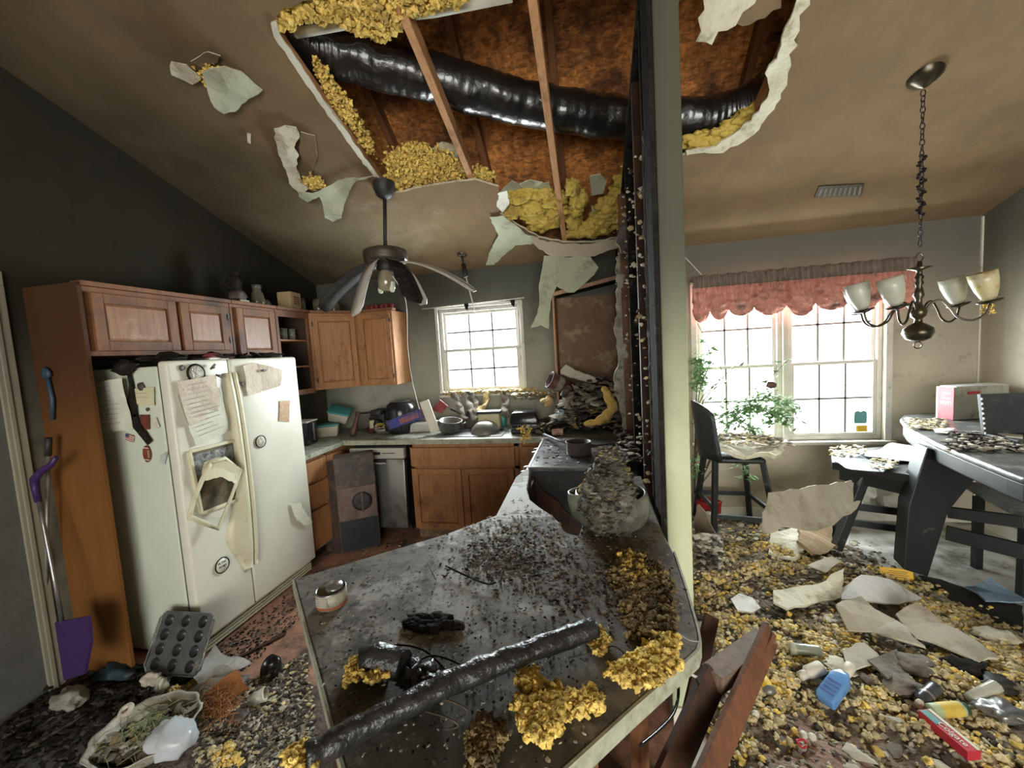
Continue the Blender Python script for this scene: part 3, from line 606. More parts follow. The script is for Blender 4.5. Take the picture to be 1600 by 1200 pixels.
cdoor(c, FYn(x1+0.03, YC-0.0205, 0.675), 0.16, 0.165, M_oak, flat=True, name='drawer')
cdoor(c, FYn(x1+0.03, YC-0.0205, 0.115), 0.16, 0.54, M_oak, M_oak, fr=0.04)
MB().box((x1+0.004, YC-0.02, 0.10), (x1+0.03, YC, 0.868)).build('stile', M_oak, c, w=True)
# countertop along both walls
mb = MB(); poly = [(XL+0.002, 2.645), (-2.245, 2.645), (-2.245, 3.18), (-0.43, 3.18), (-0.43, 3.125), (0.24, 3.125), (0.24, YB-0.002), (XL+0.002, YB-0.002)]
mb.prism(poly, 0.871, 0.91)
o = mb.build('worktop', M_lamtop, bevel=0.004)
MB().box((-2.243, 2.65, 0.87), (-2.238, 3.175, 0.912)).build('front_edge', M_edge, o); MB().box((-2.24, 3.174, 0.87), (-0.43, 3.179, 0.912)).build('front_edge', M_edge, o)
MB().box((-2.2, YB-0.022, 0.91), (0.22, YB-0.002, 1.0)).build('backsplash', M_lamtop, o)
tag(o, 'grey speckled laminate worktop running under the kitchen window and round the corner', 'countertop')

# ------------------------------------------------------------------ peninsula
cp = lambda x, y: tuple(AZ(x, y, 0.91)[:2])
A = Vector((-1.005, 1.095)); 
top = [tuple(A), (-0.31, 0.425), (-0.24, 0.435), cp(880, 1200), cp(985, 1105), cp(1072, 1030), cp(1088, 1015), cp(1092, 1000), cp(1089, 982), cp(1070, 915), cp(1052, 862), (0.235, 1.53), (0.238, 2.20),
       (0.08, 2.18), (-0.02, 2.02), cp(903, 838), cp(890, 833), cp(879, 829), cp(872, 815), cp(862, 804), cp(842, 792), cp(830, 780), cp(824, 764), cp(826, 745), (-0.395, 2.322), (-0.42, 2.322), cp(806, 745), cp(775, 805), cp(700, 833)]
g = random.Random(5)
top = [(x+(g.uniform(-.006, .006) if 12 < i < 24 else 0), y+(g.uniform(-.006, .006) if 12 < i < 24 else 0)) for i, (x, y) in enumerate(top)]
mb = MB(); mb.prism(top, 0.872, 0.91)
PT = mb.build('peninsula_countertop', M_pen, bevel=0.005)
tag(PT, 'ash-covered grey peninsula countertop with a burnt notch, in the foreground', 'countertop')
def edge_band(pts, name='edge_band'):
    mb = MB()
    for i in range(len(pts)-1):
        p, q = Vector((*pts[i], 0.890)), Vector((*pts[i+1], 0.890)); d = (q-p).normalized(); nrm = Vector((d.y, -d.x, 0))*0.003
        mb.bar(p+nrm, q+nrm, 0.006, 0.042)
    return mb.build(name, M_edge, PT)
edge_band(top[3:11]); edge_band(top[1:4]); edge_band(top[0:2]); 
# its broken base
c = thing('broken_cabinet', 'broken brown base cabinet under the foreground peninsula', 'cabinet', (-0.25, 1.2, 0))
u = Vector((0.66, 0.75, 0)).normalized(); v = Vector((0.75, -0.66, 0)).normalized(); O = Vector((A.x, A.y, 0))+u*0.05+v*0.06
def PB(a, b, z): return O+u*a+v*b+Vector((0, 0, z))
def pbox(a0, a1, b0, b1, z0, z1): 
    mb = MB(); vs = [PB(a, b, z) for z in (z0, z1) for a, b in ((a0, b0), (a1, b0), (a1, b1), (a0, b1))]
    return mb.add(vs, [(0,3,2,1),(4,5,6,7),(0,1,5,4),(1,2,6,5),(2,3,7,6),(3,0,4,7)])
M_dkp = mat('burnt_cabinet_brown', (0.085, 0.036, 0.016), (0.045, 0.02, 0.01), scale=6, rough=0.7, bump=0.1, stretch=(6, 6, .7), dirt=(0.015, 0.012, 0.01), dscale=4, damt=0.45)
pbox(0, 0.02, 0, 0.72, 0, 0.868).build('end_panel', M_dkp, c, w=True); pbox(0.02, 0.85, 0, 0.02, 0, 0.868).build('side_panel', M_dkp, c, w=True)
pbox(0.02, 0.35, 0.70, 0.72, 0, 0.868).build('side_panel', M_dkp, c, w=True); pbox(0.50, 0.54, 0.68, 0.72, 0, 0.868).build('stile', M_oakd, c, w=True); pbox(0.76, 0.80, 0.66, 0.70, 0, 0.868).build('stile', M_oakd, c, w=True)
pbox(0.02, 0.9, 0.34, 0.36, 0.02, 0.868).build('partition', M_dkp, c, w=True); pbox(0.02, 0.9, 0.02, 0.68, 0, 0.018).build('floor_board', M_dkp, c, w=True)
MB().box((-0.38, 1.80, 0), (-0.36, 2.30, 0.868)).build('side_panel', M_dkp, c, w=True)
MB().box((-0.36, 1.80, 0.02), (0.235, 2.30, 0.04)).build('floor_board', M_dkp, c, w=True)

# ------------------------------------------------------------------ range
c = thing('range', 'sooty electric range with glass cooktop beyond the burnt countertop notch', 'range', (-0.08, 2.72, 0))
MB().box((-0.39, 2.335, 0.02), (0.235, 3.105, 0.895)).build('body', M_black, c, w=True, bevel=0.004)
M_cook = mat('ash_dusted_cooktop', (0.055, 0.055, 0.06), (0.12, 0.12, 0.13), scale=10, rough=0.28, bump=0.1, dirt=(0.26, 0.25, 0.25), dscale=9, damt=0.32, spec=0.7)
MB().box((-0.405, 2.328, 0.895), (0.175, 3.11, 0.920)).build('cooktop', M_cook, c, w=True, bevel=0.004)
mb = MB(); mb.bar((-0.40, 2.33, 0.915), (-0.40, 3.11, 0.915), 0.016, 0.016); mb.bar((-0.40, 2.333, 0.917), (0.17, 2.333, 0.917), 0.012, 0.012)
mb.build('trim_rim', M_steel, c, w=True, bevel=0.003)
MB().box((-0.425, 2.335, 0.78), (-0.39, 3.105, 0.895)).build('control_panel', M_steel, c, w=True, bevel=0.004)
for y in (2.42, 2.52, 2.9, 3.0):
    mb = MB(); mb.lathe([(0.0, 0.045), (0.018, 0.045), (0.022, 0.02), (0.024, 0.0)], 16, M=Matrix.Translation((-0.425, y, 0.85)) @ Matrix.Rotation(math.radians(-90), 4, 'Y'))
    mb.build('knob', M_steel, c, w=True)
mb = MB(); mb.tube([(-0.43, 2.38, 0.73), (-0.47, 2.39, 0.73), (-0.47, 3.05, 0.73), (-0.43, 3.06, 0.73)], 0.011, 8); mb.build('oven_handle', M_steel, c, w=True)
MB().box((-0.415, 2.345, 0.22), (-0.39, 3.095, 0.76)).build('oven_door', M_black, c, w=True, bevel=0.005)
MB().box((0.176, 2.335, 0.895), (0.235, 3.105, 0.935)).build('back_vent', M_char, c, w=True, bevel=0.004)
mb = MB(); g = random.Random(8)
for i in range(16):
    y = 2.36+i*0.046; mb.bar((0.17, y, 0.94), (0.235, y+g.uniform(-.02, .03), 0.955+g.uniform(0, .02)), 0.012, 0.008)
mb.build('vent_slat', M_gyp, c, w=True)
# brown burn marks: torn cabinet side panel inside the notch
torn([(-0.37, 2.30, 0.86), (-0.10, 2.30, 0.60), (0.12, 2.30, 0.50), (0.12, 2.30, 0.05), (-0.37, 2.30, 0.05)], 0.012, 0.02, 0.06, 0.0, seed=4, m=[M_dkp], name='charred_board', w=False)
bpy.data.objects['charred_board']['label'] = 'charred brown side panel remnant standing against the range inside the notch'; bpy.data.objects['charred_board']['category'] = 'panel'

# ------------------------------------------------------------------ range hood fallen on its end
FO = Vector((-2.24, 2.93, 0)); ex = Vector((0.30, 0.18, 0)); 
hB, hT = [AZ(528, 868, 0.0), AZ(596, 852, 0.0), None, None], None
b0, b1 = AZ(534, 866, 0.0), AZ(596, 852, 0.0); b2 = AZ(505, 858, 0.0)
t0, t1, t2 = AY(529, 716, b0.y+0.02), AY(586, 713, b1.y+0.02), AY(500, 725, b2.y+0.02)
zt_ = max(t0.z, t1.z); M_hood = mat('rusted_soot_enamel', (0.075, 0.055, 0.042), (0.03, 0.025, 0.022), scale=9, rough=0.55, bump=0.3, dirt=(0.15, 0.10, 0.07), dscale=6, damt=0.35)
c = thing('range_hood', 'sooty range hood stood on end with its round fan cover, in front of the dishwasher', 'range hood', (b0.x, b0.y, 0))
fx = (b1-b0); fx.z = 0; W_h = fx.length; fy = Vector((0.02, 0.05, 1)); Fh = frame(b0, fx, (t0-b0)); Hh = (t0-b0).length
MB().box((0, 0, -0.15), (W_h, Hh, 0), M=Fh).build('shell', M_hood, c, w=True, bevel=0.006)
s1 = b2-b0; s1.z = 0
mb = MB(); q = [b0, b2, t2, t0]; back = [p+Vector((0.02, 0.10, 0)) for p in q]
mb.add(q+back, [(0,1,2,3),(7,6,5,4),(0,4,5,1),(1,5,6,2),(2,6,7,3),(3,7,4,0)]); mb.build('side_flange', M_hood, c, w=True)
MB().box((0.01, 0.012, 0.001), (W_h-0.008, Hh*0.33, 0.008), M=Fh).build('lamp_lens', mat('black_lens', (0.018, 0.02, 0.024), (0.03, 0.03, 0.033), rough=0.25, dirt=(0.16, 0.15, 0.14), dscale=12, damt=0.05), c, w=True)
MB().box((0.01, Hh*0.345, 0.001), (W_h-0.008, Hh*0.68, 0.01), M=Fh).build('fan_plate', mat('rust_plate', (0.17, 0.11, 0.085), (0.09, 0.06, 0.05), scale=8, rough=0.6, dirt=(0.05, 0.04, 0.035), dscale=9, damt=0.35), c, w=True)
MB().box((0.01, Hh*0.80, 0.001), (W_h-0.008, Hh*0.985, 0.006), M=Fh).build('filter_plate', M_hood, c, w=True)
fo = MB().lathe([(0, 0.012), (0.055, 0.014), (0.075, 0.012), (0.082, 0.0)], 24, M=Fh @ Matrix.Translation((W_h*0.62, Hh*0.52, 0.012))).build('fan_cover', M_black, c, w=True)
MB().box((W_h*0.62-0.008, Hh*0.52-0.085, 0.022), (W_h*0.62+0.008, Hh*0.52+0.085, 0.036), M=Fh).build('bracket', M_hood, fo, w=True)

# ------------------------------------------------------------------ refrigerator
FXF = -2.19; y0, y1 = 1.695, 2.635; ys = AX(357, 563, FXF).y; ZT = 1.685
R_ = thing('refrigerator', 'white side-by-side refrigerator with melted dispenser and pinned papers', 'refrigerator', (-2.5, 2.16, 0))
MB().box((-2.80, y0+0.005, 0.03), (-2.268, y1-0.005, 1.66)).build('cabinet', mat('fridge_side', (0.60, 0.64, 0.52), (0.54, 0.585, 0.475), scale=2, rough=0.45, bump=0.02, dirt=(0.38, 0.40, 0.32), dscale=14, damt=-0.1), R_, w=True, bevel=0.006)
MB().box((-2.268, y0+0.012, 0.10), (-2.258, y1-0.012, 1.66)).build('gasket', M_black, R_, w=True)
fd = MB().box((-2.257, y0, 0.105), (FXF, ys-0.004, ZT)).build('freezer_door', M_white, R_, w=True, bevel=0.016, seg=4)
rd = MB().box((-2.257, ys+0.004, 0.105), (FXF, y1, ZT)).build('refrigerator_door', M_white, R_, w=True, bevel=0.016, seg=4)
MB().box((-2.30, ys-0.10, ZT-0.02), (-2.215, ys+0.03, ZT+0.012)).build('hinge_cover', M_white, R_, w=True, bevel=0.005)
mb = MB()
mb.box((-2.262, y0+0.01, 0.012), (-2.235, y1-0.01, 0.10)); gr = mb.build('grille', mat('grille_grey', (0.16, 0.145, 0.115), (0.11, 0.10, 0.08), rough=0.6), R_, w=True)
mb = MB()
for k in range(4): mb.box((-2.236, y0+0.02, 0.022+k*0.02), (-2.226, y1-0.02, 0.031+k*0.02))
mb.build('louver', M_white2, gr, w=True)
for y in (y0+0.05, y1-0.05): MB().lathe([(0.02, 0), (0.02, 0.03)], 12, M=Matrix.Translation((-2.3, y, 0))).build('foot', M_black, R_, w=True)
# handles: bowed, the freezer one spreading to a broad foot
def handle(yc, sgn, foot, nm, par):
    zs = np.linspace(0.36, 1.60, 26); mb = MB(); vs = []; n = len(zs)
    for z in zs:
        t = (z-0.36)/(1.24); out = 0.052*min(1, math.sin(PI*min(max(t, 0.02), 0.98))**0.35)
        wdt = 0.030+foot*math.exp(-((z-0.60)/0.19)**2)
        a, b = yc, yc+sgn*wdt
        vs += [(FXF-0.004, a, z), (FXF+out, a, z), (FXF+out*0.9, a+sgn*0.022, z), (FXF+out*0.45*(1 if foot else 1), (a+b)/2+sgn*.008, z), (FXF-0.004, b, z)]
    fs = [(i*5+k, i*5+(k+1) % 5, (i+1)*5+(k+1) % 5, (i+1)*5+k) for i in range(n-1) for k in range(5)]
    fs += [(0, 1, 2, 3, 4), tuple((n-1)*5+k for k in range(5))]
    if sgn < 0: fs = [f[::-1] for f in fs]
    mb.add(vs, fs, True); o = mb.build(nm, M_white2, par, w=True)
    return o
handle(ys-0.010, -1, 0.13, 'handle', fd); handle(ys+0.010, 1, 0.02, 'handle', rd)
# dispenser: recess frame over a flat panel, the cavity's dark depth put into its colour
def fp(px, py, off=0.0): return AX(px, py, FXF+off)
q = [fp(294, 706), fp(366, 688), fp(377, 778), fp(313, 803)]
mb = MB()
for i in range(4): mb.bar(q[i]+Vector((0.006, 0, 0)), q[(i+1) % 4]+Vector((0.006, 0, 0)), 0.02, 0.018, up=(1, 0, 0))
dp = mb.build('dispenser', M_white2, fd, w=True, bevel=0.004)
mb = MB(); mb.add([p+Vector((0.0025, 0, 0)) for p in q], [(0, 1, 2, 3)]); mb.build('cavity', mat('melted_brown_cavity', (0.20, 0.16, 0.09), (0.05, 0.045, 0.035), scale=9, rough=0.4, bump=0.3), dp, w=True)
tq = [fp(300, 712, .006), fp(363, 696, .006), fp(366, 722, .006), fp(304, 745, .006)]
mb = MB(); mb.add(tq, [(0, 1, 2, 3)]); mb.build('control_board', mat('burnt_board', (0.012, 0.014, 0.014), (0.35, 0.36, 0.33), scale=40, rough=0.5, bump=0.5), dp, w=True)
# melted bezel drooping in front
P = [fp(330, 722, .05), fp(352, 716, .055), fp(376, 736, .05), fp(362, 775, .06), fp(341, 826, .055), fp(296, 808, .055), fp(303, 780, .05), fp(318, 745, .045)]
mb = MB(); loop = []
for i in range(len(P)): loop += [P[i].lerp(P[(i+1) % len(P)], t) for t in (0, 0.5)]
loop.append(loop[0]); mb.tube(loop, 0.0085, 8, sq=1.6); bz = mb.build('melted_bezel', M_white2, dp, w=True)
torn([fp(322, 722, .055), fp(345, 714, .07), fp(378, 734, .06), fp(368, 756, .07), fp(345, 745, .07), fp(318, 752, .055)], 0.004, 0.004, 0.015, 0.02, seed=3, m=[M_white2], name='melted_flap', parent=None)
o = bpy.data.objects['melted_flap']; I = mat_of(R_).inverted(); o.location = I @ o.location; o.parent = dp
# things on the refrigerator --------------------------------------------------
M_pap = mat('crinkled_paper', (0.62, 0.55, 0.44), (0.50, 0.43, 0.34), scale=12, rough=0.9, bump=0.5, bscale=25, dirt=(0.36, 0.29, 0.20), dscale=9, damt=0.1)
M_papw = mat('pale_paper', (0.62, 0.63, 0.52), (0.54, 0.55, 0.44), scale=8, rough=0.9, bump=0.3, bscale=20, dirt=(0.42, 0.41, 0.32), dscale=12, damt=0.0)
M_ink = mat('faded_ink', (0.30, 0.28, 0.24), (0.38, 0.35, 0.3), scale=20, rough=0.9, bump=0)
def sheet(pxs, side, m, name, label, cat, off=0.006, bump=0.006, seed=1, lines=0, thick=0.0012, group=None, jag=0.002, bend=None):
    pr_ = (lambda x, y: AX(x, y, FXF+off)) if side == 'front' else (lambda x, y: AY(x, y, y0-off))
    P = [pr_(*p) for p in pxs]
    o = torn(P, thick, jag, 0.025, bump, seed, m=[m], name=name); tag(o, label, cat, group)
    if lines:
        a, b, c_, d_ = [p - o.location for p in (P[0], P[1], P[2], P[3])]; mb = MB(); nn = (b-a).cross(d_-a).normalized(); nn *= 0.0 if not nn.length else 1
        out = Vector((1, 0, 0)) if side == 'front' else Vector((0, -1, 0))
        g = random.Random(seed)
        for i in range(lines):
            t = (i+1.2)/(lines+2); l = a.lerp(d_, t).lerp(b.lerp(c_, t), 0.12); r = a.lerp(d_, t).lerp(b.lerp(c_, t), g.uniform(0.6, 0.88))
            mb.bar(l+out*(bump*1.0+0.001), r+out*(bump*1.0+0.001), 0.003, 0.001, up=out)
        mb.build('writing_line', M_ink, o)
    return o
sheet([(137, 600), (195, 590), (205, 672), (156, 676)], 'side', M_papw, 'paper_sheet', 'large pale paper sheet on the side of the refrigerator', 'paper', 0.03, 0.012, 2, 9)
sheet([(207, 607), (241, 605), (242, 634), (210, 632)], 'side', mat('cream_card', (0.60, 0.57, 0.36), (0.52, 0.49, 0.3), rough=0.8), 'note_card', 'small cream note card on the side of the refrigerator, beside the big sheet', 'paper', 0.006, 0.002, 3, 2)
sheet([(278, 596), (337, 585), (344, 652), (295, 665)], 'front', M_pap, 'paper_sheet', 'crinkled paper sheet pinned high on the freezer door', 'paper', 0.022, 0.014, 4, 8)
sheet([(277, 619), (345, 605), (357, 674), (305, 697)], 'front', M_papw, 'paper_sheet', 'long paper sheet hanging behind the crinkled one on the freezer door', 'paper', 0.008, 0.008, 5, 9)
sheet([(378, 572), (398, 566), (441, 578), (440, 603), (388, 619)], 'front', M_pap, 'paper_sheet', 'curled brown-edged paper at the top of the right refrigerator door', 'paper', 0.016, 0.012, 6)
sheet([(437, 626), (453, 625), (452, 659), (436, 658)], 'front', mat('colour_print', (0.35, 0.30, 0.12), (0.40, 0.12, 0.06), scale=28, rough=0.5, dirt=(0.35, 0.4, 0.3), dscale=20, damt=0.3), 'magnet_picture', 'small orange and green picture card on the right refrigerator door', 'magnet', 0.005, 0.001, 7)
sheet([(218, 648), (233, 648), (234, 671), (221, 671)], 'side', mat('red_brown_print', (0.22, 0.05, 0.035), (0.07, 0.03, 0.02), scale=30, rough=0.5), 'magnet_picture', 'small dark red picture card on the refrigerator side', 'magnet', 0.005, 0.001, 8)
sheet([(236, 655), (244, 652), (250, 667), (242, 671)], 'side', mat('white_card', (0.6, 0.6, 0.5), (0.5, 0.45, 0.35), scale=30, rough=0.5), 'magnet_card', 'small tilted white card with dark border on the refrigerator side', 'magnet', 0.005, 0.001, 9)
sheet([(251, 710), (262, 705), (257, 726), (248, 724)], 'side', mat('pale_blue_card', (0.55, 0.58, 0.52), (0.32, 0.36, 0.36), scale=40, rough=0.5), 'magnet_card', 'pale torn card low on the refrigerator side, near the door edge', 'magnet', 0.005, 0.001, 10)
# black strap hanging down with soot, football, flag
P = [AY(x, y, y0-0.012) for x, y in ((198, 570), (205, 600), (206, 625), (207, 650), (214, 665), (225, 680), (234, 692))]
mb = MB()
for i in range(len(P)-1): mb.bar(P[i], P[i+1], (0.018, 0.02, 0.045, 0.06, 0.05, 0.04)[i], 0.008, up=(0, 1, 0), w2=(0.02, 0.045, 0.06, 0.05, 0.04, 0.035)[i])
tag(recenter(mb.build('black_strap', M_char)), 'charred black strap hanging down the refrigerator side above the football magnet', 'strap')
c0 = AY(230, 709, y0-0.004)
fb = thing('football_magnet', 'brown football magnet on the refrigerator side', 'magnet', c0)
M_fb = mat('football_brown', (0.22, 0.055, 0.03), (0.15, 0.04, 0.022), scale=10, rough=0.5)
Fb = Matrix.Translation(c0) @ Matrix.Rotation(math.radians(4), 4, 'Y') @ Matrix.Rotation(math.radians(90), 4, 'X')
def lens(w_, h_, n=24):
    P = []
    for i in range(n):
        a = 2*PI*i/n; P.append((w_*math.copysign(abs(math.cos(a))**1.15, math.cos(a)), h_*math.sin(a)))
    return P
MB().prism(lens(0.026, 0.047), 0, 0.004, M=Fb).build('ball', M_fb, fb, w=True)
mb = MB(); mb.box((-0.018, 0.03, 0.004), (0.018, 0.035, 0.005), M=Fb); mb.box((-0.018, -0.035, 0.004), (0.018, -0.03, 0.005), M=Fb)
for k in range(5): mb.box((0.009, -0.017+k*0.008, 0.004), (0.019, -0.014+k*0.008, 0.005), M=Fb)
mb.build('stripe', M_papw, fb, w=True)
c0 = AY(203, 684, y0-0.004); Fg = Matrix.Translation(c0) @ Matrix.Rotation(math.radians(18), 4, 'Y') @ Matrix.Rotation(math.radians(90), 4, 'X')
fl = thing('flag_magnet', 'small burnt red white and blue flag magnet below the big sheet', 'magnet', c0)
MB().box((-0.028, -0.018, 0), (0.028, 0.018, 0.002), M=Fg).build('field', M_papw, fl, w=True)
mb = MB(); [mb.box((-0.028, -0.018+k*0.0103, 0.002), (0.028, -0.013+k*0.0103, 0.003), M=Fg) for k in range(4)]; mb.build('stripe', mat('flag_red', (0.40, 0.09, 0.08), rough=0.6), fl, w=True)
MB().box((-0.028, 0.0, 0.003), (-0.004, 0.018, 0.004), M=Fg).build('canton', mat('flag_blue', (0.06, 0.06, 0.16), rough=0.6), fl, w=True)
# round magnets with a dark rim
def roundmag(px, py, r, label, txt=None, side='front'):
    c0 = AX(px, py, FXF+0.004) if side == 'front' else AY(px, py, y0-0.004)
    Fm = frame(c0, (0, 1, 0), (0, 0, 1)) if side == 'front' else frame(c0, (1, 0, 0), (0, 0, 1))
    t = thing('round_magnet', label, 'magnet', c0)
    MB().lathe([(0, 0.003), (r*0.93, 0.003), (r*0.93, 0)], 28, M=Fm).build('disc', M_white, t, w=True)
    MB().lathe([(r*0.9, 0.003), (r*0.9, 0.0045), (r, 0.0045), (r, 0)], 28, M=Fm).build('rim', M_char, t, w=True)
    if txt:
        for i, s in enumerate(txt):
            text('lettering', s, r*0.42, M_char, t, mat_of(t).inverted() @ Fm @ Matrix.Translation((0, r*(0.32-0.42*i), 0.0035)))
    else:
        mb = MB(); g = random.Random(int(px))
        for k in range(9):
            a = g.uniform(0, 2*PI); b = a+g.uniform(1.5, 3); mb.bar(Fm @ Vector((r*.8*math.cos(a), r*.8*math.sin(a), .0035)), Fm @ Vector((r*.8*math.cos(b), r*.8*math.sin(b), .0035)), 0.002, 0.001, up=(1, 0, 0) if side == 'front' else (0, 1, 0))
        mb.build('drawing', M_ink, t, w=True)
roundmag(407, 690, 0.042, 'round line-drawn magnet in the middle of the right refrigerator door')
roundmag(347, 883, 0.046, 'round white lettered magnet low on the freezer door', ['PLTW', 'design'])
# a glass clip-on medallion, clips
c0 = AX(306, 583, FXF+0.01); Fm = frame(c0, (0, 1, 0), (0, 0, 1))
t = thing('glass_medallion', 'round patterned glass medallion at the top of the freezer door', 'magnet', c0)
MB().lathe([(0, 0.012), (0.03, 0.009), (0.045, 0.004), (0.048, 0)], 24, M=Fm).build('disc', mat('dull_glass', (0.36, 0.32, 0.22), (0.2, 0.18, 0.13), scale=30, rough=0.2, spec=0.8, bump=0.5), t, w=True)
MB().lathe([(0.044, 0.006), (0.050, 0.008), (0.054, 0.0)], 24, M=Fm).build('rim', M_char, t, w=True)
for (px, py, r, lab) in ((284, 575, 0.017, 'small dark round knob magnet left of the glass medallion'), (230, 640, 0.010, 'tiny silver round magnet on the refrigerator side'),
                         (180, 600, 0.013, 'small grey heart magnet holding the big pale sheet'), (220, 604, 0.024, 'dark brown melted magnet above the cream note card')):
    c0 = AX(px, py, FXF+0.004) if px > 258 else AY(px, py, y0-0.006 if px != 180 else y0-0.038)
    mb = MB(); mb.blob((0, 0, 0), r, 2, 0.25, 1.5, px, squash=(0.3, 1, 1) if px > 258 else (1, 0.3, 1)); o = mb.build('knob_magnet', M_hood); o.location = c0; tag(o, lab, 'magnet')
for (px, py, a, lab) in ((332, 573, 40, 'grey bag clip right of the glass medallion'), (342, 588, -30, 'dark bag clip above the freezer handle'), (411, 579, 0, 'black clip pinning the curled paper'), (377, 600, -50, 'grey clip at the left edge of the curled paper')):
    Fm = frame(AX(px, py, FXF+0.02), (0, 1, 0), (0, 0, 1)) @ Matrix.Rotation(math.radians(a), 4, 'Z')
    mb = MB(); mb.box((-0.022, -0.006, 0), (0.022, 0.006, 0.006), M=Fm); mb.box((-0.01, -0.009, 0.006), (0.004, 0.009, 0.012), M=Fm); o = recenter(mb.build('bag_clip', M_hood, bevel=0.002)); tag(o, lab, 'clip')
o = torn([AX(454, 786, FXF+.012), AX(470, 785, FXF+.03), AX(478, 800, FXF+.04), AX(488, 815, FXF+.02), AX(478, 822, FXF+.02), AX(462, 812, FXF+.012)], 0.003, 0.006, 0.02, 0.012, 9, m=[M_papw], name='paper_scrap'); tag(o, 'torn white paper scrap stuck low on the right refrigerator door', 'paper')
# crud on top of the refrigerator
g = np.random.RandomState(3)
def heap(name, label, cat, n, x0, x1, ya, yb, z, rr, ms, seed, zz=0.05, ang=True, squash=(1.6, 1.2, 0.25), kind='stuff'):
    g = np.random.RandomState(seed); C = np.stack([g.uniform(x0, x1, n), g.uniform(ya, yb, n), z+g.rand(n)**1.5*zz], 1)
    o = blobs(name, C, g.uniform(rr[0], rr[1], n), ms, squash, 1, 0.45, seed, angular=ang, mis=g.randint(0, len(ms), n)); tag(o, label, cat, kind=kind); return recenter(o)
M_red = mat('burnt_red', (0.25, 0.03, 0.025), (0.12, 0.02, 0.02), scale=10, rough=0.6)
heap('burnt_litter', 'black burnt litter with a red scrap lying on top of the refrigerator', 'debris', 140, -2.62, -2.22, 1.72, 2.60, 1.69, (0.01, 0.035), [M_char, M_black, M_hood, M_char, M_char], 4, 0.03)
o = recenter(MB().blob((-2.24, 2.0, 1.71), 0.035, 2, 0.4, 2, 3, squash=(0.6, 1.6, 0.5)).build('red_scrap', M_red)); tag(o, 'crumpled dark red wrapper on the refrigerator top edge', 'wrapper')
for i, (px, py, rr, lb) in enumerate(((195, 574, 0.05, 'grey-black charred wad hanging over the side at the refrigerator top'), )):
    o = MB().blob((0, 0, 0), rr, 3, 0.5, 2.2, i, squash=(1.5, 0.4, 0.8)).build('charred_wad', M_char); o.location = AY(px, py, y0-0.02); tag(o, lb, 'debris')

# ------------------------------------------------------------------ duct, insulation and torn drywall at the ceiling hole
pts = [AC(x, y, 0.27) for x, y in ((452, 50), (490, 72), (530, 84), (580, 96), (640, 112), (700, 130), (760, 148), (830, 164), (900, 176), (960, 184), (1030, 188), (1090, 185), (1140, 178), (1180, 162), (1215, 135), (1240, 100))]
def smooth_path(P, k=8):
    out = []
    for i in range(len(P)-1):
        p0, p1, p2, p3 = P[max(i-1, 0)], P[i], P[i+1], P[min(i+2, len(P)-1)]
        for j in range(k):
            t = j/k; out.append(0.5*((2*p1)+(p2-p0)*t+(2*p0-5*p1+4*p2-p3)*t*t+(3*p1-p0-3*p2+p3)*t**3))
    return out+[P[-1]]
sp = smooth_path([Vector(p) for p in pts], 14); mb = MB(); g = random.Random(4)
mb.tube(sp, [0.124+0.0018*math.sin(i*1.9)+0.0015*g.uniform(-1, 1) for i in range(len(sp))], 28, cap=True)
for i, v in enumerate(mb.v):
    v = Vector(v); mb.v[i] = tuple(v+Vector((0, 0, 1))*0.020*noise.noise(v*6)+Vector((0, 1, 0))*0.010*noise.noise(v*13+Vector((5, 0, 0))))
o = recenter(mb.build('flexible_duct', M_duct)); tag(o, 'glossy black flexible duct sagging across the hole in the ceiling', 'duct')
# white strip lying over the joists near the top edge
mb = MB(); mb.tube([AC(462, 52, 0.125), AC(560, 34, 0.125), AC(680, 18, 0.125), AC(800, -6, 0.125)], 0.022, 12); o = recenter(mb.build('white_pipe', M_trimw)); tag(o, 'thin white pipe running over the joists at the top of the ceiling hole', 'pipe')

def inpoly(x, y, P):
    c = False; n = len(P)
    for i in range(n):
        x1, y1 = P[i]; x2, y2 = P[(i+1) % n]
        if (y1 > y) != (y2 > y) and x < (x2-x1)*(y-y1)/(y2-y1)+x1: c = not c
    return c
def fluff(name, label, P, n, r, fn, seed, m=None, sub=2, squash=(1, 1, .85), amp=0.7, cat='insulation', kind=None, group=None, jit=3.5):
    """loose insulation: P an outline in the photo frame, fn sends a point to its real surface, with random thickness"""
    g = random.Random(seed); xs = [p[0] for p in P]; ys = [p[1] for p in P]; C = []; 
    n = int(n*2.2); r = (r[0]*.55, r[1]*.72)
    while len(C) < n:
        x, y = g.uniform(min(xs), max(xs)), g.uniform(min(ys), max(ys))
        if inpoly(x, y, P): C.append(tuple(fn(x+g.gauss(0, jit), y+g.gauss(0, jit), g)))
    R = [g.uniform(*r) for _ in C]
    o = blobs(name, C, R, m or M_ins, squash, sub, amp, seed); tag(o, label, cat, group, kind); return recenter(o)
fluff('insulation_clump', 'thick yellow insulation hanging over the white pipe at the top left of the ceiling hole', [(425, 35), (445, 12), (500, -8), (640, -8), (652, 20), (628, 36), (600, 58), (560, 48), (520, 30), (470, 28), (440, 44)], 520, (0.010, 0.028), lambda x, y, g: AC(x, y, g.uniform(0.02, 0.10)), 1)
fluff('insulation_clump', 'small yellow insulation tuft right of the joist at the top of the ceiling hole', [(652, -8), (740, -8), (700, 8), (655, 22)], 110, (0.008, 0.02), lambda x, y, g: AC(x, y, g.uniform(0.03, 0.12)), 2)
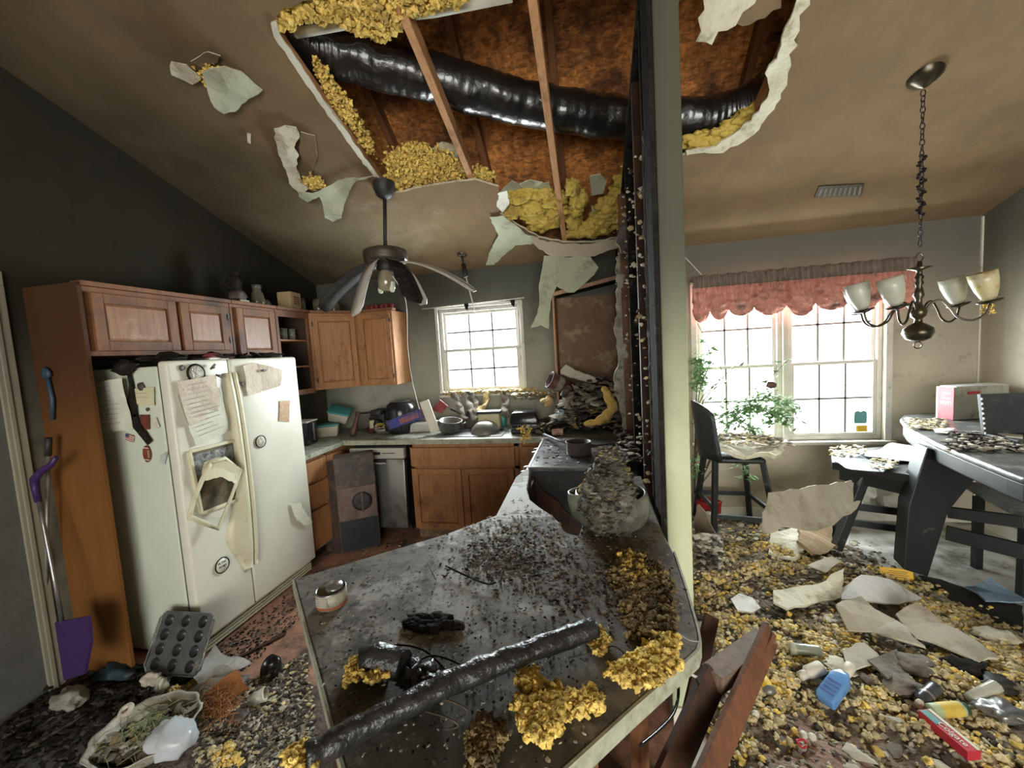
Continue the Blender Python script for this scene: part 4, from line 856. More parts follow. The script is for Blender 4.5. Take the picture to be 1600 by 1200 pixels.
fluff('insulation_strip', 'long thin strip of yellow insulation along the left joist of the ceiling hole', [(488, 92), (500, 96), (522, 130), (545, 160), (562, 190), (578, 215), (588, 248), (576, 240), (548, 200), (520, 168), (500, 125)], 260, (0.008, 0.018), lambda x, y, g: AC(x, y, g.uniform(0.07, 0.12)), 3, jit=2)
fluff('insulation_bank', 'bank of loose yellow insulation behind the ceiling fan rod', [(606, 236), (650, 226), (690, 236), (718, 252), (738, 276), (700, 284), (620, 300), (606, 288)], 900, (0.007, 0.017), lambda x, y, g: AC(x, y, g.uniform(0.02, 0.05)+max(0, (290-y))*0.0009), 4)
fluff('insulation_bank', 'small triangle of yellow insulation right of the second joist foot in the ceiling', [(742, 262), (760, 266), (776, 278), (772, 282), (746, 280)], 90, (0.006, 0.014), lambda x, y, g: AC(x, y, g.uniform(0.02, 0.05)), 5)
M_batt = mat('glass_wool_batt', (0.62, 0.47, 0.12), (0.46, 0.33, 0.07), scale=14, rough=1, bump=0.7, bscale=40, spec=0.05, dirt=(0.28, 0.20, 0.06), dscale=9, damt=0.3)
def batt(px, label, seed, dz=0.05, r=0.05, n=7, sq=(1.5, 1.0, 0.8)):
    g = random.Random(seed); mb = MB()
    for i in range(len(px)):
        c = AC(px[i][0], px[i][1], dz+g.uniform(0, .04)); mb.blob(c, r*g.uniform(1.15, 1.6), 4, 0.5, 2.0, seed+i, squash=sq)
    o = recenter(mb.build('insulation_batt', M_batt)); tag(o, label, 'insulation')
batt([(812, 305), (845, 300), (865, 312), (830, 325)], 'folded yellow wool batt on the sagging drywall left of the middle joist', 11)
batt([(800, 330), (835, 338), (858, 345), (868, 330), (845, 352)], 'lower folded yellow wool batt left of the middle joist', 21, 0.04)
batt([(895, 292), (905, 310), (900, 328), (897, 345)], 'upright yellow wool batt right of the middle joist', 31, 0.05, 0.045, sq=(1.0, 1.2, 1.0))
batt([(905, 360), (930, 355), (955, 345), (975, 335), (960, 318), (975, 300), (985, 280), (940, 340)], 'large yellow wool batt lying against the burnt wall top in the ceiling hole', 41, 0.04, 0.06, sq=(1.4, 1.2, 0.8))
batt([(1085, 222), (1110, 220), (1135, 208), (1155, 195), (1175, 180)], 'yellow wool insulation under the duct right of the standing post', 51, 0.05, 0.045)
batt([(990, 255), (1000, 215), (995, 238)], 'narrow yellow insulation tuft at the top of the burnt wall', 61, 0.03, 0.03)
# torn drywall and paper, each one its own piece
def piece(name, label, px, fn, m, seed, thick=0.010, jag=0.008, bump=0.01, cat='drywall'):
    o = torn([fn(*p) for p in px], thick, jag, 0.03, bump, seed, m=m, name=name); tag(o, label, cat); return o
G2 = [M_gyp, M_gyp]; C2 = [M_ceil, M_gyp]; P2 = [M_paper]
piece('drywall_flap', 'sagging lower lip of broken drywall under the wool batts', [(826, 368), (850, 376), (884, 381), (925, 381), (966, 372), (985, 350), (988, 372), (975, 384), (930, 400), (890, 400), (858, 398), (838, 385)], lambda x, y: AY(x, y, 3.42), [mat('lip_paper', (0.42, 0.36, 0.27), (0.36, 0.31, 0.23), scale=4, rough=.9), M_gyp], 2)
piece('hanging_paper', 'pale green torn drywall paper hanging in front of the scorched cabinet', [(850, 399), (890, 402), (918, 397), (935, 418), (928, 430), (919, 438), (897, 457), (886, 457), (870, 447), (864, 460), (860, 478), (858, 496), (857, 514), (845, 508), (829, 513), (840, 490), (843, 470), (842, 450), (846, 425)], lambda x, y: AY(x, y, 3.40+0.05*math.sin(x*.05)), P2, 3, 0.004, 0.004, 0.02, 'paper')
piece('peeled_paper', 'pale green peeled paper tongue against the ceiling left of the wool batts', [(765, 340), (785, 337), (806, 350), (820, 366), (842, 372), (830, 382), (805, 384), (785, 400), (772, 414), (759, 414), (766, 392), (779, 368)], lambda x, y: AC(x, y, -0.02), P2, 4, 0.004, 0.006, 0.006, 'paper')
piece('drywall_flake', 'small white torn flake at the upper left of the ceiling', [(268, 94), (292, 99), (300, 108), (316, 122), (300, 133), (288, 126), (268, 116)], lambda x, y: AC(x, y, -0.03), G2, 5, 0.006, 0.006)
piece('drywall_flake', 'large pale torn flake hanging from the upper left ceiling, beside the small one', [(318, 122), (330, 108), (352, 104), (378, 116), (410, 138), (388, 152), (368, 176), (350, 178), (334, 165), (325, 146)], lambda x, y: AC(x, y, -0.05+0.0008*(x-360)), [M_paper, M_gyp], 6, 0.006, 0.006, 0.025)
piece('drywall_flake', 'curled brown ceiling paint flap above the large pale flake', [(298, 96), (325, 82), (345, 84), (340, 98), (318, 108)], lambda x, y: AC(x, y, -0.02), C2, 7, 0.006, 0.004, 0.02)
piece('drywall_flake', 'long pale torn strip of ceiling left of the fan', [(428, 202), (445, 198), (462, 200), (468, 215), (460, 228), (467, 242), (462, 262), (470, 282), (482, 292), (470, 300), (452, 286), (442, 262), (434, 238)], lambda x, y: AC(x, y, -0.03), G2, 8, 0.006, 0.006, 0.02)
piece('drywall_flake', 'pale green torn sheet hanging from the ceiling, its tip pointing down beside the fan rod', [(468, 296), (488, 300), (512, 292), (540, 281), (584, 275), (556, 284), (545, 300), (537, 322), (534, 340), (520, 347), (508, 336), (505, 318), (499, 305), (480, 315), (467, 308)], lambda x, y: AC(x, y, -0.04-0.0006*(y-290)), [M_paper, M_gyp], 9, 0.005, 0.004, 0.02)
piece('drywall_flake', 'brown ceiling flap hanging beside the long pale strip', [(470, 205), (492, 212), (496, 240), (488, 270), (474, 262), (468, 235)], lambda x, y: AC(x, y, -0.015), C2, 10, 0.006, 0.004, 0.008)
fluff('insulation_clump', 'small orange-yellow insulation tuft poking through the ceiling by the long pale strip', [(472, 278), (498, 278), (508, 290), (485, 296)], 70, (0.006, 0.013), lambda x, y, g: AC(x, y, -0.04), 12)
fluff('insulation_clump', 'tiny yellow insulation tuft between the two flakes at the upper left of the ceiling', [(308, 108), (340, 104), (345, 116), (318, 128)], 50, (0.005, 0.012), lambda x, y, g: AC(x, y, -0.03), 13)
piece('paint_chip', 'tiny white chip on the left part of the ceiling', [(386, 208), (392, 210), (392, 224), (387, 222)], lambda x, y: AC(x, y, -0.012), G2, 14, 0.004, 0.002)
piece('drywall_edge', 'jagged white broken rim along the right side of the ceiling hole', [(1266, -6), (1250, 40), (1236, 96), (1219, 152), (1186, 200), (1152, 224), (1118, 236), (1074, 246), (1072, 238), (1118, 226), (1146, 210), (1174, 188), (1198, 150), (1196, 120), (1214, 92), (1220, 70), (1226, 45), (1240, 18), (1248, -6)], lambda x, y: AC(x, y, -0.02), G2, 15, 0.01, 0.014, 0.02)
piece('drywall_flap', 'ragged white drywall flap hanging at the top right of the hole', [(1098, -8), (1190, -8), (1180, 12), (1160, 22), (1148, 36), (1120, 38), (1110, 58), (1086, 54), (1094, 38), (1090, 22), (1100, 10)], lambda x, y: AC(x, y, -0.03), G2, 16, 0.01, 0.012, 0.03)
piece('drywall_flap', 'dark smoked drywall flap behind the white one at the top right of the hole', [(1140, -8), (1230, -8), (1222, 20), (1196, 34), (1160, 42), (1130, 30)], lambda x, y: AC(x, y, -0.0), C2, 17, 0.01, 0.012, 0.02)
piece('drywall_edge', 'white broken edge of drywall left of the ceiling hole', [(423, 36), (431, 33), (436, 52), (470, 100), (530, 190), (586, 268), (592, 276), (584, 276), (528, 200), (466, 112), (428, 58)], lambda x, y: AC(x, y, -0.008), [M_trimw, M_gyp], 18, 0.008, 0.006, 0.006)
piece('drywall_flap', 'pale scrap of drywall standing on the insulation behind the second joist', [(676, 230), (690, 222), (712, 230), (716, 248), (690, 242)], lambda x, y: AC(x, y, 0.10), G2, 19, 0.008, 0.006)
for i, (P_, lb) in enumerate((([(782, 300), (800, 282), (815, 290), (806, 312), (790, 318)], 'grey drywall shard standing left of the wool batts'), ([(806, 290), (828, 280), (848, 284), (832, 296)], 'greenish drywall shard above the left wool batt'),
        ([(835, 292), (858, 284), (862, 300)], 'small drywall shard leaning at the middle joist'), ([(921, 276), (938, 272), (948, 284), (942, 302), (924, 305)], 'pale mint drywall shard standing right of the middle joist'),
        ([(778, 302), (792, 298), (796, 318), (785, 330), (776, 322)], 'bright white drywall shard at the left tip of the sagging lip'), ([(924, 322), (938, 326), (936, 346), (924, 344)], 'small pale shard on the large wool batt'))):
    piece('drywall_shard', lb, P_, lambda x, y: AC(x, y, 0.08 if i != 4 else 0.0), [M_paper if i != 4 else M_trimw, M_gyp], 20+i, 0.008, 0.004, 0.006)
# ------------------------------------------------------------------ burnt open partition
def zt(y): return zc(y)-0.02
struct(MB().add([(x, y, z) for x in (PX1-0.022, PX1-0.015) for y, z in ((PY0+0.175, 0), (YB-.005, 0), (YB-.005, zt(YB)), (PY0+0.175, zt(PY0+0.17)))], [(0,1,2,3),(7,6,5,4),(0,4,5,1),(1,5,6,2),(2,6,7,3),(3,7,4,0)]).build('wall_partition_lining', M_char))
stl = ['charred stud nearest the standing post', 'charred stud behind the melted appliance', 'charred black stud behind the range', 'brown scorched stud beside the burnt corner cabinet', 'brown stud at the corner of the burnt cabinet']
for y, m, lb, xx in ((1.92, M_char, stl[0], .262), (2.22, M_dkp, stl[1], .258), (2.62, M_char, stl[2], .25), (3.0, M_oakd, stl[3], .232), (3.42, M_oakd, stl[4], .25)):
    o = recenter(MB().box((xx, y, 0.0), (PX1-0.023, y+0.042, zt(y)-0.03)).build('wall_stud', m, bevel=0.003)); tag(o, lb, 'stud')
mb = MB(); mb.bar((0.30, PY0+0.18, zt(PY0+0.18)-0.012), (0.30, YB-0.02, zt(YB)-0.012), 0.088, 0.038); tag(recenter(mb.build('top_plate', M_char)), 'charred sloping top plate of the burnt partition', 'beam')
piece('drywall_strip', 'ragged white drywall strip left standing on the burnt partition by the corner cabinet', [(962, 402), (970, 396), (976, 405), (975, 470), (979, 540), (981, 600), (985, 640), (987, 700), (976, 690), (968, 640), (960, 600), (966, 560), (960, 520), (964, 470)], lambda x, y: AX(x, y, 0.222) if False else AY(x, y, 3.02), [mat('scorched_drywall', (0.45, 0.43, 0.34), (0.2, 0.18, 0.13), scale=9, rough=.9, bump=.3, dirt=(0.06, 0.05, 0.04), dscale=14, damt=.3), M_gyp], 31, 0.01, 0.012, 0.02)
piece('drywall_strip', 'torn grey drywall scrap at the head of the burnt partition', [(966, 355), (985, 340), (992, 300), (1000, 250), (1006, 240), (1004, 320), (996, 345), (986, 400), (970, 395), (962, 380)], lambda x, y: AY(x, y, 2.7), [M_hood, M_gyp], 32, 0.01, 0.01, 0.03)
piece('drywall_strip', 'charred grey drywall edge beside the standing post', [(1003, 215), (1012, 180), (1016, 260), (1018, 380), (1026, 560), (1030, 700), (1038, 790), (1024, 790), (1018, 640), (1010, 480), (1006, 330)], lambda x, y: AY(x, y, 1.86), [mat('ash_grey', (0.10, 0.095, 0.088), (0.05, 0.047, 0.043), scale=12, rough=.9, bump=.5, dirt=(0.25, 0.24, 0.2), dscale=20, damt=.15)], 33, 0.01, 0.008, 0.03)
g = random.Random(77); C = [(g.uniform(.225, .262), g.choice([1.93, 2.25, 2.64, 3.02, 3.44])+g.uniform(-.01, .05), g.uniform(.95, 2.6)) for _ in range(260)]
tag(recenter(blobs('stud_crumbs', C, [g.uniform(.004, .013) for _ in C], [M_gyp, M_insf, M_hood], (1.2, 1, .8), 1, .5, 7, None, True, [g.choice([0, 0, 1, 2]) for _ in C])), 'white and yellow flecks stuck to the charred studs of the partition', 'debris', kind='stuff')
# ------------------------------------------------------------------ ceiling fan
fc = AC(600, 285); hub = Vector((-1.415, 2.69, 2.36))
fn = thing('ceiling_fan', 'soot-covered ceiling fan with heat-drooped blades in front of the kitchen window', 'ceiling fan', hub)
M_fan = mat('sooty_brass', (0.085, 0.07, 0.05), (0.05, 0.042, 0.032), scale=10, rough=0.45, metal=0.4, bump=0.1, dirt=(0.14, 0.12, 0.09), dscale=9, damt=.2)
top_ = Vector((hub.x+0.03, hub.y, zc(hub.y)-0.004))
MB().lathe([(0.0, -0.085), (0.03, -0.08), (0.055, -0.06), (0.075, -0.01), (0.078, 0.03)], 24, M=Matrix.Translation(top_)).build('canopy', M_black, fn, w=True)
MB().tube([top_-Vector((0, 0, 0.07)), hub+Vector((0, 0, 0.03))], 0.014, 10).build('down_rod', M_black, fn, w=True)
MB().lathe([(0, 0.045), (0.13, 0.045), (0.152, 0.035), (0.156, 0.005), (0.15, -0.02), (0.152, -0.035), (0.10, -0.05), (0.0, -0.055)], 36, M=Matrix.Translation(hub)).build('motor_housing', M_fan, fn, w=True)
MB().lathe([(0.06, -0.05), (0.075, -0.085), (0.05, -0.11), (0.03, -0.14), (0, -0.14)], 24, M=Matrix.Translation(hub)).build('switch_housing', M_black, fn, w=True)
M_bl = mat('pale_blade_underside', (0.43, 0.41, 0.36), (0.36, 0.34, 0.3), scale=5, rough=.45, dirt=(0.2, 0.18, 0.14), dscale=8, damt=.1)
def blade(tip, m1, m2, wd=0.13, droop=1.0, tw=0.0):
    a = hub+Vector((0, 0, -0.05)); d = (tip-a); d.z = 0; L_ = d.length; d.normalize(); s = Vector((-d.y, d.x, 0)); a = a+d*0.10; hz = tip.z-a.z
    mb = MB(); n = 14; vs = []
    for i in range(n+1):
        t = i/n; c = a+d*(L_-0.10)*t+Vector((0, 0, hz*t**1.7)); w_ = wd*(0.55+0.45*min(1, t*2.2))*(1 if t < .97 else .6)
        sd = s*math.cos(tw)+Vector((0, 0, 1))*math.sin(tw)
        vs += [c-sd*w_/2, c+sd*w_/2]
    fs = [(2*i, 2*i+2, 2*i+3, 2*i+1) for i in range(n)]
    mb.add(vs, fs, True); o = mb.build('blade', [m1], fn, w=True, solid=0.006)
    k = MB(); k.bar(a-d*0.04+Vector((0, 0, 0.005)), a+d*0.06+Vector((0, 0, hz*.02)), 0.03, 0.01, w2=0.07); k.build('blade_iron', M_fan, o, w=False) if False else k.build('blade_iron', M_fan, fn, w=True)
    return o
blade(AY(556, 492, 2.33), M_bl, M_black, 0.105, tw=0.35)
blade(AY(503, 484, 2.80), M_black, M_black, 0.12, tw=0.5)
blade(AY(742, 455, 2.62), M_bl, M_black, 0.105, tw=0.25)
blade(AY(648, 472, 2.36), M_char, M_black, 0.14, tw=-0.2)
blade(AY(662, 476, 2.98), M_bl, M_black, 0.12)
lk = MB().lathe([(0.03, 0), (0.05, -0.02), (0.062, -0.07), (0.058, -0.13), (0.03, -0.15)], 20, M=Matrix.Translation(hub+Vector((0.0, -0.02, -0.10)))).build('glass_shade', mat('smoked_glass', (0.30, 0.26, 0.16), (0.16, 0.14, 0.09), rough=.15, spec=.8, scale=10, bump=.1), fn, w=True)
for dx, dy in ((-0.045, -0.03), (0.05, -0.04)):
    MB().lathe([(0, -0.055), (0.012, -0.05), (0.02, -0.03), (0.014, 0.0), (0.012, 0.02)], 14, M=Matrix.Translation(hub+Vector((dx, dy, -0.21)))).build('bulb', M_papw, fn, w=True)
cr = [hub+Vector((0.06, -0.04, -0.15)), AY(634, 470, 2.75), AY(637, 540, 2.95), AY(643, 590, 3.15), AY(650, 620, 3.35), AY(657, 646, 3.45)]
tag(recenter(MB().tube(smooth_path(cr, 6), 0.0035, 6).build('hanging_wire', M_trimw)), 'thin pale cord hanging from the ceiling fan down to the black air fryer', 'cord')
# pendant by the window
c0 = AC(722, 398); pd = thing('pendant_socket', 'small dark ceiling lamp socket with a thin white tube over the kitchen window', 'lamp', c0)
MB().lathe([(0, -0.015), (0.04, -0.013), (0.048, 0.004), (0.048, 0.02)], 20, M=Matrix.Translation(c0)).build('canopy', M_fan, pd, w=True)
d0 = c0+Vector((0.0, -0.01, -0.015)); d1 = AY(727, 428, c0.y-0.03); d2 = AY(742, 487, c0.y-0.05)
MB().tube([d0, d0.lerp(d1, .5)], 0.010, 10).build('stem', M_black, pd, w=True); MB().tube([d0.lerp(d1, .45), d1, d1.lerp(d2, .08)], [0.02, 0.022, 0.017], 14).build('socket', M_black, pd, w=True)
MB().tube([d1, d2], 0.006, 8).build('tube', M_trimw, pd, w=True)
# ceiling air vent
mb = MB(); q = [AC(1279, 290), AC(1350, 286), AC(1346, 305), AC(1272, 307)]; cv = sum(q, Vector())/4
v_ = thing('ceiling_vent', 'grey louvred air vent in the dining room ceiling', 'vent', cv)
nrm = Vector((0, -SL, -1)).normalized()
mb.add([p+nrm*k for k in (0.001, 0.010) for p in q], [(0,1,2,3),(7,6,5,4),(0,4,5,1),(1,5,6,2),(2,6,7,3),(3,7,4,0)]); mb.build('frame', M_fan, v_, w=True)
mb = MB()
for i in range(9):
    t = (i+.7)/9.4; a, b = q[0].lerp(q[3], .15).lerp(q[1].lerp(q[2], .15), t), q[0].lerp(q[3], .85).lerp(q[1].lerp(q[2], .85), t); mb.bar(a+nrm*.013, b+nrm*.013, 0.012, 0.004, up=nrm)
mb.build('louver', mat('vent_grey', (0.2, 0.19, 0.16), rough=.6), v_, w=True)
# ------------------------------------------------------------------ chandelier
cc = AC(1443, 122); X, Y = cc.x, cc.y; zb = AY(1440, 520, Y).z
ch = thing('chandelier', 'sooty brass chandelier with tulip glass shades hanging in the dining room', 'chandelier', (X, Y, zb))
M_br = mat('tarnished_brass', (0.10, 0.08, 0.045), (0.045, 0.04, 0.03), scale=9, rough=.3, metal=.8, bump=.05, dirt=(0.05, 0.045, 0.04), dscale=12, damt=.35)
M_sh = mat('dusty_frosted_glass', (0.56, 0.57, 0.48), (0.44, 0.45, 0.37), scale=8, rough=.3, spec=.6, bump=.05, dirt=(0.5, 0.44, 0.24), dscale=7, damt=.15, alpha=0.85)
T = Matrix.Translation((X, Y, zb)); cz = cc.z-zb
MB().lathe([(0, cz-0.05), (0.02, cz-.045), (0.055, cz-.02), (0.075, cz+0.0), (0.08, cz+0.03)], 24, M=T).build('canopy', M_br, ch, w=True)
mb = MB(); z = 0.47
while z < cz-0.05:
    k = int(z*100) % 2; R90 = Matrix.Rotation(PI/2*k+rnd.uniform(-.3, .3), 4, 'Z'); pp = []
    for i in range(9): a = 2*PI*i/8; pp.append(T @ R90 @ Vector((0.010*math.cos(a), 0.0, z+0.017*math.sin(a))))
    mb.tube(pp, 0.0028, 5, cap=False); z += 0.027
mb.build('chain', M_black, ch, w=True)
mb = MB()
for k in range(26): a = k*1.3; mb.blob(T @ Vector((0.012*math.cos(a), 0.012*math.sin(a), 0.62+k*0.012)), 0.010, 1, .4, 2, k)
mb.build('burnt_cord', M_char, ch, w=True)
MB().lathe([(0, -0.045), (0.02, -0.045), (0.05, -0.03), (0.066, 0.0), (0.06, 0.025), (0.035, 0.045), (0.018, 0.055), (0.016, 0.075), (0.032, 0.09), (0.036, 0.115), (0.028, 0.135), (0.015, 0.15), (0.014, 0.18), (0.024, 0.20), (0.018, 0.225), (0.013, 0.25), (0.02, 0.265), (0.013, 0.28),
            (0.02, 0.295), (0.012, 0.31), (0.013, 0.33), (0.05, 0.345), (0.012, 0.352), (0.01, 0.375), (0.0, 0.38)], 24, M=T).build('body', M_br, ch, w=True)
mb = MB(); mb.tube([T @ Vector((0.018*math.cos(2*PI*i/16), 0, -0.065+0.018*math.sin(2*PI*i/16))) for i in range(17)], 0.003, 6, cap=False); mb.build('ring', M_br, ch, w=True)
mb = MB(); mb.tube([T @ Vector((0.016*math.cos(2*PI*i/16), 0, 0.40+0.022*math.sin(2*PI*i/16))) for i in range(17)], 0.003, 6, cap=False); mb.build('hook', M_br, ch, w=True)
for deg, bent, m_ in ((8, 0, M_sh), (-30, 0, mat('scorched_yellow_glass', (0.55, 0.47, 0.22), (0.45, 0.42, 0.3), scale=12, rough=.3, dirt=(0.3, 0.2, 0.07), dscale=20, damt=.3)), (110, 0, M_sh), (172, 0, M_sh), (208, 0, M_sh)):
    a = math.radians(deg)+0.2; d = Vector((math.cos(a), math.sin(a), 0)); P = []
    for r, z in ((0.025, 0.115), (0.05, 0.155), (0.085, 0.165), (0.12, 0.12), (0.15, 0.07), (0.20, 0.05), (0.245, 0.075), (0.262, 0.125)): P.append(T @ (d*r+Vector((0, 0, z))))
    ar = MB().tube(smooth_path(P, 5), 0.0055, 8).build('arm', M_br, ch, w=True)
    e = T @ (d*0.262+Vector((0, 0, 0.125))); Te = Matrix.Translation(e) @ Matrix.Rotation(math.radians(-14), 4, 'Y')
    MB().lathe([(0.0, 0.0), (0.045, 0.012), (0.048, 0.018), (0.02, 0.016), (0.018, 0.03), (0.017, 0.06), (0.0, 0.06)], 20, M=Te).build('candle_cup', M_br, ar, w=True)
    MB().lathe([(0.019, 0.022), (0.029, 0.04), (0.041, 0.075), (0.049, 0.12), (0.052, 0.165)], 26, M=Te).build('shade', m_, ar, w=True, solid=0.004)
fluff('insulation_scrap', 'yellow insulation scrap caught on the right arm of the chandelier', [(1535, 470), (1550, 470), (1556, 480), (1542, 490)], 18, (0.004, 0.010), lambda x, y, g: AY(x, y, Y-0.05), 77)

# ------------------------------------------------------------------ things on the kitchen counter
ZC = 0.912
def cm(name, c1, c2=None, **k): return mat(name, c1, c2, **{**dict(scale=10, rough=.5, bump=.08, dirt=(0.13, 0.11, 0.085), dscale=12, damt=.12), **k})
M_teal = cm('teal_plastic', (0.06, 0.30, 0.30), (0.05, 0.24, 0.24)); M_tub = cm('milky_plastic', (0.50, 0.46, 0.36), (0.42, 0.38, 0.29)); M_gl_b = cm('gloss_black', (0.012, 0.012, 0.013), (0.02, 0.02, 0.021), rough=.18, dirt=(0.12, .115, .1), damt=.02)
M_grey = cm('grey_metal', (0.24, 0.23, 0.2), (0.17, 0.16, 0.14), metal=.4, rough=.4); M_cream = cm('cream_plastic', (0.52, 0.46, 0.28), (0.44, 0.38, 0.22)); M_blue = cm('blue_carton', (0.03, 0.06, 0.30), (0.06, 0.03, 0.10), scale=14, dirt=(0.30, 0.13, 0.04), dscale=16, damt=.15)
M_rust = cm('rust_brown_bag', (0.11, 0.04, 0.03), (0.06, 0.025, 0.02)); M_steelb = cm('dull_pot_steel', (0.36, 0.36, 0.35), (0.26, 0.26, 0.25), metal=.8, rough=.3, damt=.2); M_lt = cm('pale_board', (0.62, 0.58, 0.48), (0.54, 0.50, 0.4))
M_clear = cm('cloudy_clear_plastic', (0.55, 0.54, 0.45), (0.45, 0.44, 0.36), alpha=.75, rough=.2); M_fabric = cm('scorched_cloth', (0.22, 0.19, 0.15), (0.10, 0.085, 0.07), scale=14, rough=.95, bump=.5)
def rbox(parent, name, m, c, d, rot=(0, 0, 0), bev=0.008, seg=3):
    o = MB().cbox((0, 0, d[2]/2), d).build(name, m, parent, bevel=bev, seg=seg); o.location = c; o.rotation_euler = rot; return o
def lth(parent, name, m, prof, c=(0, 0, 0), rot=(0, 0, 0), n=24, solid=None):
    o = MB().lathe(prof, n).build(name, m, parent, solid=solid); o.location = c; o.rotation_euler = rot; return o
def at(px, py, z=ZC): p = AZ(px, py, z); return p
# toaster oven
t = thing('toaster_oven', 'small black toaster oven with pale top edge beside the refrigerator', 'toaster oven', AZ(476, 697, ZC)+Vector((-.10, .07, 0)), 0.15)
rbox(t, 'body', M_gl_b, (0, 0, 0.0), (0.24, 0.16, 0.20)); rbox(t, 'top_edge', M_lt, (0.0, 0, 0.20), (0.26, 0.18, 0.014), bev=.003); rbox(t, 'handle', M_steel, (0.124, 0.02, 0.03), (0.012, 0.012, 0.16), bev=.003)
# two food containers
def container(loc, rot, label, s=1.0):
    t = thing('food_container', label, 'food container', loc, rot, 'teal-lidded food containers')
    mb = MB(); w, d, h = 0.21*s, 0.17*s, 0.105*s; a = .86
    mb.add([(sx*w/2*k, sy*d/2*k, z) for k, z in ((a, 0), (1, h)) for sx, sy in ((-1,-1),(1,-1),(1,1),(-1,1))], [(0,3,2,1),(4,5,6,7),(0,1,5,4),(1,2,6,5),(2,3,7,6),(3,0,4,7)])
    mb.build('tub', M_tub, t, bevel=.014, seg=4); rbox(t, 'lid', M_teal, (0, 0, h), (w*1.06, d*1.07, 0.018), bev=.007); return t
p = at(512, 684); container((p.x-.05, p.y+.08, ZC), 0.5, 'teal-lidded food container standing flat on the corner worktop')
container((p.x-.02, p.y+.22, ZC+.135), (0.35, 0.30, 0.4), 'teal-lidded food container tilted on top of the other one', .95)
# wrapper stick, canister, jar
p = at(551, 682); tag(recenter(MB().tube([(p.x, p.y, ZC+.01), (p.x+.01, p.y+.03, ZC+.08), (p.x+.03, p.y+.05, ZC+.17), (p.x+.035, p.y+.07, ZC+.23)], [0.035, 0.028, 0.016, 0.022], 8).build('bag', M_rust)), 'narrow rust-brown twisted bag standing between containers and grey canister', 'bag')
p = at(566, 672); t = thing('canister', 'plain grey metal canister in the counter corner', 'canister', (p.x, p.y+.07, ZC)); lth(t, 'body', M_grey, [(0, 0), (.078, 0), (.082, .005), (.082, .16), (.086, .165), (.078, .168), (.074, .02), (0, .02)])
p = at(588, 664); t = thing('spice_jar', 'small cream jar behind the bowl of wrappers', 'jar', (AY(582, 660, 3.62).x, 3.62, ZC)); lth(t, 'body', M_cream, [(0, 0), (.03, 0), (.032, .09), (.024, .11)]); lth(t, 'lid', M_black, [(.026, .11), (.027, .135), (0, .137)])
# air fryer
t = thing('air_fryer', 'large glossy black round air fryer left of the window', 'air fryer', (AY(628, 660, 3.55).x, 3.55, ZC))
lth(t, 'body', M_gl_b, [(0, 0), (.12, 0), (.14, .02), (.15, .12), (.148, .22), (.13, .275), (.09, .30), (0, .306)], n=32)
lth(t, 'top_ring', M_steelb, [(.075, .301), (.09, .306), (.10, .30)]); rbox(t, 'basket_front', M_gl_b, (-.02, -.135, .03), (.16, .05, .12), bev=.015); rbox(t, 'handle', M_black, (-.02, -.185, .07), (.035, .09, .03), bev=.01)
t = thing('coffee_maker', 'slim black coffee maker left of the air fryer', 'coffee maker', (AY(593, 660, 3.6).x, 3.62, ZC)); rbox(t, 'body', M_black, (0, .03, 0), (.11, .10, .22)); rbox(t, 'head', M_black, (0, -.03, .17), (.11, .12, .05)); lth(t, 'jug', M_gl_b, [(0, 0), (.04, 0), (.045, .07), (.03, .11)], (0, -.05, .01))
# bowl with wrappers
p = at(598, 680); t = thing('mixing_bowl', 'shallow grey bowl heaped with bright wrappers at the front of the counter', 'bowl', (p.x-.03, p.y+.10, ZC)); lth(t, 'bowl', M_grey, [(0, 0), (.06, 0), (.095, .03), (.11, .06), (.105, .058), (.055, .008), (0, .006)])
WR = [M_red, cm('yellow_wrapper', (.62, .48, .06), (.5, .4, .1)), cm('white_wrapper', (.6, .58, .5)), cm('dark_wrapper', (.05, .04, .04)), cm('green_wrapper', (.08, .16, .06))]
o = blobs('wrappers', [(rnd.uniform(-.08, .08), rnd.uniform(-.08, .08), .05+rnd.uniform(0, .04)) for _ in range(60)], [rnd.uniform(.012, .026) for _ in range(60)], WR, (1.5, 1, .3), 1, .5, 5, t, True, [rnd.choice([0, 1, 1, 2, 3, 4]) for _ in range(60)]); tag(o, kind='stuff')
o = torn([at(566, 668, ZC+.03), at(580, 652, ZC+.08), at(590, 656, ZC+.07), at(582, 676, ZC+.02)], .002, .006, .02, .02, 3, m=[M_red], name='wrapper'); tag(o, 'crumpled red wrapper left of the shallow bowl', 'wrapper')
# blue carton
a, b = AZ(603, 672, .95), AZ(664, 652, .99); a = Vector((-1.86, 3.33, .945)); 
t = thing('carton', 'long blue and orange food carton lying tilted over the bowl', 'box', AY(634, 655, 3.36), (math.radians(0), math.radians(-17), 0.0))
MB().cbox((0, 0, 0), (.36, .07, .085)).build('box', M_blue, t, bevel=.002); MB().cbox((0.02, 0, .0435), (.30, .055, .001)).build('top_print', cm('light_blue_print', (.16, .22, .5), (.45, .25, .12), scale=16), t); MB().cbox((0.05, -.036, 0.0), (.2, .001, .05)).build('front_print', cm('orange_print', (.45, .14, .03), (.03, .04, .2), scale=22), t); MB().cbox((0.181, 0, 0), (.001, .06, .075)).build('end_print', cm('red_print', (.3, .05, .05), (.2, .1, .3), scale=14), t)
p = at(655, 676); t = thing('plastic_tub', 'cloudy clear plastic tub lying in front of the air fryer', 'tub', (p.x, p.y+.07, ZC)); rbox(t, 'tub', M_clear, (0, 0, 0), (.25, .13, .085), (0, 0, .12), bev=.02)
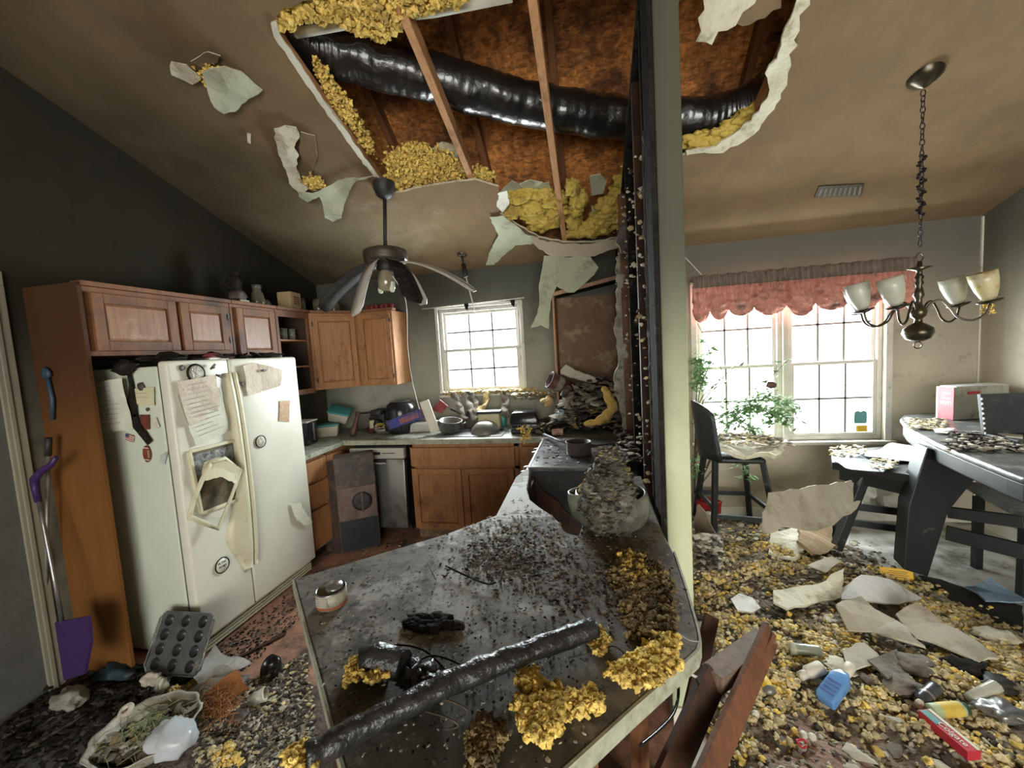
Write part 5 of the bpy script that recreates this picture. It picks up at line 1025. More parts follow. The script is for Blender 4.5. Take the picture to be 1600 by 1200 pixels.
# cutting board leaning
o = MB().cbox((0, 0, .18), (.055, .018, .30)).build('cutting_board', M_lt, bevel=.006); p = AZ(684, 680, ZC); o.location = (p.x-.02, p.y+.02, ZC); o.rotation_euler = (math.radians(-6), math.radians(-17), .25); o.scale = (1.6, 1, 1); tag(o, 'white cutting board standing tilted at the left end of the sink', 'cutting board')
# sink rim
o = MB().box((-1.38, 3.26, .9105), (-.78, 3.70, .918)).build('sink', M_steelb, bevel=.003); tag(o, 'stainless sink rim buried under pots below the window', 'sink')
mb = MB(); mb.box((-1.33, 3.32, .9185), (-1.10, 3.64, .919)); mb.box((-1.06, 3.32, .9185), (-.82, 3.64, .919)); mb.build('basin', M_black, o).location = (0, 0, 0)
# pots
def pot(name, label, loc, r, h, rot=(0, 0, 0), m=None, handles=2, hl=.0):
    m = m or M_steelb; t = thing(name, label, 'pot', loc, rot); lth(t, 'pan', m, [(0, 0), (r*.92, 0), (r, .012), (r, h), (r*1.04, h+.003), (r*.97, h+.002), (r*.96, .015), (0, .01)], n=30)
    if handles == 2:
        for s in (-1, 1): MB().tube([(s*r, -.025, h*.8), (s*(r+.03), -.02, h*.85), (s*(r+.03), .02, h*.85), (s*r, .025, h*.8)], .005, 8).build('handle', m, t)
    else: MB().tube([(-r*.98, 0, h*.8), (-r-.05, 0, h*.95), (-r-hl, 0, h*1.1)], [.012, .008, .012], 8, sq=.5).build('handle', M_black, t)
    return t
pot('cooking_pot', 'steel two-handled pot tilted in the sink beside the cutting board', (AY(703, 662, 3.45).x, 3.45, .93), .105, .10, (.12, .1, .2))
p = at(735, 668, .93); pot('frying_pan', 'dark pan leaning on edge in the sink behind the upturned bowl', (p.x, p.y+.16, .95), .12, .05, (1.0, .5, .3), M_grey, 1, .16)
t = thing('mixing_bowl', 'grey bowl lying upside down at the sink front', 'bowl', (at(757, 678).x, 3.40, .92)); lth(t, 'bowl', M_grey, [(.13, 0), (.12, .04), (.08, .085), (.04, .10), (0, .102)])
t = thing('storage_tray', 'cream box with a dark rim behind the upturned bowl', 'box', (AY(766, 660, 3.52).x, 3.52, .93), .05); rbox(t, 'box', M_cream, (0, 0, 0), (.20, .12, .145), bev=.01); rbox(t, 'rim', M_black, (0, 0, .146), (.22, .13, .022), bev=.006)
p = AY(784, 640, 3.62); t = thing('soap_bottle', 'small turquoise bottle standing behind the cream box', 'bottle', (p.x, 3.66, ZC)); lth(t, 'body', M_teal, [(0, 0), (.025, 0), (.027, .10), (.012, .125), (.011, .14)]); lth(t, 'cap', M_lt, [(.013, .14), (.012, .165), (0, .166)])
t = thing('toaster', 'black boxy toaster with a wire rack front, right of the sink', 'toaster', (AY(820, 665, 3.42).x, 3.44, ZC), .05)
mb = MB(); mb.cbox((0, 0, .045), (.24, .19, .09)); mb.build('body', M_gl_b, t, bevel=.014, seg=3)
mb = MB(); mb.add([(sx*.125*k, sy*.10*k, z) for k, z in ((1, .09), (1.0, .125), (.82, .185)) for sx, sy in ((-1,-1),(1,-1),(1,1),(-1,1))], [(0,1,5,4),(1,2,6,5),(2,3,7,6),(3,0,4,7),(4,5,9,8),(5,6,10,9),(6,7,11,10),(7,4,8,11),(8,9,10,11)]); mb.build('lid', M_gl_b, t, bevel=.014, seg=3)
mb = MB()
for z in (.02, .05, .08): mb.tube([(-.11, -.10, z), (.11, -.10, z)], .003, 6)
for x in (-.11, -.05, .01, .06, .11): mb.tube([(x, -.10, .015), (x, -.10, .085)], .003, 6)
mb.build('wire_rack', M_steelb, t)
# red packets by the window
for i, (q, lb) in enumerate((((676, 640, 688, 624, 700, 634, 690, 646), 'red and white packet leaning behind the cutting board'),)):
    P = [AY(q[k], q[k+1], 3.6) for k in range(0, 8, 2)]; o = torn(P, .008, .004, .02, .01, i, m=[M_red], name='packet'); tag(o, lb, 'packet')
# litter heaped on the sill, the sink and the burnt corner
M_papb0 = cm('grey_rag', (.33, .30, .26), (.2, .18, .15), rough=.95)
def hp(name, label, n, fn, r, ms, seed, squash=(1.6, 1.1, .35), ang=True, sub=1, w=None, kind='stuff', cat='debris'):
    g = random.Random(seed); C = [fn(g) for _ in range(n)]; ms_ = list(range(len(ms))); o = blobs(name, C, [g.uniform(*r) for _ in C], ms, squash, sub, .5, seed, None, ang, [g.choice(w or ms_) for _ in C]); tag(o, label, cat, kind=kind); return recenter(o)
M_cr = cm('ashy_crumbs', (.30, .26, .19), (.17, .14, .10), rough=.95); M_crd = cm('dark_crumbs', (.075, .06, .045), (.04, .034, .028), rough=.95); M_crl = cm('pale_crumbs', (.50, .47, .38), (.38, .35, .27), rough=.95)
M_straw = cm('straw_litter', (.48, .36, .17), (.34, .24, .10), rough=.95)
hp('sill_debris', 'straw-coloured fluff and crumbs lining the sill of the kitchen window', 420, lambda g: (g.uniform(-1.52, -.55), g.uniform(3.78, 3.83), 1.225+g.uniform(0, .02)+.02*abs(math.sin(g.uniform(0, 9)))), (.006, .018), [M_straw, M_cr, M_ins, M_crl], 3)
hp('sill_debris', 'straw-coloured heap on the ledge right of the kitchen window', 200, lambda g: (g.uniform(-.75, -.36), g.uniform(3.68, 3.81), 1.16+g.uniform(0, .07)), (.008, .02), [M_straw, M_cr, M_crl], 4)
# crumpled strips slumping from the sill into the sink
def strip(name, label, P, w, m, seed, cat='debris', thick=.003):
    g = random.Random(seed); mb = MB(); vs = []; P = smooth_path([Vector(p) for p in P], 5)
    for i, p in enumerate(P):
        a = .5*math.sin(i*.9+seed); vs += [p+Vector((-w/2*math.cos(a), .01*math.sin(i*1.7), -w/2*math.sin(a)))+Vector((0, 0, g.uniform(-.006, .006))), p+Vector((w/2*math.cos(a), -.01*math.sin(i*1.3), w/2*math.sin(a)))]
    n = len(P); mb.add(vs, [(2*i, 2*i+2, 2*i+3, 2*i+1) for i in range(n-1)], True); o = recenter(mb.build(name, m, solid=thick)); tag(o, label, cat); return o
for i, (x0, x1, m, lb) in enumerate(((705, 722, M_fabric, 'grey scorched rag strip slumping off the window sill above the steel pot'), (722, 738, M_papb0, 'crumpled grey paper strip below the middle of the kitchen window'), (735, 745, M_fabric, 'dark rag strip hanging left of the cream box'),
        (760, 752, M_straw, 'straw-coloured cloth strip on the wall behind the cream box'), (785, 790, M_fabric, 'grey cloth strip slumping behind the turquoise bottle'))):
    strip('rag', lb, [AY(x0, 612, 3.78), AY((x0+x1)/2+3, 628, 3.70), AY(x1-2, 642, 3.60), AY(x1+6, 655, 3.52)], .07, m, i, 'rag')
# burnt corner heap
hp('corner_debris', 'big heap of ashes, charred scraps and crumbs under the burnt wall cabinet', 1500, lambda g: (lambda x: (x, g.uniform(3.30, 3.75), .93+g.uniform(0, 1)*(.44*max(0, 1-((x-.04)/.42)**2)) if x > -.42 else .93+g.uniform(0, .05)))(g.uniform(-.45, .235)), (.010, .042), [M_crd, M_char, M_cr, M_fabric, M_crl, M_straw], 7, w=[0, 0, 1, 1, 2, 2, 3, 3, 4, 5])
def cn(px, py, y): return AY(px, py, y)
def obj_lathe(name, label, cat, prof, c, rot, m, n=20, solid=None):
    o = MB().lathe(prof, n).build(name, m, solid=solid); o.location = c; o.rotation_euler = rot; tag(o, label, cat); return o
M_maroon = cm('scorched_maroon', (.10, .03, .028), (.05, .02, .018), rough=.6)
t = thing('waste_basket', 'toppled dark maroon open-mouthed container on the corner heap', 'container', cn(868, 597, 3.45), (0, math.radians(-62), 0.4)); lth(t, 'shell', M_maroon, [(0, -.16), (.055, -.16), (.075, .06)], solid=.004); lth(t, 'label_band', M_fabric, [(.0665, -.06), (.073, .02)])
o = torn([cn(876, 578, 3.4), cn(884, 570, 3.42), cn(908, 582, 3.4), cn(935, 594, 3.38), cn(928, 600, 3.36), cn(900, 590, 3.36), cn(876, 584, 3.38)], .02, .004, .02, .012, 3, m=[M_crl], name='plank_shard'); tag(o, 'pale broken slat lying on top of the corner heap', 'board')
o = torn([cn(893, 600, 3.36), cn(902, 604, 3.36), cn(955, 640, 3.3), cn(952, 648, 3.3), cn(900, 612, 3.34)], .012, .004, .02, .008, 4, m=[M_fabric], name='plank_shard'); tag(o, 'brown slat slanting down the front of the corner heap', 'board')
obj_lathe('tin_can', 'pale blue-grey tin can standing askew in front of the corner heap', 'can', [(0, 0), (.026, 0), (.026, .085), (.022, .086), (.02, .08), (0, .08)], cn(874, 655, 3.30), (.35, .3, 0), cm('can_blue', (.34, .42, .42), (.28, .34, .34)))
t = thing('tin_can', 'red and white tin can lying on its side at the counter edge', 'can', cn(871, 675, 3.22), (0, math.radians(90), .1)); lth(t, 'body', cm('can_label', (.55, .5, .42), (.42, .08, .05), scale=22), [(.026, -.045), (.026, .045)]); lth(t, 'end', M_grey, [(0, .044), (.026, .046)]); lth(t, 'end', M_grey, [(.026, -.046), (0, -.044)])
obj_lathe('cooking_pot', 'overturned black pot in the middle of the corner heap', 'pot', [(0, 0), (.06, 0), (.07, .02), (.07, .09), (.066, .09), (.064, .02), (0, .015)], cn(910, 655, 3.36), (1.9, .2, .5), M_black)
obj_lathe('drinking_glass', 'sooty drinking glass on its side at the left foot of the corner heap', 'glass', [(0, 0), (.025, 0), (.032, .10)], cn(880, 618, 3.38), (.5, .6, 0), M_hood, solid=.003)
obj_lathe('mug', 'round charred ball-like mug at the front of the corner heap', 'mug', [(0, 0), (.03, .0), (.046, .03), (.046, .06), (.036, .08)], cn(858, 672, 3.30), (1.2, .4, .2), M_char, solid=.004)
o = MB().blob(cn(925, 618, 3.45), .07, 3, .5, 1.6, 5, squash=(1.1, .8, .7)).build('crumpled_cloth', M_fabric); recenter(o); tag(o, 'brown crumpled cloth in the middle of the corner heap', 'cloth')
o = MB().blob(cn(856, 628, 3.5), .05, 3, .5, 1.6, 9, squash=(1.1, .8, .9)).build('crumpled_bag', M_straw); recenter(o); tag(o, 'tan crumpled bag between the toaster and the corner heap', 'bag')
# yellow wool hunk over the heap
mb = MB(); ff = []
for i, (px, py, y, r) in enumerate(((945, 606, 3.22, .030), (950, 620, 3.18, .04), (957, 635, 3.16, .05), (950, 648, 3.14, .048), (938, 656, 3.12, .042), (925, 661, 3.12, .03), (914, 664, 3.12, .02), (962, 645, 3.16, .04))): ff.append((cn(px, py, y), r))
M_foam = cm('yellow_foam', (.70, .48, .16), (.55, .35, .10), rough=1, bump=.6, damt=.05); ff = ff[:7]; fp_ = smooth_path([a for a, b in ff], 8); mb.tube(fp_, [ff[min(6, int(i/8))][1]*(1-(i/8) % 1)+ff[min(6, int(i/8)+1)][1]*((i/8) % 1) for i in range(len(fp_))], 22, sq=.7)
for i, v in enumerate(mb.v): v = Vector(v); mb.v[i] = tuple(v+Vector((noise.fractal(v*22, 1, 2, 4), noise.fractal(v*22+Vector((7, 0, 0)), 1, 2, 4), noise.fractal(v*22+Vector((0, 9, 0)), 1, 2, 4)))*.016)
o = recenter(mb.build('foam_hunk', M_foam)); tag(o, 'curved hunk of yellow insulation draped over the corner heap', 'insulation')
fluff('insulation_tuft', 'small yellow tuft hanging over the worktop edge right of the sink', [(815, 668), (830, 668), (826, 690), (818, 690)], 40, (.005, .012), lambda x, y, g: AY(x, y, 3.16), 9)
# saucepan on the range
p = AZ(904, 714, .921); t = pot('saucepan', 'burnt brown saucepan on the range cooktop', (p.x, p.y+.07, .921), .082, .085, (0, 0, 0), cm('burnt_pan', (.13, .10, .08), (.06, .05, .045), metal=.3, damt=.3), 0, .01)
for ch_ in list(t.children):
    if ch_.name.startswith('handle'): bpy.data.objects.remove(ch_)
MB().tube([(.08, .0, .055), (.13, .02, .05), (.2, .06, .045), (.24, .07, .045)], [.014, .01, .014, .012], 8, sq=.5).build('handle', M_black, t)
tag(recenter(MB().tube([AZ(888, 694, .99), AZ(868, 686, .97), AZ(850, 679, .95)], [.007, .008, .012], 8).build('spoon_handle', M_black)), 'thin black utensil handle lying across the cooktop left of the saucepan', 'utensil')
hp('cooktop_debris', 'grey ash crumbs and flakes scattered over the cooktop', 150, lambda g: (g.uniform(-.38, .16), g.uniform(2.35, 3.08), .923), (.003, .012), [M_cr, M_crl, M_crd], 12, squash=(1.5, 1, .25))
hp('range_back_debris', 'charred crumbs heaped along the burnt back edge of the range', 240, lambda g: (g.uniform(.16, .24), g.uniform(2.34, 3.3), .945+g.uniform(0, .05)), (.008, .022), [M_crd, M_cr, M_char, M_crl], 13)
# things on top of the wall cabinets
ZT2 = 2.112
def top_at(px, x=-2.66): 
    p = AX(px, 470, x); return Vector((x, p.y, ZT2))
p = top_at(363); t = thing('rooster_figurine', 'black sooty bird-shaped figurine on top of the over-fridge cabinet', 'figurine', (p.x+.03, p.y, ZT2))
mb = MB(); mb.blob((0, 0, .15), .06, 3, .5, 2, 3, squash=(.8, .9, 1.2)); mb.blob((0, .01, .24), .032, 2, .3, 2, 4); mb.tube([(0, .02, .25), (0, .035, .29), (.0, .04, .31)], [.014, .01, .003], 6); mb.build('bird', M_char, t)
o = MB().blob((.02, 0, .055), .055, 3, .35, 2, 5, squash=(.9, 1.2, .9)).build('pot', M_hood, t); MB().box((.072, -.035, .012), (.078, .045, .024)).build('shiny_label', M_lt, o)
p = top_at(398); t = thing('glass_jar', 'smoky glass jar with a lid standing right of the bird figurine', 'jar', (p.x+.03, p.y, ZT2)); M_smg = cm('smoky_glass', (.12, .11, .075), (.06, .055, .04), rough=.2); lth(t, 'jar', M_smg, [(0, 0), (.045, 0), (.055, .03), (.045, .10), (.03, .13), (.03, .15)]); lth(t, 'lid', M_steelb, [(.034, .15), (.034, .175), (0, .178)]); MB().blob((.03, .05, .03), .035, 2, .4, 2, 3).build('lump', M_hood, t)
p = top_at(443); t = thing('storage_box', 'tan carton with a dark printed emblem on top of the cabinets', 'box', (p.x+.06, p.y, ZT2), 0.12); M_kraft = cm('tan_carton', (.36, .26, .14), (.3, .21, .11), rough=.8, dirt=(.1, .07, .04))
rbox(t, 'carton', M_kraft, (0, 0, 0), (.12, .15, .15), bev=.002)
mb = MB(); 
for k in range(4): mb.box((.0605, -.02, .045+k*.02), (.0615, .035, .055+k*.02))
mb.box((.0605, -.03, .04), (.0615, -.024, .12)); mb.box((.0605, .039, .04), (.0615, .045, .12)); mb.build('printed_emblem', M_rust, t)
jar0 = None
for i, px in enumerate((468, 484, 500)):
    x = -2.62 if i == 0 else -2.58+.06*i; p = AX(px, 480, -2.62); lb = ('dusky glass jar right of the tan carton', 'dusky glass jar, middle one above the corner cabinet', 'dusky glass jar nearest the fan blade above the corner cabinet')[i]
    if jar0 is None:
        jar0 = thing('storage_jar', lb, 'jar', (x, p.y, ZT2), 0, 'dusky jars above the corner cabinet'); lth(jar0, 'jar', M_smg, [(0, 0), (.05, 0), (.055, .02), (.055, .09), (.045, .10)]); lth(jar0, 'lid', M_hood, [(.05, .10), (.05, .12), (0, .122)])
    else: dup(jar0, (x, p.y, ZT2), label=lb)
cup = None; names = ('first', 'second', 'third', 'fourth', 'fifth', 'last')
for i in range(6):
    x = -2.13+i*.052; lb = 'small dark red cup, %s from the left above the two-door corner' % names[i]
    if cup is None:
        cup = thing('red_cup', lb, 'cup', (x, 3.58, ZT2), 0, 'small red cups above the wall cabinet'); lth(cup, 'cup', M_red, [(0, 0), (.017, 0), (.022, .045)], solid=.002, n=14)
    else: dup(cup, (x, 3.58+.01*(i % 2), ZT2), label=lb)
# dishes on the open shelves
gl = None
for i, (y, z, s, lb) in enumerate(((2.89, 1.845, 1.3, 'tall glass at the left of the top open shelf'), (3.0, 1.845, .9, 'short wide glass in the middle of the top open shelf'), (3.11, 1.845, .9, 'small glass at the right of the top open shelf'), (2.9, 1.615, 1.2, 'tall glass on the middle open shelf, left'), (2.97, 1.615, .8, 'small glass on the middle open shelf, centre'), (3.04, 1.615, .8, 'small glass on the middle open shelf, right'))):
    if gl is None:
        gl = obj_lathe('drinking_glass', lb, 'glass', [(0, 0), (.03, 0), (.034, .05), (.036, .11), (.033, .11), (.03, .01), (0, .008)], (-2.60, y, z), (0, 0, 0), cm('dusty_glass', (.30, .30, .26), (.2, .2, .17), rough=.15, alpha=.6)); gl['group'] = 'glasses on the open shelves'; gl.scale = (1, 1, s)
    else: dup(gl, (-2.60, y, z), scale=(1.1 if i == 1 else .85, 1.1 if i == 1 else .85, s), label=lb)
pl = None; pn = ('bottom', 'second', 'third', 'fourth', 'top')
for i in range(5):
    lb = 'white plate, %s of the stack on the lowest open shelf' % pn[i]
    if pl is None: pl = obj_lathe('dinner_plate', lb, 'plate', [(0, 0), (.05, 0), (.085, .012), (.086, .015), (.05, .006), (0, .006)], (-2.62, 3.0, 1.402), (0, 0, 0), cm('plate_white', (.45, .44, .38), (.38, .37, .32), rough=.3)); pl['group'] = 'plates stacked on the lowest open shelf'
    else: dup(pl, (-2.62, 3.0, 1.402+i*.0155), label=lb)

# ------------------------------------------------------------------ things on the peninsula
ZP = 0.912
# melted appliance under a crust
p = AZ(958, 836, ZP); mx, my = p.x, p.y+.13
t = thing('melted_kettle', 'melted grey kitchen appliance crusted with burnt debris beside the post', 'appliance', (mx, my, ZP))
M_insd0 = cm('sooty_yellow_crumb', (.30, .25, .10), (.18, .15, .07), rough=1)
M_mk = cm('melted_grey_plastic', (.17, .18, .14), (.12, .128, .10), rough=.35, dirt=(.05, .045, .035), dscale=9, damt=.35)
lth(t, 'shell', M_mk, [(.0, 0), (.12, 0), (.142, .02), (.150, .06), (.146, .10), (.135, .125)], n=40, solid=.006)
mb = MB(); mb.blob((-.02, -.07, .11), .11, 4, .5, 2.2, 3, squash=(.85, 1.0, 1.15)); mb.blob((.0, .0, .19), .07, 3, .4, 2, 4, squash=(1.1, 1, .8)); mb.blob((.0, .01, .255), .05, 3, .3, 2, 5, squash=(1, 1, .9))
M_crust = mat('crusted_ash', (.12, .115, .085), (.05, .047, .038), scale=22, rough=.8, bump=.9, bscale=40, dirt=(.28, .27, .22), dscale=26, damt=.2); mb.build('crust', M_crust, t)
g = random.Random(4); C = [tuple(g.choice(mb.v)) for _ in range(1500)]; C = [c for c in C if c[2] > 0]
o = blobs('crust_crumbs', C, [g.uniform(.003, .011) for _ in C], [M_crust, M_crd, M_crl, M_cr, M_insd0], (1.6, 1, .45), 1, .5, 6, t, True, [g.choice([0, 0, 0, 1, 1, 1, 3, 4]) for _ in C]); tag(o, kind='stuff')
lth(t, 'spout', M_mk, [(.045, 0), (.05, .06), (.044, .10)], (-.112, -.02, .03), (0, -.1, 0), solid=.008, n=20)
o = MB().blob((-.095, -.03, .14), .03, 3, .5, 2, 8, squash=(1, .8, 1.1)).build('melted_drip', M_ins, t)
# tin can with lid
p = AZ(509, 952, ZP); t = thing('tuna_tin', 'small open tin can with faded label on the left end of the peninsula', 'can', (p.x, p.y+.03, ZP))
lth(t, 'can', cm('tin_label', (.40, .38, .27), (.24, .23, .17), scale=18, damt=.2), [(0, 0), (.042, 0), (.042, .042)], n=30, solid=.0015); lth(t, 'rim', M_steelb, [(.041, .041), (.0435, .044), (.041, .047), (.039, .044)], n=30); lth(t, 'rust_band', cm('rust_orange', (.40, .10, .03), (.25, .07, .03)), [(.0432, .002), (.0432, .009)], n=30)
mb = MB()
for k in range(5): mb.box((-.02+.0*k, -.0438, .014+k*.005), (.018, -.0432, .0165+k*.005))
mb.build('print_line', M_ink, t); lth(t, 'lid', M_steelb, [(0, .012), (.022, .012), (.024, .008), (.024, 0)], (.008, .006, .043), (.12, .1, 0), n=24)
# long charred tube
P = [AZ(478, 1186, .945), AZ(560, 1140, .945), AZ(640, 1100, .95), AZ(700, 1068, .955), AZ(780, 1035, .955), AZ(860, 1005, .955), AZ(928, 981, .955)]
mb = MB(); mb.tube(smooth_path(P, 8), [.026+.004*noise.noise(Vector((i*.5, 0, 0))) for i in range(49)], 16, sq=.9)
for i, v in enumerate(mb.v): v = Vector(v); mb.v[i] = tuple(v+Vector((noise.noise(v*25), noise.noise(v*25+Vector((7, 0, 0))), noise.noise(v*25+Vector((0, 9, 0)))))*.005)
M_tube = mat('shiny_char', (.012, .012, .012), (.03, .028, .026), scale=14, rough=.35, bump=.6, bscale=30, dirt=(.09, .085, .075), dscale=9, damt=.22); o = recenter(mb.build('charred_tube', M_tube)); tag(o, 'long charred black tube lying diagonally across the peninsula', 'tube')
P = [AZ(562, 1038, .955), AZ(590, 1030, .955), AZ(632, 1040, .955)]
mb = MB(); mb.tube(P, [.032, .034, .03], 18); o = recenter(mb.build('charred_roll', M_tube)); tag(o, 'short charred black roll with frayed end behind the long tube', 'roll')
mb = MB(); 
for i, (px, py) in enumerate(((640, 1058), (655, 1064), (668, 1070), (650, 1048), (670, 1052), (680, 1072))): mb.blob(AZ(px, py, .935), .022, 3, .6, 2, i)
tag(recenter(mb.build('charred_lump', M_tube)), 'black melted lump where the roll meets the long tube', 'debris')
mb = MB(); g = random.Random(9)
for i in range(16): mb.blob(AZ(g.uniform(640, 722), 975-g.uniform(-8, 8)-(5 if i % 2 else 0), .918), .016, 2, .7, 2, i, squash=(1.5, 1, .5))
tag(recenter(mb.build('charred_scrap', M_char)), 'flat black charred scrap in the middle of the peninsula', 'debris')
for i, (pp, lb, r, m) in enumerate((([(590, 1018), (620, 1008), (660, 1015), (690, 1040), (700, 1055)], 'thin burnt wire arching over the black lump', .0022, M_char), ([(640, 1040), (672, 1025), (700, 1030), (735, 1048), (742, 1062)], 'thin burnt wire looping right of the black roll', .002, M_char),
        ([(632, 1090), (690, 1092), (730, 1110), (712, 1128), (708, 1150)], 'tangled grey wire in front of the long tube', .002, M_hood), ([(660, 1110), (700, 1122), (716, 1135), (690, 1140)], 'short grey wire loop in front of the tube', .0018, M_hood),
        ([(888, 1028), (930, 1018), (960, 1010), (985, 1030)], 'fine wire near the tube right end', .0015, M_hood), ([(1045, 985), (1062, 992), (1075, 1000), (1094, 1003)], 'fine grey wire over the rounded peninsula corner', .0014, M_grey), ([(700, 886), (725, 898), (760, 912), (775, 910)], 'thin dark stick behind the black scrap', .003, M_char), ([(668, 880), (675, 893), (680, 905)], 'short pale splinter on the back of the peninsula', .002, M_fabric))):
    P = [AZ(x, y, .925+.02*math.sin(k*1.3)*(1 if i < 4 else .1)) for k, (x, y) in enumerate(pp)]; o = recenter(MB().tube(smooth_path(P, 6), r, 6).build('burnt_wire' if 'wire' in lb else 'splinter', m)); tag(o, lb, 'wire' if 'wire' in lb else 'splinter')
def pen(lo, hi, f=1.0): return lambda x, y, g: AZ(x, y, ZP+g.uniform(lo, hi))
def penf(px, n, r, label, seed, hi=.03, m=None): return fluff('insulation_clump', label, px, n, r, pen(.004, hi), seed, m or [M_ins], 2, cat='insulation', jit=6)
M_insd = mat('sooty_insulation', (.34, .25, .11), (.20, .15, .08), scale=25, rough=1, bump=.6, bscale=80, spec=.05, island=.5, dirt=(.08, .065, .045), dscale=14, damt=.45)
penf([(968, 872), (1005, 868), (1040, 900), (1052, 940), (1045, 985), (1020, 1000), (985, 985), (975, 940), (962, 905)], 900, (.004, .014), 'long sooty yellow insulation patch along the right side of the peninsula', 31, .028, M_insd)
penf([(1030, 985), (1050, 1000), (1048, 1040), (1020, 1060), (975, 1062), (955, 1050), (990, 1035), (1015, 1015)], 420, (.005, .015), 'bright yellow insulation clump at the right peninsula corner', 32, .03)
penf([(975, 870), (1000, 872), (1015, 905), (995, 912), (978, 895)], 140, (.004, .013), 'yellow insulation tuft just below the melted appliance', 33, .03)
penf([(928, 990), (940, 988), (945, 1005), (930, 1012)], 60, (.004, .010), 'tiny yellow tuft at the right end of the long tube', 34, .03)
penf([(818, 1052), (832, 1050), (838, 1075), (820, 1078)], 90, (.005, .012), 'small yellow tuft in front of the long tube', 35, .03)
penf([(806, 1092), (845, 1098), (872, 1078), (905, 1090), (940, 1086), (932, 1100), (898, 1112), (875, 1118), (862, 1145), (838, 1150), (820, 1125)], 480, (.005, .014), 'branching yellow insulation clump at the front of the peninsula', 36, .035)
penf([(548, 1048), (562, 1032), (588, 1030), (600, 1050), (585, 1058), (565, 1050), (545, 1064)], 160, (.005, .012), 'yellow insulation tuft frayed from the black roll', 37, .05)
penf([(454, 1180), (475, 1172), (492, 1182), (478, 1196), (456, 1198)], 120, (.005, .012), 'yellow tuft at the lower left end of the long tube', 38, .04)
penf([(730, 1150), (760, 1125), (785, 1135), (770, 1165), (762, 1200), (738, 1198), (745, 1170)], 180, (.004, .011), 'thin dirty yellow tuft at the front edge of the peninsula', 39, .02, M_insd)
hp('peninsula_debris', 'brown and grey ash crumbs strewn over the back of the peninsula', 900, lambda g: tuple(AZ(g.gauss(800, 90), g.gauss(860, 30), ZP+.001)) , (.002, .008), [M_crd, M_cr, M_char, M_crl], 41, squash=(1.5, 1, .35)) if False else None
def on_pen(x, y): return inpoly(x, y, top)
def pencr(name, label, n, cx, cy, sx, sy, r, w, seed, ms=None):
    g = random.Random(seed); C = []
    while len(C) < n:
        p = AZ(g.gauss(cx, sx), g.gauss(cy, sy), ZP)
        if on_pen(p.x, p.y): C.append((p.x, p.y, ZP+g.uniform(0, .004)))
    o = blobs(name, C, [g.uniform(*r) for _ in C], ms or [M_crd, M_cr, M_char, M_crl, M_fabric], (1.6, 1, .4), 1, .5, seed, None, True, [g.choice(w) for _ in C]); tag(recenter(o), label, 'debris', kind='stuff')
pencr('ash_crumbs', 'dark brown charred crumbs heaped behind the middle of the peninsula', 700, 790, 875, 36, 18, (.0015, .006), [0, 0, 2, 1, 4], 51)
pencr('ash_crumbs', 'pale ash flakes strewn near the burnt notch', 420, 800, 830, 50, 22, (.0015, .006), [1, 3, 1, 0], 52)
pencr('ash_crumbs', 'brown crumbs between the melted appliance and the yellow insulation', 700, 930, 900, 50, 40, (.0015, .005), [0, 0, 2, 4, 1], 53)
pencr('ash_crumbs', 'fine dark grit sprinkled all over the peninsula top', 1300, 740, 1000, 170, 110, (.001, .0032), [0, 2, 2, 1, 3], 54)

# ------------------------------------------------------------------ rubble on the floors
def hf(x, y):
    """height of the rubble bed over the floor"""
    h = 0.0
    if x > .38:
        e = max(0, min(1, (2.05-0.18*(y-2.2)-x)/.35))*max(0, min(1, (x-.38)/.15))*max(0, min(1, (3.8-y)/.25))
        h = e*(.035+.055*max(0, noise.fractal(Vector((x*2.2, y*2.2, 3)), 1, 2, 4)+.45)); h += .05*math.exp(-((x-1.25)**2+(y-2.9)**2)/.12)
    elif x < -.7:
        e = max(0, min(1, (1.62-y+.15*noise.noise(Vector((x*3, y*3, 0))))/.3))*max(0, min(1, (x+2.85)/.1)); h = e*(.02+.04*max(0, noise.fractal(Vector((x*3, y*3, 1)), 1, 2, 4)+.4))
        if y > 1.5: h *= max(.0, min(1, (-1.2-x)/.3))
    return h
def ground(px, py, dz=0.0):
    z = 0.02
    for _ in range(6): p = AZ(px, py, z); z = hf(p.x, p.y)
    return Vector((p.x, p.y, z+dz))
def bed(name, x0, x1, y0, y1, m, label):
    nx, ny = int((x1-x0)/.03), int((y1-y0)/.03); mb = MB(); vs = []
    for j in range(ny+1):
        for i in range(nx+1):
            x, y = x0+(x1-x0)*i/nx, y0+(y1-y0)*j/ny; h = hf(x, y); vs.append((x, y, h+(.006*noise.noise(Vector((x*20, y*20, 0))) if h > .003 else -.004)))
    mb.add(vs, [(j*(nx+1)+i, j*(nx+1)+i+1, (j+1)*(nx+1)+i+1, (j+1)*(nx+1)+i) for j in range(ny) for i in range(nx)], True); o = mb.build(name, m); tag(o, label, 'debris', kind='stuff'); return o
M_bed = mat('trodden_rubble', (.26, .215, .15), (.13, .105, .075), scale=16, rough=1, bump=.9, bscale=45, world=True, dirt=(.06, .05, .04), dscale=6, damt=.35)
mixin(M_bed, (.34, .20, .15), spot((.75, 1.55, .03), .05, .35, .25, 4, top=.7))
M_bedk = mat('trodden_ash', (.16, .12, .095), (.08, .06, .048), scale=18, rough=1, bump=.9, bscale=45, world=True, dirt=(.03, .026, .022), dscale=6, damt=.4)
bed('rubble_bed', .385, 2.35, .3, 3.8, M_bed, 'trodden brown rubble bed covering the dining room floor'); bed('rubble_bed', XL+.01, -.75, .35, 2.4, M_bedk, 'dark ashy rubble bed on the kitchen floor in front of the refrigerator')
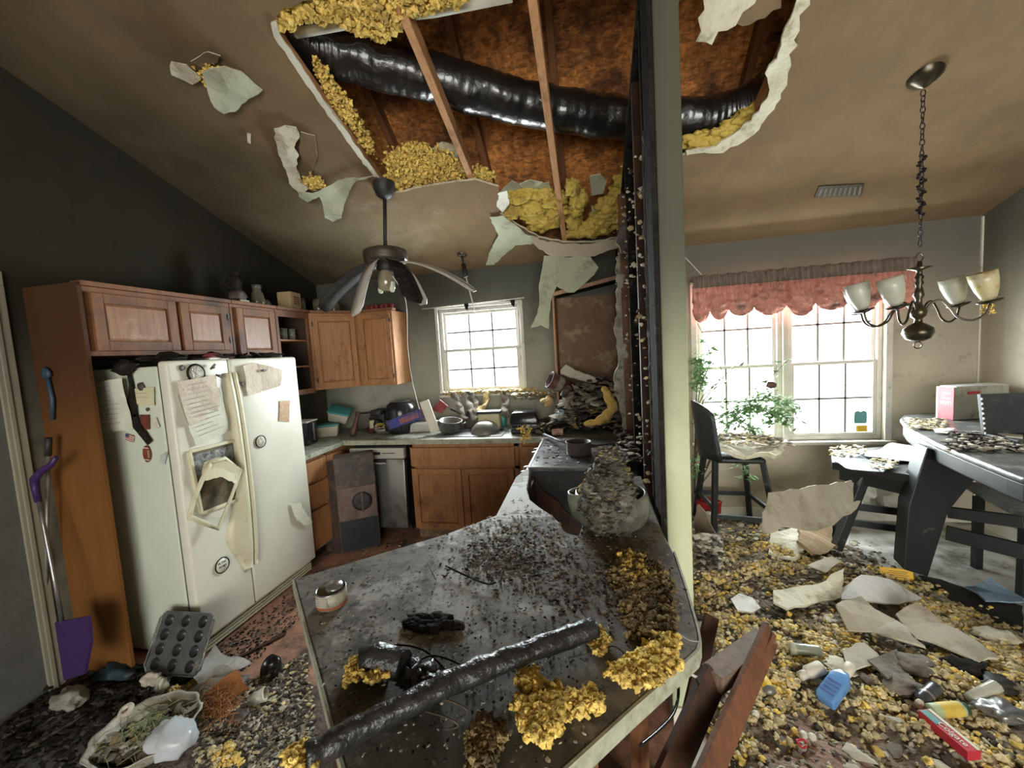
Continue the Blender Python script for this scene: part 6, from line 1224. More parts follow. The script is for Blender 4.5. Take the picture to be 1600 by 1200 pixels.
def scat(name, label, n, fn, r, ms, w, seed, squash=(1.3, 1, .6), amp=.5, sub=1, ang=True, lift=.35):
    g = random.Random(seed); C = []; R = []; t = 0
    while len(C) < n and t < n*30:
        t += 1; p = fn(g)
        if p is None: continue
        x, y = p; k = g.uniform(*r); C.append((x, y, hf(x, y)+k*lift)); R.append(k)
    o = blobs(name, C, R, ms, squash, sub, amp, seed, None, ang, [g.choice(w) for _ in C]); tag(recenter(o), label, 'debris', kind='stuff'); return o
def blobf(cx, cy, sx, sy, lim=None):
    def f(g):
        x, y = g.gauss(cx, sx), g.gauss(cy, sy)
        return (x, y) if (.39 < x < 2.9 and .4 < y < 3.78) else None
    return f
def dun(g):
    x, y = g.uniform(.40, 2.2), g.uniform(.5, 3.75); return (x, y) if x < 2.1-.15*(y-2.2)+g.uniform(-.1, .1) else None
def pxr(P):
    xs = [p[0] for p in P]; ys = [p[1] for p in P]
    def f(g):
        x, y = g.uniform(min(xs), max(xs)), g.uniform(min(ys), max(ys))
        if not inpoly(x, y, P): return None
        p = ground(x, y); return (p.x, p.y) if (p.x > .39 or p.x < -.8) and p.y < 3.78 and p.x > XL+.03 and p.x < XR-.03 else None
    return f
CR = [M_cr, M_crd, M_crl, M_insf, M_fabric]
scat('rubble', 'brown and grey crumbs covering the whole dining room floor', 8000, dun, (.003, .013), CR, [0, 0, 0, 0, 1, 1, 2, 2, 3, 4], 61)
scat('rubble', 'larger plaster crumbs mixed through the dining room rubble', 700, dun, (.012, .026), CR, [0, 1, 2, 2, 4], 62, squash=(1.4, 1, .4))
FR = [([(1090, 860), (1180, 820), (1250, 850), (1330, 900), (1250, 930), (1180, 925), (1092, 960)], 1500, 'yellow fluff drift between the post and the fallen drywall'), ([(1300, 890), (1420, 905), (1520, 960), (1600, 1010), (1600, 1060), (1480, 990), (1380, 930)], 1500, 'yellow fluff drift running towards the dark mat under the table'),
      ([(1180, 985), (1300, 970), (1360, 1010), (1290, 1040), (1200, 1020)], 900, 'yellow fluff drift left of the grey plaster sheets'), ([(1440, 1040), (1600, 1030), (1600, 1100), (1480, 1090)], 800, 'yellow fluff drift at the right edge below the table'),
      ([(1170, 1050), (1220, 1060), (1260, 1110), (1215, 1120)], 350, 'yellow fluff beside the broken boards'), ([(1280, 1090), (1420, 1080), (1400, 1150), (1300, 1150)], 220, 'dirty yellow fluff behind the blue bottle'), ([(1120, 1120), (1180, 1110), (1160, 1200), (1110, 1200)], 250, 'yellow fluff by the foot of the broken boards'),
      ([(1480, 1130), (1600, 1120), (1600, 1200), (1500, 1200)], 400, 'dirty yellow fluff in the lower right corner'), ([(1090, 930), (1170, 940), (1180, 1000), (1095, 1010)], 450, 'yellow fluff round the cracked white lid')]
for i, (P, n, lb) in enumerate(FR):
    g = random.Random(70+i); f = pxr(P); C = []; R = []
    while len(C) < n:
        p = f(g)
        if not p: continue
        p = (p[0]+g.gauss(0, .06), p[1]+g.gauss(0, .06))
        if p[0] < .41 or p[1] > 3.75: continue
        q = .5+.5*noise.noise(Vector((p[0]*8, p[1]*8, i)))
        if g.random() > (q*1.5)**4: continue
        k = g.uniform(.004, .015); C.append((p[0], p[1], hf(*p)+g.uniform(0, .035)*q)); R.append(k)
    o = blobs('floor_insulation', C, R, [M_insf, M_ins], (1.1, 1, .85), 2, .55, 70+i, None, False, [g.choice([0, 0, 0, 1]) for _ in C]); tag(recenter(o), lb, 'insulation', kind='stuff')
# kitchen floor litter
scat('rubble', 'dark pebbly crumbs between the refrigerator and the peninsula', 2600, pxr([(300, 1200), (320, 1090), (400, 1060), (480, 1020), (500, 1200)]), (.003, .012), [M_cr, M_crd, M_crl, M_crd, M_insf], [0, 0, 1, 1, 3, 2, 4], 81)
scat('rubble', 'black grit along the foot of the refrigerator', 700, pxr([(330, 1020), (490, 895), (500, 910), (480, 960), (380, 1050)]), (.002, .008), [M_crd, M_char, M_cr], [0, 1, 2], 82)
scat('rubble', 'black sooty litter in the dark corner left of the refrigerator', 1500, pxr([(5, 1200), (5, 1080), (60, 1040), (230, 1040), (300, 1060), (180, 1200)]), (.004, .018), [M_crd, M_char, M_black], [0, 1, 1, 2], 83)
scat('rubble', 'grit on the kitchen floor in front of the dishwasher', 260, lambda g: (g.uniform(-2.1, -.5), g.uniform(2.5, 3.15)), (.003, .010), [M_crd, M_char, M_cr, M_crl], [0, 1, 2, 3], 84)
def yfl(P, n, lb, seed):
    g = random.Random(seed); f = pxr(P); C = []
    while len(C) < n:
        p = f(g)
        if p: C.append((p[0], p[1], hf(*p)+g.uniform(0, .02)))
    tag(recenter(blobs('insulation_tuft', C, [g.uniform(.005, .014) for _ in C], [M_insf, M_ins], (1.1, 1, .85), 2, .55, seed, None, False, [g.choice([0, 1]) for _ in C])), lb, 'insulation')
yfl([(330, 1175), (360, 1165), (380, 1200), (335, 1200)], 90, 'small yellow tuft beside the white plastic bag', 85); yfl([(255, 1080), (300, 1068), (315, 1075), (265, 1092)], 70, 'small yellow tuft by the crumpled white papers', 86)

# ------------------------------------------------------------------ dining window curtain
M_cur = mat('salmon_valance', (.60, .27, .21), (.47, .20, .16), scale=9, rough=.85, bump=1.0, bscale=26, dirt=(.16, .10, .08), dscale=6, damt=.3)
M_curt = mat('sooty_curtain_header', (.20, .15, .12), (.12, .09, .075), scale=14, rough=.9, bump=.4)
t = thing('valance', 'salmon scalloped valance curtain over the dining room window', 'curtain', (1.7, 3.74, 1.8))
x0, x1 = .885, 2.53; n = 360; lobes = [(.885, 1.02), (1.02, 1.17), (1.17, 1.37), (1.37, 1.62), (1.62, 1.83), (1.83, 2.08), (2.08, 2.30), (2.30, 2.53)]
def zb_(x):
    for a, b in lobes:
        if a <= x <= b: u = (x-a)/(b-a); return 1.885-(.09+.02*math.sin(a*9))*(math.sin(PI*u)**.55)
    return 1.88
mb = MB(); rows = 22; vs = []
for i in range(n+1):
    x = x0+(x1-x0)*i/n; zb2 = zb_(min(max(x, x0), x1))
    for j in range(rows+1):
        v = j/rows; z = 2.10+(zb2-2.10)*v
        for a, b in lobes:
            if a <= x <= b: u = (x-a)/(b-a); break
        y = 3.748-.012*math.sin(x*150)*(1-v)**1.5-.055*math.sin(PI*u)**.7*math.sin(PI*min(1, v*1.02))-.03*noise.noise(Vector((x*14, z*34, 0)))*min(1, v*2)-.014*noise.noise(Vector((x*40, z*70, 3)))*min(1, v*2)-.010*math.sin(v*14+math.sin(x*9)*2)*v
        vs.append((x, y, z))
mb.add(vs, [(i*(rows+1)+j, i*(rows+1)+j+1, (i+1)*(rows+1)+j+1, (i+1)*(rows+1)+j) for i in range(n) for j in range(rows)], True); mb.build('drape', M_cur, t, w=True, solid=.003)
mb = MB(); vs = []
for i in range(n+1):
    x = x0+(x1-x0)*i/n
    for j, z in enumerate((2.075, 2.11, 2.15, 2.178+.006*math.sin(x*60))): vs.append((x, 3.728-.013*math.sin(x*150+j*.4)-.004*noise.noise(Vector((x*40, z*40, 0))), z))
mb.add(vs, [(i*4+j, i*4+j+1, (i+1)*4+j+1, (i+1)*4+j) for i in range(n) for j in range(3)], True); mb.build('header_ruffle', M_curt, t, w=True, solid=.002)
MB().tube([(x0-.01, 3.755, 2.12), (x1+.01, 3.755, 2.12)], .008, 8).build('rod', M_trimw, t, w=True)
a = AY(1070, 402, 3.818); b = AY(1099, 433, 3.818); tag(recenter(MB().bar(a, b, .018, .006).build('lath', M_lt, bevel=.001)), 'short pale stick poking out beside the post above the valance', 'stick')
# kitchen window curtain rod with a black remnant
t = thing('curtain_rod', 'thin white curtain rod above the kitchen window with black cloth scraps', 'curtain rod', (-1.1, 3.77, 2.115)); MB().tube([(-1.64, 3.77, 2.105), (-.60, 3.77, 2.13)], .006, 8).build('rod', M_trimw, t, w=True)
for i, x in enumerate((-1.2, -.74)): o = torn([(x, 3.765, 2.12), (x+.05, 3.765, 2.12), (x+.04, 3.765, 2.05), (x+.015, 3.765, 2.07)], .002, .004, .02, .006, i, m=[M_char], name='cloth_scrap'); I = mat_of(t).inverted(); o.location = I @ o.location; o.parent = t
# window stickers
o = MB().prism([(-.045, 0), (.045, 0), (.05, .05), (.045, .10), (.02, .112), (0, .10), (-.02, .112), (-.045, .10), (-.05, .05)], 0, .002, M=frame((2.235, YB+.046, .835), (1, 0, 0), (0, 0, 1))).build('window_sticker', cm('teal_sticker', (.09, .26, .26), (.07, .2, .2), damt=0)); recenter(o); tag(o, 'teal shield-shaped sticker on the lower right dining window pane', 'sticker')
t = thing('window_sticker', 'small yellow rectangular sticker below the teal one on the dining window', 'sticker', (2.245, YB+.046, .76)); MB().cbox((0, 0, .03), (.085, .002, .055)).build('label', cm('yellow_sticker', (.75, .50, .02), (.7, .46, .02), damt=0), t)
mb = MB(); [mb.cbox((0, -.0015, .012+k*.013), (.06, .001, .003)) for k in range(4)]; mb.build('print_line', M_rust, t)
# switch plate on the right wall
o = MB().box((XR-.006, 3.36, 1.13), (XR, 3.44, 1.25)).build('switch_plate', M_cream, bevel=.002); recenter(o); tag(o, 'cream switch plate on the right dining room wall', 'switch')

# ------------------------------------------------------------------ stool by the window
M_blk = mat('worn_black_paint', (.010, .013, .013), (.016, .019, .018), scale=5, rough=.45, bump=.05, dirt=(.16, .155, .13), dscale=11, damt=.0)
t = thing('bar_stool', 'black bar stool with curved back standing against the dining window wall', 'stool', (1.10, 3.5, .06))
S = [AY(1092, 690, 3.32), AY(1192, 700, 3.26), AY(1178, 690, 3.60), AY(1092, 685, 3.66)]
zs = .70; S = [Vector((.90, 3.30, zs)), Vector((1.27, 3.26, zs)), Vector((1.25, 3.62, zs)), Vector((.90, 3.64, zs))]
MB().prism([(p.x, p.y) for p in S], zs-.045, zs).build('seat', M_blk, t, w=True, bevel=.02, seg=4)
for p, q in zip(S, ((.90, 3.31, .05), (1.34, 3.23, .05), (1.30, 3.70, .05), (.86, 3.72, .05))):
    c = sum(S, Vector())/4; MB().bar(p.lerp(c, .12)-Vector((0, 0, .03)), q, .038, .038).build('leg', M_blk, t, w=True, bevel=.004)
def st(i, k):
    p = S[i]; c = sum(S, Vector())/4; a = p.lerp(c, .12)-Vector((0, 0, .03)); q = Vector(((.90, 3.31, .05), (1.34, 3.23, .05), (1.30, 3.70, .05), (.86, 3.72, .05))[i]); return a.lerp(q, k)
for a, b, k in ((0, 1, .72), (1, 2, .62), (2, 3, .62), (3, 0, .62)): MB().bar(st(a, k), st(b, k), .022, .036).build('stretcher', M_blk, t, w=True, bevel=.003)
mb = MB(); vs = []; nn = 10
for i in range(nn+1):
    u = i/nn; y = 3.22+.40*u; xb = .84+.10*(2*u-1)**2+.0
    for j in range(7): v = j/6; vs.append((xb-.05*v+.0, y, zs-.01+.45*v*(1-.18*abs(2*u-1)**3)))
mb.add(vs, [(i*7+j, i*7+j+1, (i+1)*7+j+1, (i+1)*7+j) for i in range(nn) for j in range(6)], True); mb.build('backrest', M_blk, t, w=True, solid=.02)
# rubble slab on the stool
def pz(px, py, z): return AZ(px, py, z)
o = torn([(.93, 3.28, .755), (1.10, 3.22, .75), (1.30, 3.20, .735), (1.36, 3.26, .73), (1.45, 3.42, .735), (1.55, 3.60, .755), (1.40, 3.70, .77), (1.10, 3.68, .78), (.95, 3.60, .785)], .03, .02, .05, .03, 5, m=[M_gyp, M_gyp], name='drywall_slab'); tag(o, 'broken drywall slab heaped with crumbs lying on the bar stool seat', 'drywall')
hp('slab_crumbs', 'pale and brown crumbs strewn over the drywall slab on the bar stool', 380, lambda g: (lambda x, y: (x, y, .785+.03*math.exp(-((x-1.15)**2+(y-3.5)**2)/.05)+g.uniform(0, .02)))(g.uniform(.97, 1.46), g.uniform(3.28, 3.66)), (.006, .018), [M_cr, M_crl, M_insf, M_crd], 91, w=[0, 0, 1, 2, 2, 3])
# ------------------------------------------------------------------ plant
M_leaf = mat('dusty_leaf', (.17, .30, .11), (.10, .20, .07), scale=20, rough=.6, bump=.1, island=.5, dirt=(.3, .32, .22), dscale=9, damt=.1); M_stem = cm('brown_stem', (.12, .09, .05), (.08, .06, .035))
def plant(name, label, stems, leafr, seed, base):
    t = thing(name, label, 'plant', base); g = random.Random(seed); ms = MB(); ml = MB()
    for P, n, tipn in stems:
        P = smooth_path([Vector(p) for p in P], 6); ms.tube(P, [.005*(1-.7*i/len(P))+.001 for i in range(len(P))], 5)
        for k in range(n):
            u = g.uniform(tipn, 1); p = P[min(len(P)-1, int(u*(len(P)-1)))]; a = g.uniform(0, 2*PI); L = g.uniform(*leafr); dr = Vector((math.cos(a), math.sin(a)*.7, g.uniform(-.9, .4))).normalized()
            p = p+Vector((g.gauss(0, .025), g.gauss(0, .02), g.gauss(0, .025))); s = dr.cross(Vector((g.uniform(-1, 1), g.uniform(-1, 1), 1))).normalized()*L*.2
            m_ = p+dr*L*.5+Vector((0, 0, -.1*L)); ml.add([p, m_+s, p+dr*L, m_-s], [(0, 1, 2, 3)], False)
    ms.build('stem', M_stem, t, w=True); o = ml.build('leaf', M_leaf, t, w=True); tag(o, kind='stuff'); return t
W3_ = lambda px, py, y: AY(px, py, y)
b0 = Vector((.86, 3.74, .25)); 
plant('potted_tree', 'green leafy houseplant with bare twigs in front of the dining window', [
  ([b0, W3_(1090, 690, 3.72), W3_(1110, 650, 3.70), W3_(1150, 625, 3.68)], 45, .45), ([b0, W3_(1092, 680, 3.7), W3_(1150, 640, 3.66), W3_(1200, 618, 3.64), W3_(1250, 640, 3.62)], 260, .4),
  ([b0, W3_(1095, 690, 3.7), W3_(1160, 650, 3.66), W3_(1195, 600, 3.64), W3_(1232, 562, 3.64)], 30, .4), ([b0, W3_(1090, 640, 3.7), W3_(1120, 600, 3.68), W3_(1155, 565, 3.68)], 6, .6),
  ([b0, W3_(1092, 620, 3.72), W3_(1110, 560, 3.7), W3_(1090, 505, 3.7)], 18, .4), ([b0, W3_(1088, 620, 3.72), W3_(1095, 580, 3.7), W3_(1088, 560, 3.7)], 220, .4), ([b0, W3_(1094, 640, 3.7), W3_(1130, 590, 3.7), W3_(1105, 545, 3.7)], 14, .5),
  ([b0, W3_(1150, 650, 3.66), W3_(1200, 640, 3.62), W3_(1240, 660, 3.6)], 260, .4), ([b0, W3_(1140, 660, 3.66), W3_(1180, 670, 3.64), W3_(1220, 640, 3.6)], 200, .35),
  ([b0, W3_(1130, 715, 3.68), W3_(1155, 720, 3.6), W3_(1168, 745, 3.56)], 50, .55), ([b0, W3_(1086, 720, 3.7), W3_(1092, 745, 3.66)], 50, .3)], (.035, .075), 5, b0)
o = MB().blob((0, 0, .02), .035, 2, .4, 2, 3, squash=(1.2, .2, .8)).build('dead_leaf', M_rust); o.location = W3_(1205, 605, 3.63); tag(o, 'brown dead leaf caught on a twig in front of the window mullion', 'leaf')
# red bin and white jar under the stool
t = thing('plastic_bin', 'red plastic bin on the floor behind the bar stool legs', 'bin', (W3_(1108, 790, 3.62).x, 3.62, .06)); MB().lathe([(0, 0), (.085, 0), (.10, .16)], 4, smooth=False).build('bin', cm('red_plastic', (.42, .03, .03), (.36, .025, .025), rough=.35), t, solid=.006, bevel=.004)
lth(t, 'rim', bpy.data.materials['red_plastic'], [(.098, .155), (.108, .158), (.108, .17), (.098, .17)], n=4)
t = thing('glass_jar', 'clear jar lying on the floor beside the post at the red bin', 'jar', AZ(1098, 808, .10), (1.2, 0, .5)); lth(t, 'jar', M_clear, [(0, 0), (.05, 0), (.055, .02), (.05, .10), (.038, .12)]); lth(t, 'lid', M_lt, [(.04, .12), (.04, .14), (0, .14)])
o = torn([W3_(1088, 790, 2.7), W3_(1092, 788, 2.7), W3_(1125, 840, 2.6), W3_(1129, 870, 2.6), W3_(1122, 880, 2.6), W3_(1088, 850, 2.7)], .012, .01, .04, .02, 6, m=[cm('dirty_board', (.16, .12, .08), (.09, .07, .05))], name='broken_board'); tag(o, 'dirty brown board leaning beside the foot of the standing post', 'board')
hp('board_crumbs', 'grey and black rubble spilling down beside the foot of the post', 500, lambda g: (lambda q: (q.x, q.y, max(.05, q.z)))(W3_(g.uniform(1088, 1125), g.uniform(835, 890), g.uniform(2.3, 2.6))), (.006, .018), [M_crd, M_cr, M_crl], 93)
# ------------------------------------------------------------------ fallen drywall panels between stool and bench
M_dw = mat('fallen_drywall_face', (.40, .365, .28), (.31, .28, .21), scale=3, rough=.9, bump=.1, dirt=(.20, .17, .12), dscale=5, damt=.3)
def pan(name, label, pts, m, seed, thick=.014, jag=.012, bump=.02, cat='drywall'):
    o = torn(pts, thick, jag, .05, bump, seed, m=m, name=name); tag(o, label, cat); return o
pan('drywall_sheet', 'large upright broken drywall panel leaning between the stool and the bench', [W3_(1200, 770, 3.12), W3_(1262, 760, 3.16), W3_(1340, 748, 3.24), W3_(1352, 756, 3.24), W3_(1338, 795, 3.14), W3_(1300, 822, 3.06), W3_(1262, 830, 3.0), W3_(1225, 822, 2.98), W3_(1200, 834, 2.96), W3_(1186, 826, 2.96)], [M_dw, M_gyp], 7)
pan('drywall_sheet', 'smaller drywall panel standing behind the bench legs', [W3_(1345, 755, 3.6), W3_(1420, 752, 3.65), W3_(1418, 795, 3.5), W3_(1345, 795, 3.5)], [M_dw, M_gyp], 8)
pan('crushed_carton', 'crushed brown carton under the leaning drywall panel', [ground(1250, 830, .12), ground(1288, 822, .14), ground(1306, 868, .04), ground(1270, 880, .06), ground(1246, 862, .08)], [cm('brown_carton', (.30, .21, .12), (.24, .165, .09), rough=.9)], 9, .02, .008, .03, 'box')
pan('drywall_chunk', 'pale torn drywall chunk in front of the crushed carton', [ground(1205, 845, .05), ground(1245, 838, .09), ground(1262, 862, .05), ground(1240, 880, .04), ground(1200, 868, .04)], [M_gyp, M_gyp], 10, .02, .012, .03)
# ------------------------------------------------------------------ bench, table, second bench
zt_ = .68
t = thing('bench', 'black bench seat with folded papers on it, left of the dining table', 'bench', (2.05, 3.42, 0))
B_ = [AZ(1300, 722, zt_), AZ(1440, 745, zt_), AZ(1470, 700, zt_), AZ(1385, 686, zt_), AZ(1298, 704, zt_)]
B_ = [Vector((min(p.x, 2.9), min(p.y, 3.74), zt_)) for p in B_]
MB().prism([(p.x, p.y) for p in B_], zt_-.055, zt_).build('seat', M_blk, t, w=True, bevel=.006)
mb = MB(); a, b = B_[0]+Vector((.08, .05, -.10)), B_[1]+Vector((0, .03, -.10)); mb.bar(a, b, .03, .09); mb.build('apron', M_blk, t, w=True, bevel=.003)
lg0 = B_[0]+Vector((.12, .05, -.06)); yl = lg0.y
def bl(x0_, y0_, x1_, y1_, yy, w_=.05, nm='leg'): MB().bar(AY(x0_, y0_, yy), AY(x1_, y1_, yy-.04), w_, .06, up=(0, 1, 0)).build(nm, M_blk, t, w=True, bevel=.004)
bl(1350, 745, 1306, 858, yl-.1, .055); bl(1338, 742, 1300, 850, yl+.12, .05)
MB().bar(AY(1325, 790, yl), AY(1425, 802, yl-.1), .025, .05).build('stretcher', M_blk, t, w=True, bevel=.003); MB().bar(AY(1322, 815, yl), AY(1420, 828, yl-.1), .025, .05).build('stretcher', M_blk, t, w=True, bevel=.003)
M_papb = cm('creased_white_paper', (.50, .50, .47), (.42, .42, .40), damt=.1, rough=.8)
pan('paper_sheet', 'creased white paper lying open on the bench seat', [AZ(x, y, zt_+.012) for x, y in ((1345, 712), (1395, 692), (1440, 696), (1440, 722), (1400, 722))], [M_papb], 12, .003, .004, .012, 'paper')
pan('folded_bag', 'blue-grey crumpled plastic bag hanging over the left end of the bench', [AZ(x, y, zt_+.02) for x, y in ((1302, 708), (1345, 712), (1400, 728), (1380, 736), (1330, 734), (1304, 722))], [cm('blue_grey_plastic', (.15, .18, .2), (.10, .12, .13), rough=.35)], 13, .004, .004, .02, 'bag')
hp('bench_crumbs', 'cream crumbs along the left end of the bench seat', 130, lambda g: (lambda p: (p.x, min(3.72, p.y), zt_+.02+g.uniform(0, .015)))(AZ(g.uniform(1298, 1350), g.uniform(702, 718), zt_)), (.005, .015), [M_insf, M_crl, M_cr], 94)
hp('bench_crumbs', 'cream crumbs on the front edge of the bench beside the table leg', 70, lambda g: (lambda p: (p.x, p.y, zt_+.02+g.uniform(0, .015)))(AZ(g.uniform(1360, 1405), g.uniform(722, 738), zt_)), (.005, .013), [M_insf, M_crl], 95)
# table
zt_ = .93
t = thing('dining_table', 'large black rounded dining table covered in ash and rubble', 'table', (2.45, 2.75, 0))
TP = [AZ(x, y, zt_) for x, y in ((1600, 747), (1570, 736), (1540, 724), (1500, 708), (1462, 692), (1432, 676), (1412, 662), (1406, 654), (1412, 648), (1440, 645), (1475, 644))]
poly = [(p.x, p.y) for p in TP if p.y < 3.8 and p.x < 2.95]+[(2.90, 3.45), (2.93, 2.9), (2.90, 2.2), (2.65, 1.85), (2.3, 1.78), (2.05, 1.88)]
M_ttop = mat('ashy_tabletop_and_lit_seat', (.055, .06, .06), (.10, .105, .10), scale=8, rough=.35, bump=.1, dirt=(.24, .235, .2), dscale=12, damt=.3)
MB().prism(poly, zt_-.035, zt_).build('tabletop', [M_ttop], t, w=True, bevel=.012, seg=3)
c_ = Vector((sum(p[0] for p in poly)/len(poly), sum(p[1] for p in poly)/len(poly), 0))
MB().prism([(c_.x+(x-c_.x)*.94, c_.y+(y-c_.y)*.96) for x, y in poly], zt_-.13, zt_-.035).build('apron', M_blk, t, w=True, bevel=.01)
la = AZ(1432, 898, .0); yy = 2.86
q = [AY(1449, 700, yy), AY(1545, 722, yy), AY(1482, 800, yy), AY(1450, 902, yy), AY(1412, 890, yy), AY(1420, 790, yy)]
mb = MB(); n = 6; F_ = q; K_ = [p+Vector((.03, .14, 0)) for p in q]; mb.add(F_+K_, [(5,4,3,2,1,0), tuple(range(6, 12))]+[(i, (i+1) % 6, 6+(i+1) % 6, 6+i) for i in range(6)])
for i, v in enumerate(mb.v): mb.v[i] = (v[0], v[1], max(.0, v[2]))
mb.build('leg', M_blk, t, w=True, bevel=.006)
for (xa, ya, xb_, yb_, hh) in ((1480, 800, 1600, 816, .07), (1478, 832, 1600, 862, .09)): MB().bar(AY(xa, ya, yy+.05), AY(xb_, yb_, yy-.15)+Vector((.0, 0, 0)), .03, hh).build('stretcher', M_blk, t, w=True, bevel=.004)
MB().bar((2.75, 2.2, 0), (2.75, 2.2, .8), .09, .09).build('leg', M_blk, t, w=True, bevel=.004)
# second bench under the table
t = thing('bench', 'second black bench with a lighter grey seat showing beneath the dining table', 'bench', (2.8, 2.9, 0))
mb = MB(); q = [AZ(1497, 750, .52), AZ(1600, 764, .52), AZ(1600, 806, .52), AZ(1540, 775, .52)]; q = [Vector((min(p.x, 2.98), p.y, .52)) for p in q]
mb.add([p-Vector((0, 0, d)) for d in (.0, .03) for p in q], [(0,1,2,3),(7,6,5,4),(0,4,5,1),(1,5,6,2),(2,6,7,3),(3,7,4,0)]); mb.build('seat', M_ttop, t, w=True)  # seat borrows the paler tabletop material to look struck by light
for x, y in ((q[3].x, q[3].y+.05), (q[2].x+.05, q[2].y+.05)): MB().box((x, y, 0), (x+.04, y+.04, .49)).build('leg', M_blk, t, w=True)
# on the table
p = AZ(1490, 657, zt_); bx = p.x; by = p.y
t = thing('appliance_carton', 'red and white appliance carton on the dining table', 'box', (bx, by, zt_+.002), .20)
MB().cbox((.20, .06, .12), (.40, .12, .24)).build('carton', cm('white_grey_carton', (.40, .39, .34), (.33, .32, .28), damt=.2), t, bevel=.003)
M_rc = cm('red_carton', (.50, .045, .06), (.42, .035, .05), damt=.05)
MB().cbox((-.001, .06, .12), (.004, .118, .236)).build('red_side', M_rc, t); MB().cbox((-.002, .113, .12), (.004, .012, .238)).build('white_edge', M_lt, t); MB().cbox((.14, -.001, .195), (.09, .003, .02)).build('red_logo_bar', M_rc, t); MB().cbox((.2, .06, .243), (.36, .11, .006)).build('top_flap', M_papb, t)
for k, (s, sz) in enumerate((('CE IT', .026), ('SHARE', .02), ('POT!', .036))):
    text('lettering', s, sz, M_lt, t, frame((-.0035, .052, .19-.035*k), (0, -1, 0), (0, 0, 1)))
M_lp = cm('sooty_black_case', (.02, .022, .026), (.035, .037, .04), rough=.6, dirt=(.14, .14, .13), damt=.05)
p = AZ(1530, 683, zt_); t = thing('black_case', 'upright black open case standing on the dining table in front of the carton', 'case', (p.x, p.y, zt_+.004), .02); MB().cbox((.22, 0, .13), (.40, .025, .26), M=Matrix.Rotation(math.radians(-8), 4, 'X')).build('lid', M_lp, t, bevel=.004); MB().cbox((.22, -.10, .01), (.40, .2, .02)).build('base', M_lp, t, bevel=.003)
mb = MB(); [mb.cbox((.022, -.014+(.0), .02+k*.03), (.006, .006, .012), M=Matrix.Rotation(math.radians(-8), 4, 'X')) for k in range(8)]; mb.build('rivet', M_lt, t)
def tb(x0_, x1_, y0_, y1_):
    def f(g):
        p = AZ(g.uniform(x0_, x1_), g.uniform(y0_, y1_), zt_+.003); return (p.x, p.y, zt_+.008+g.uniform(0, .012))
    return f
hp('table_crumbs', 'cream fluffy crumbs at the left end of the dining table', 200, tb(1418, 1478, 656, 672), (.006, .016), [M_insf, M_crl, M_cr], 96)
hp('table_crumbs', 'black and grey crumbs across the front of the dining table', 420, tb(1480, 1600, 676, 706), (.004, .015), [M_crd, M_char, M_crl, M_cr], 97)
pan('pale_slat', 'pale flat slat lying on the table in front of the black case', [AZ(x, y, zt_+.02) for x, y in ((1557, 676), (1598, 681), (1598, 687), (1560, 682))], [M_lt], 14, .008, .002, .002, 'stick')
pan('paper_plate', 'grey disc-like scrap at the left of the table crumbs', [AZ(x, y, zt_+.012) for x, y in ((1458, 670), (1475, 667), (1492, 670), (1480, 677), (1462, 676))], [M_papb], 15, .003, .002, .003, 'plate')
# ------------------------------------------------------------------ litter on the dining floor
def G(px, py, dz=0.02): return ground(px, py, dz)
pan('plaster_sheet', 'long white plaster sheet lying across the rubble, its right half smooth', [G(1315, 935, .06), G(1345, 922, .09), G(1390, 928, .08), G(1440, 948, .05), G(1405, 955, .04), G(1350, 953, .06), G(1316, 950, .06)], [cm('white_plaster', (.58, .57, .54), (.5, .49, .46), rough=.9), M_gyp], 21, .012, .006, .015)
pan('plaster_sheet', 'folded pale plaster sheet left of the smooth white one', [G(1208, 940, .05), G(1240, 935, .07), G(1290, 930, .09), G(1318, 915, .10), G(1315, 945, .05), G(1270, 955, .05), G(1230, 965, .04), G(1208, 958, .04)], [M_gyp, M_gyp], 22, .014, .008, .025)
pan('plaster_sheet', 'grey-white torn plaster sheet with ragged left end', [G(1305, 968, .06), G(1345, 958, .09), G(1365, 975, .08), G(1400, 995, .07), G(1445, 1030, .05), G(1405, 1018, .05), G(1365, 1000, .06), G(1325, 995, .05)], [M_dw, M_gyp], 23, .014, .012, .03)
pan('plaster_sheet', 'big smooth grey plaster sheet sloping down behind the black can', [G(1400, 985, .10), G(1430, 980, .12), G(1500, 1010, .10), G(1560, 1045, .05), G(1530, 1050, .05), G(1480, 1032, .06), G(1430, 1015, .08)], [M_dw, M_gyp], 24, .014, .01, .03)
pan('plaster_sheet', 'pale plaster scrap left of the grey sheets among yellow fluff', [G(1318, 1028, .05), G(1350, 1020, .05), G(1386, 1052, .03), G(1350, 1050, .03), G(1330, 1060, .03)], [M_dw, M_gyp], 25, .008, .008, .02)
pan('plaster_sheet', 'small tan plaster chip just above the blue bottle', [G(1245, 1020, .04), G(1290, 1022, .04), G(1318, 1036, .03), G(1325, 1060, .02), G(1308, 1055, .03)], [M_gyp, M_gyp], 26, .006, .006, .02)
pan('cardboard_scrap', 'brown-grey cardboard scrap at the foot of the yellow fluff, right of centre', [G(1355, 1045, .04), G(1400, 1030, .05), G(1425, 1060, .03), G(1385, 1075, .03)], [M_fabric], 27, .008, .006, .02, 'cardboard')
o = pan('cracked_lid', 'cracked white oval lid lying in the yellow fluff near the post', [G(1142, 945, .03), G(1155, 938, .04), G(1176, 945, .04), G(1188, 958, .03), G(1176, 966, .03), G(1152, 962, .03)], [cm('stained_white', (.56, .54, .48), (.46, .44, .38), dirt=(.2, .17, .14), dscale=30, damt=.2)], 28, .012, .002, .004, 'lid')
pan('white_plate_piece', 'broken white tile piece above the smooth plaster sheet', [G(1262, 895, .05), G(1300, 885, .07), G(1315, 890, .06), G(1290, 905, .04)], [M_lt], 29, .01, .004, .01, 'tile')
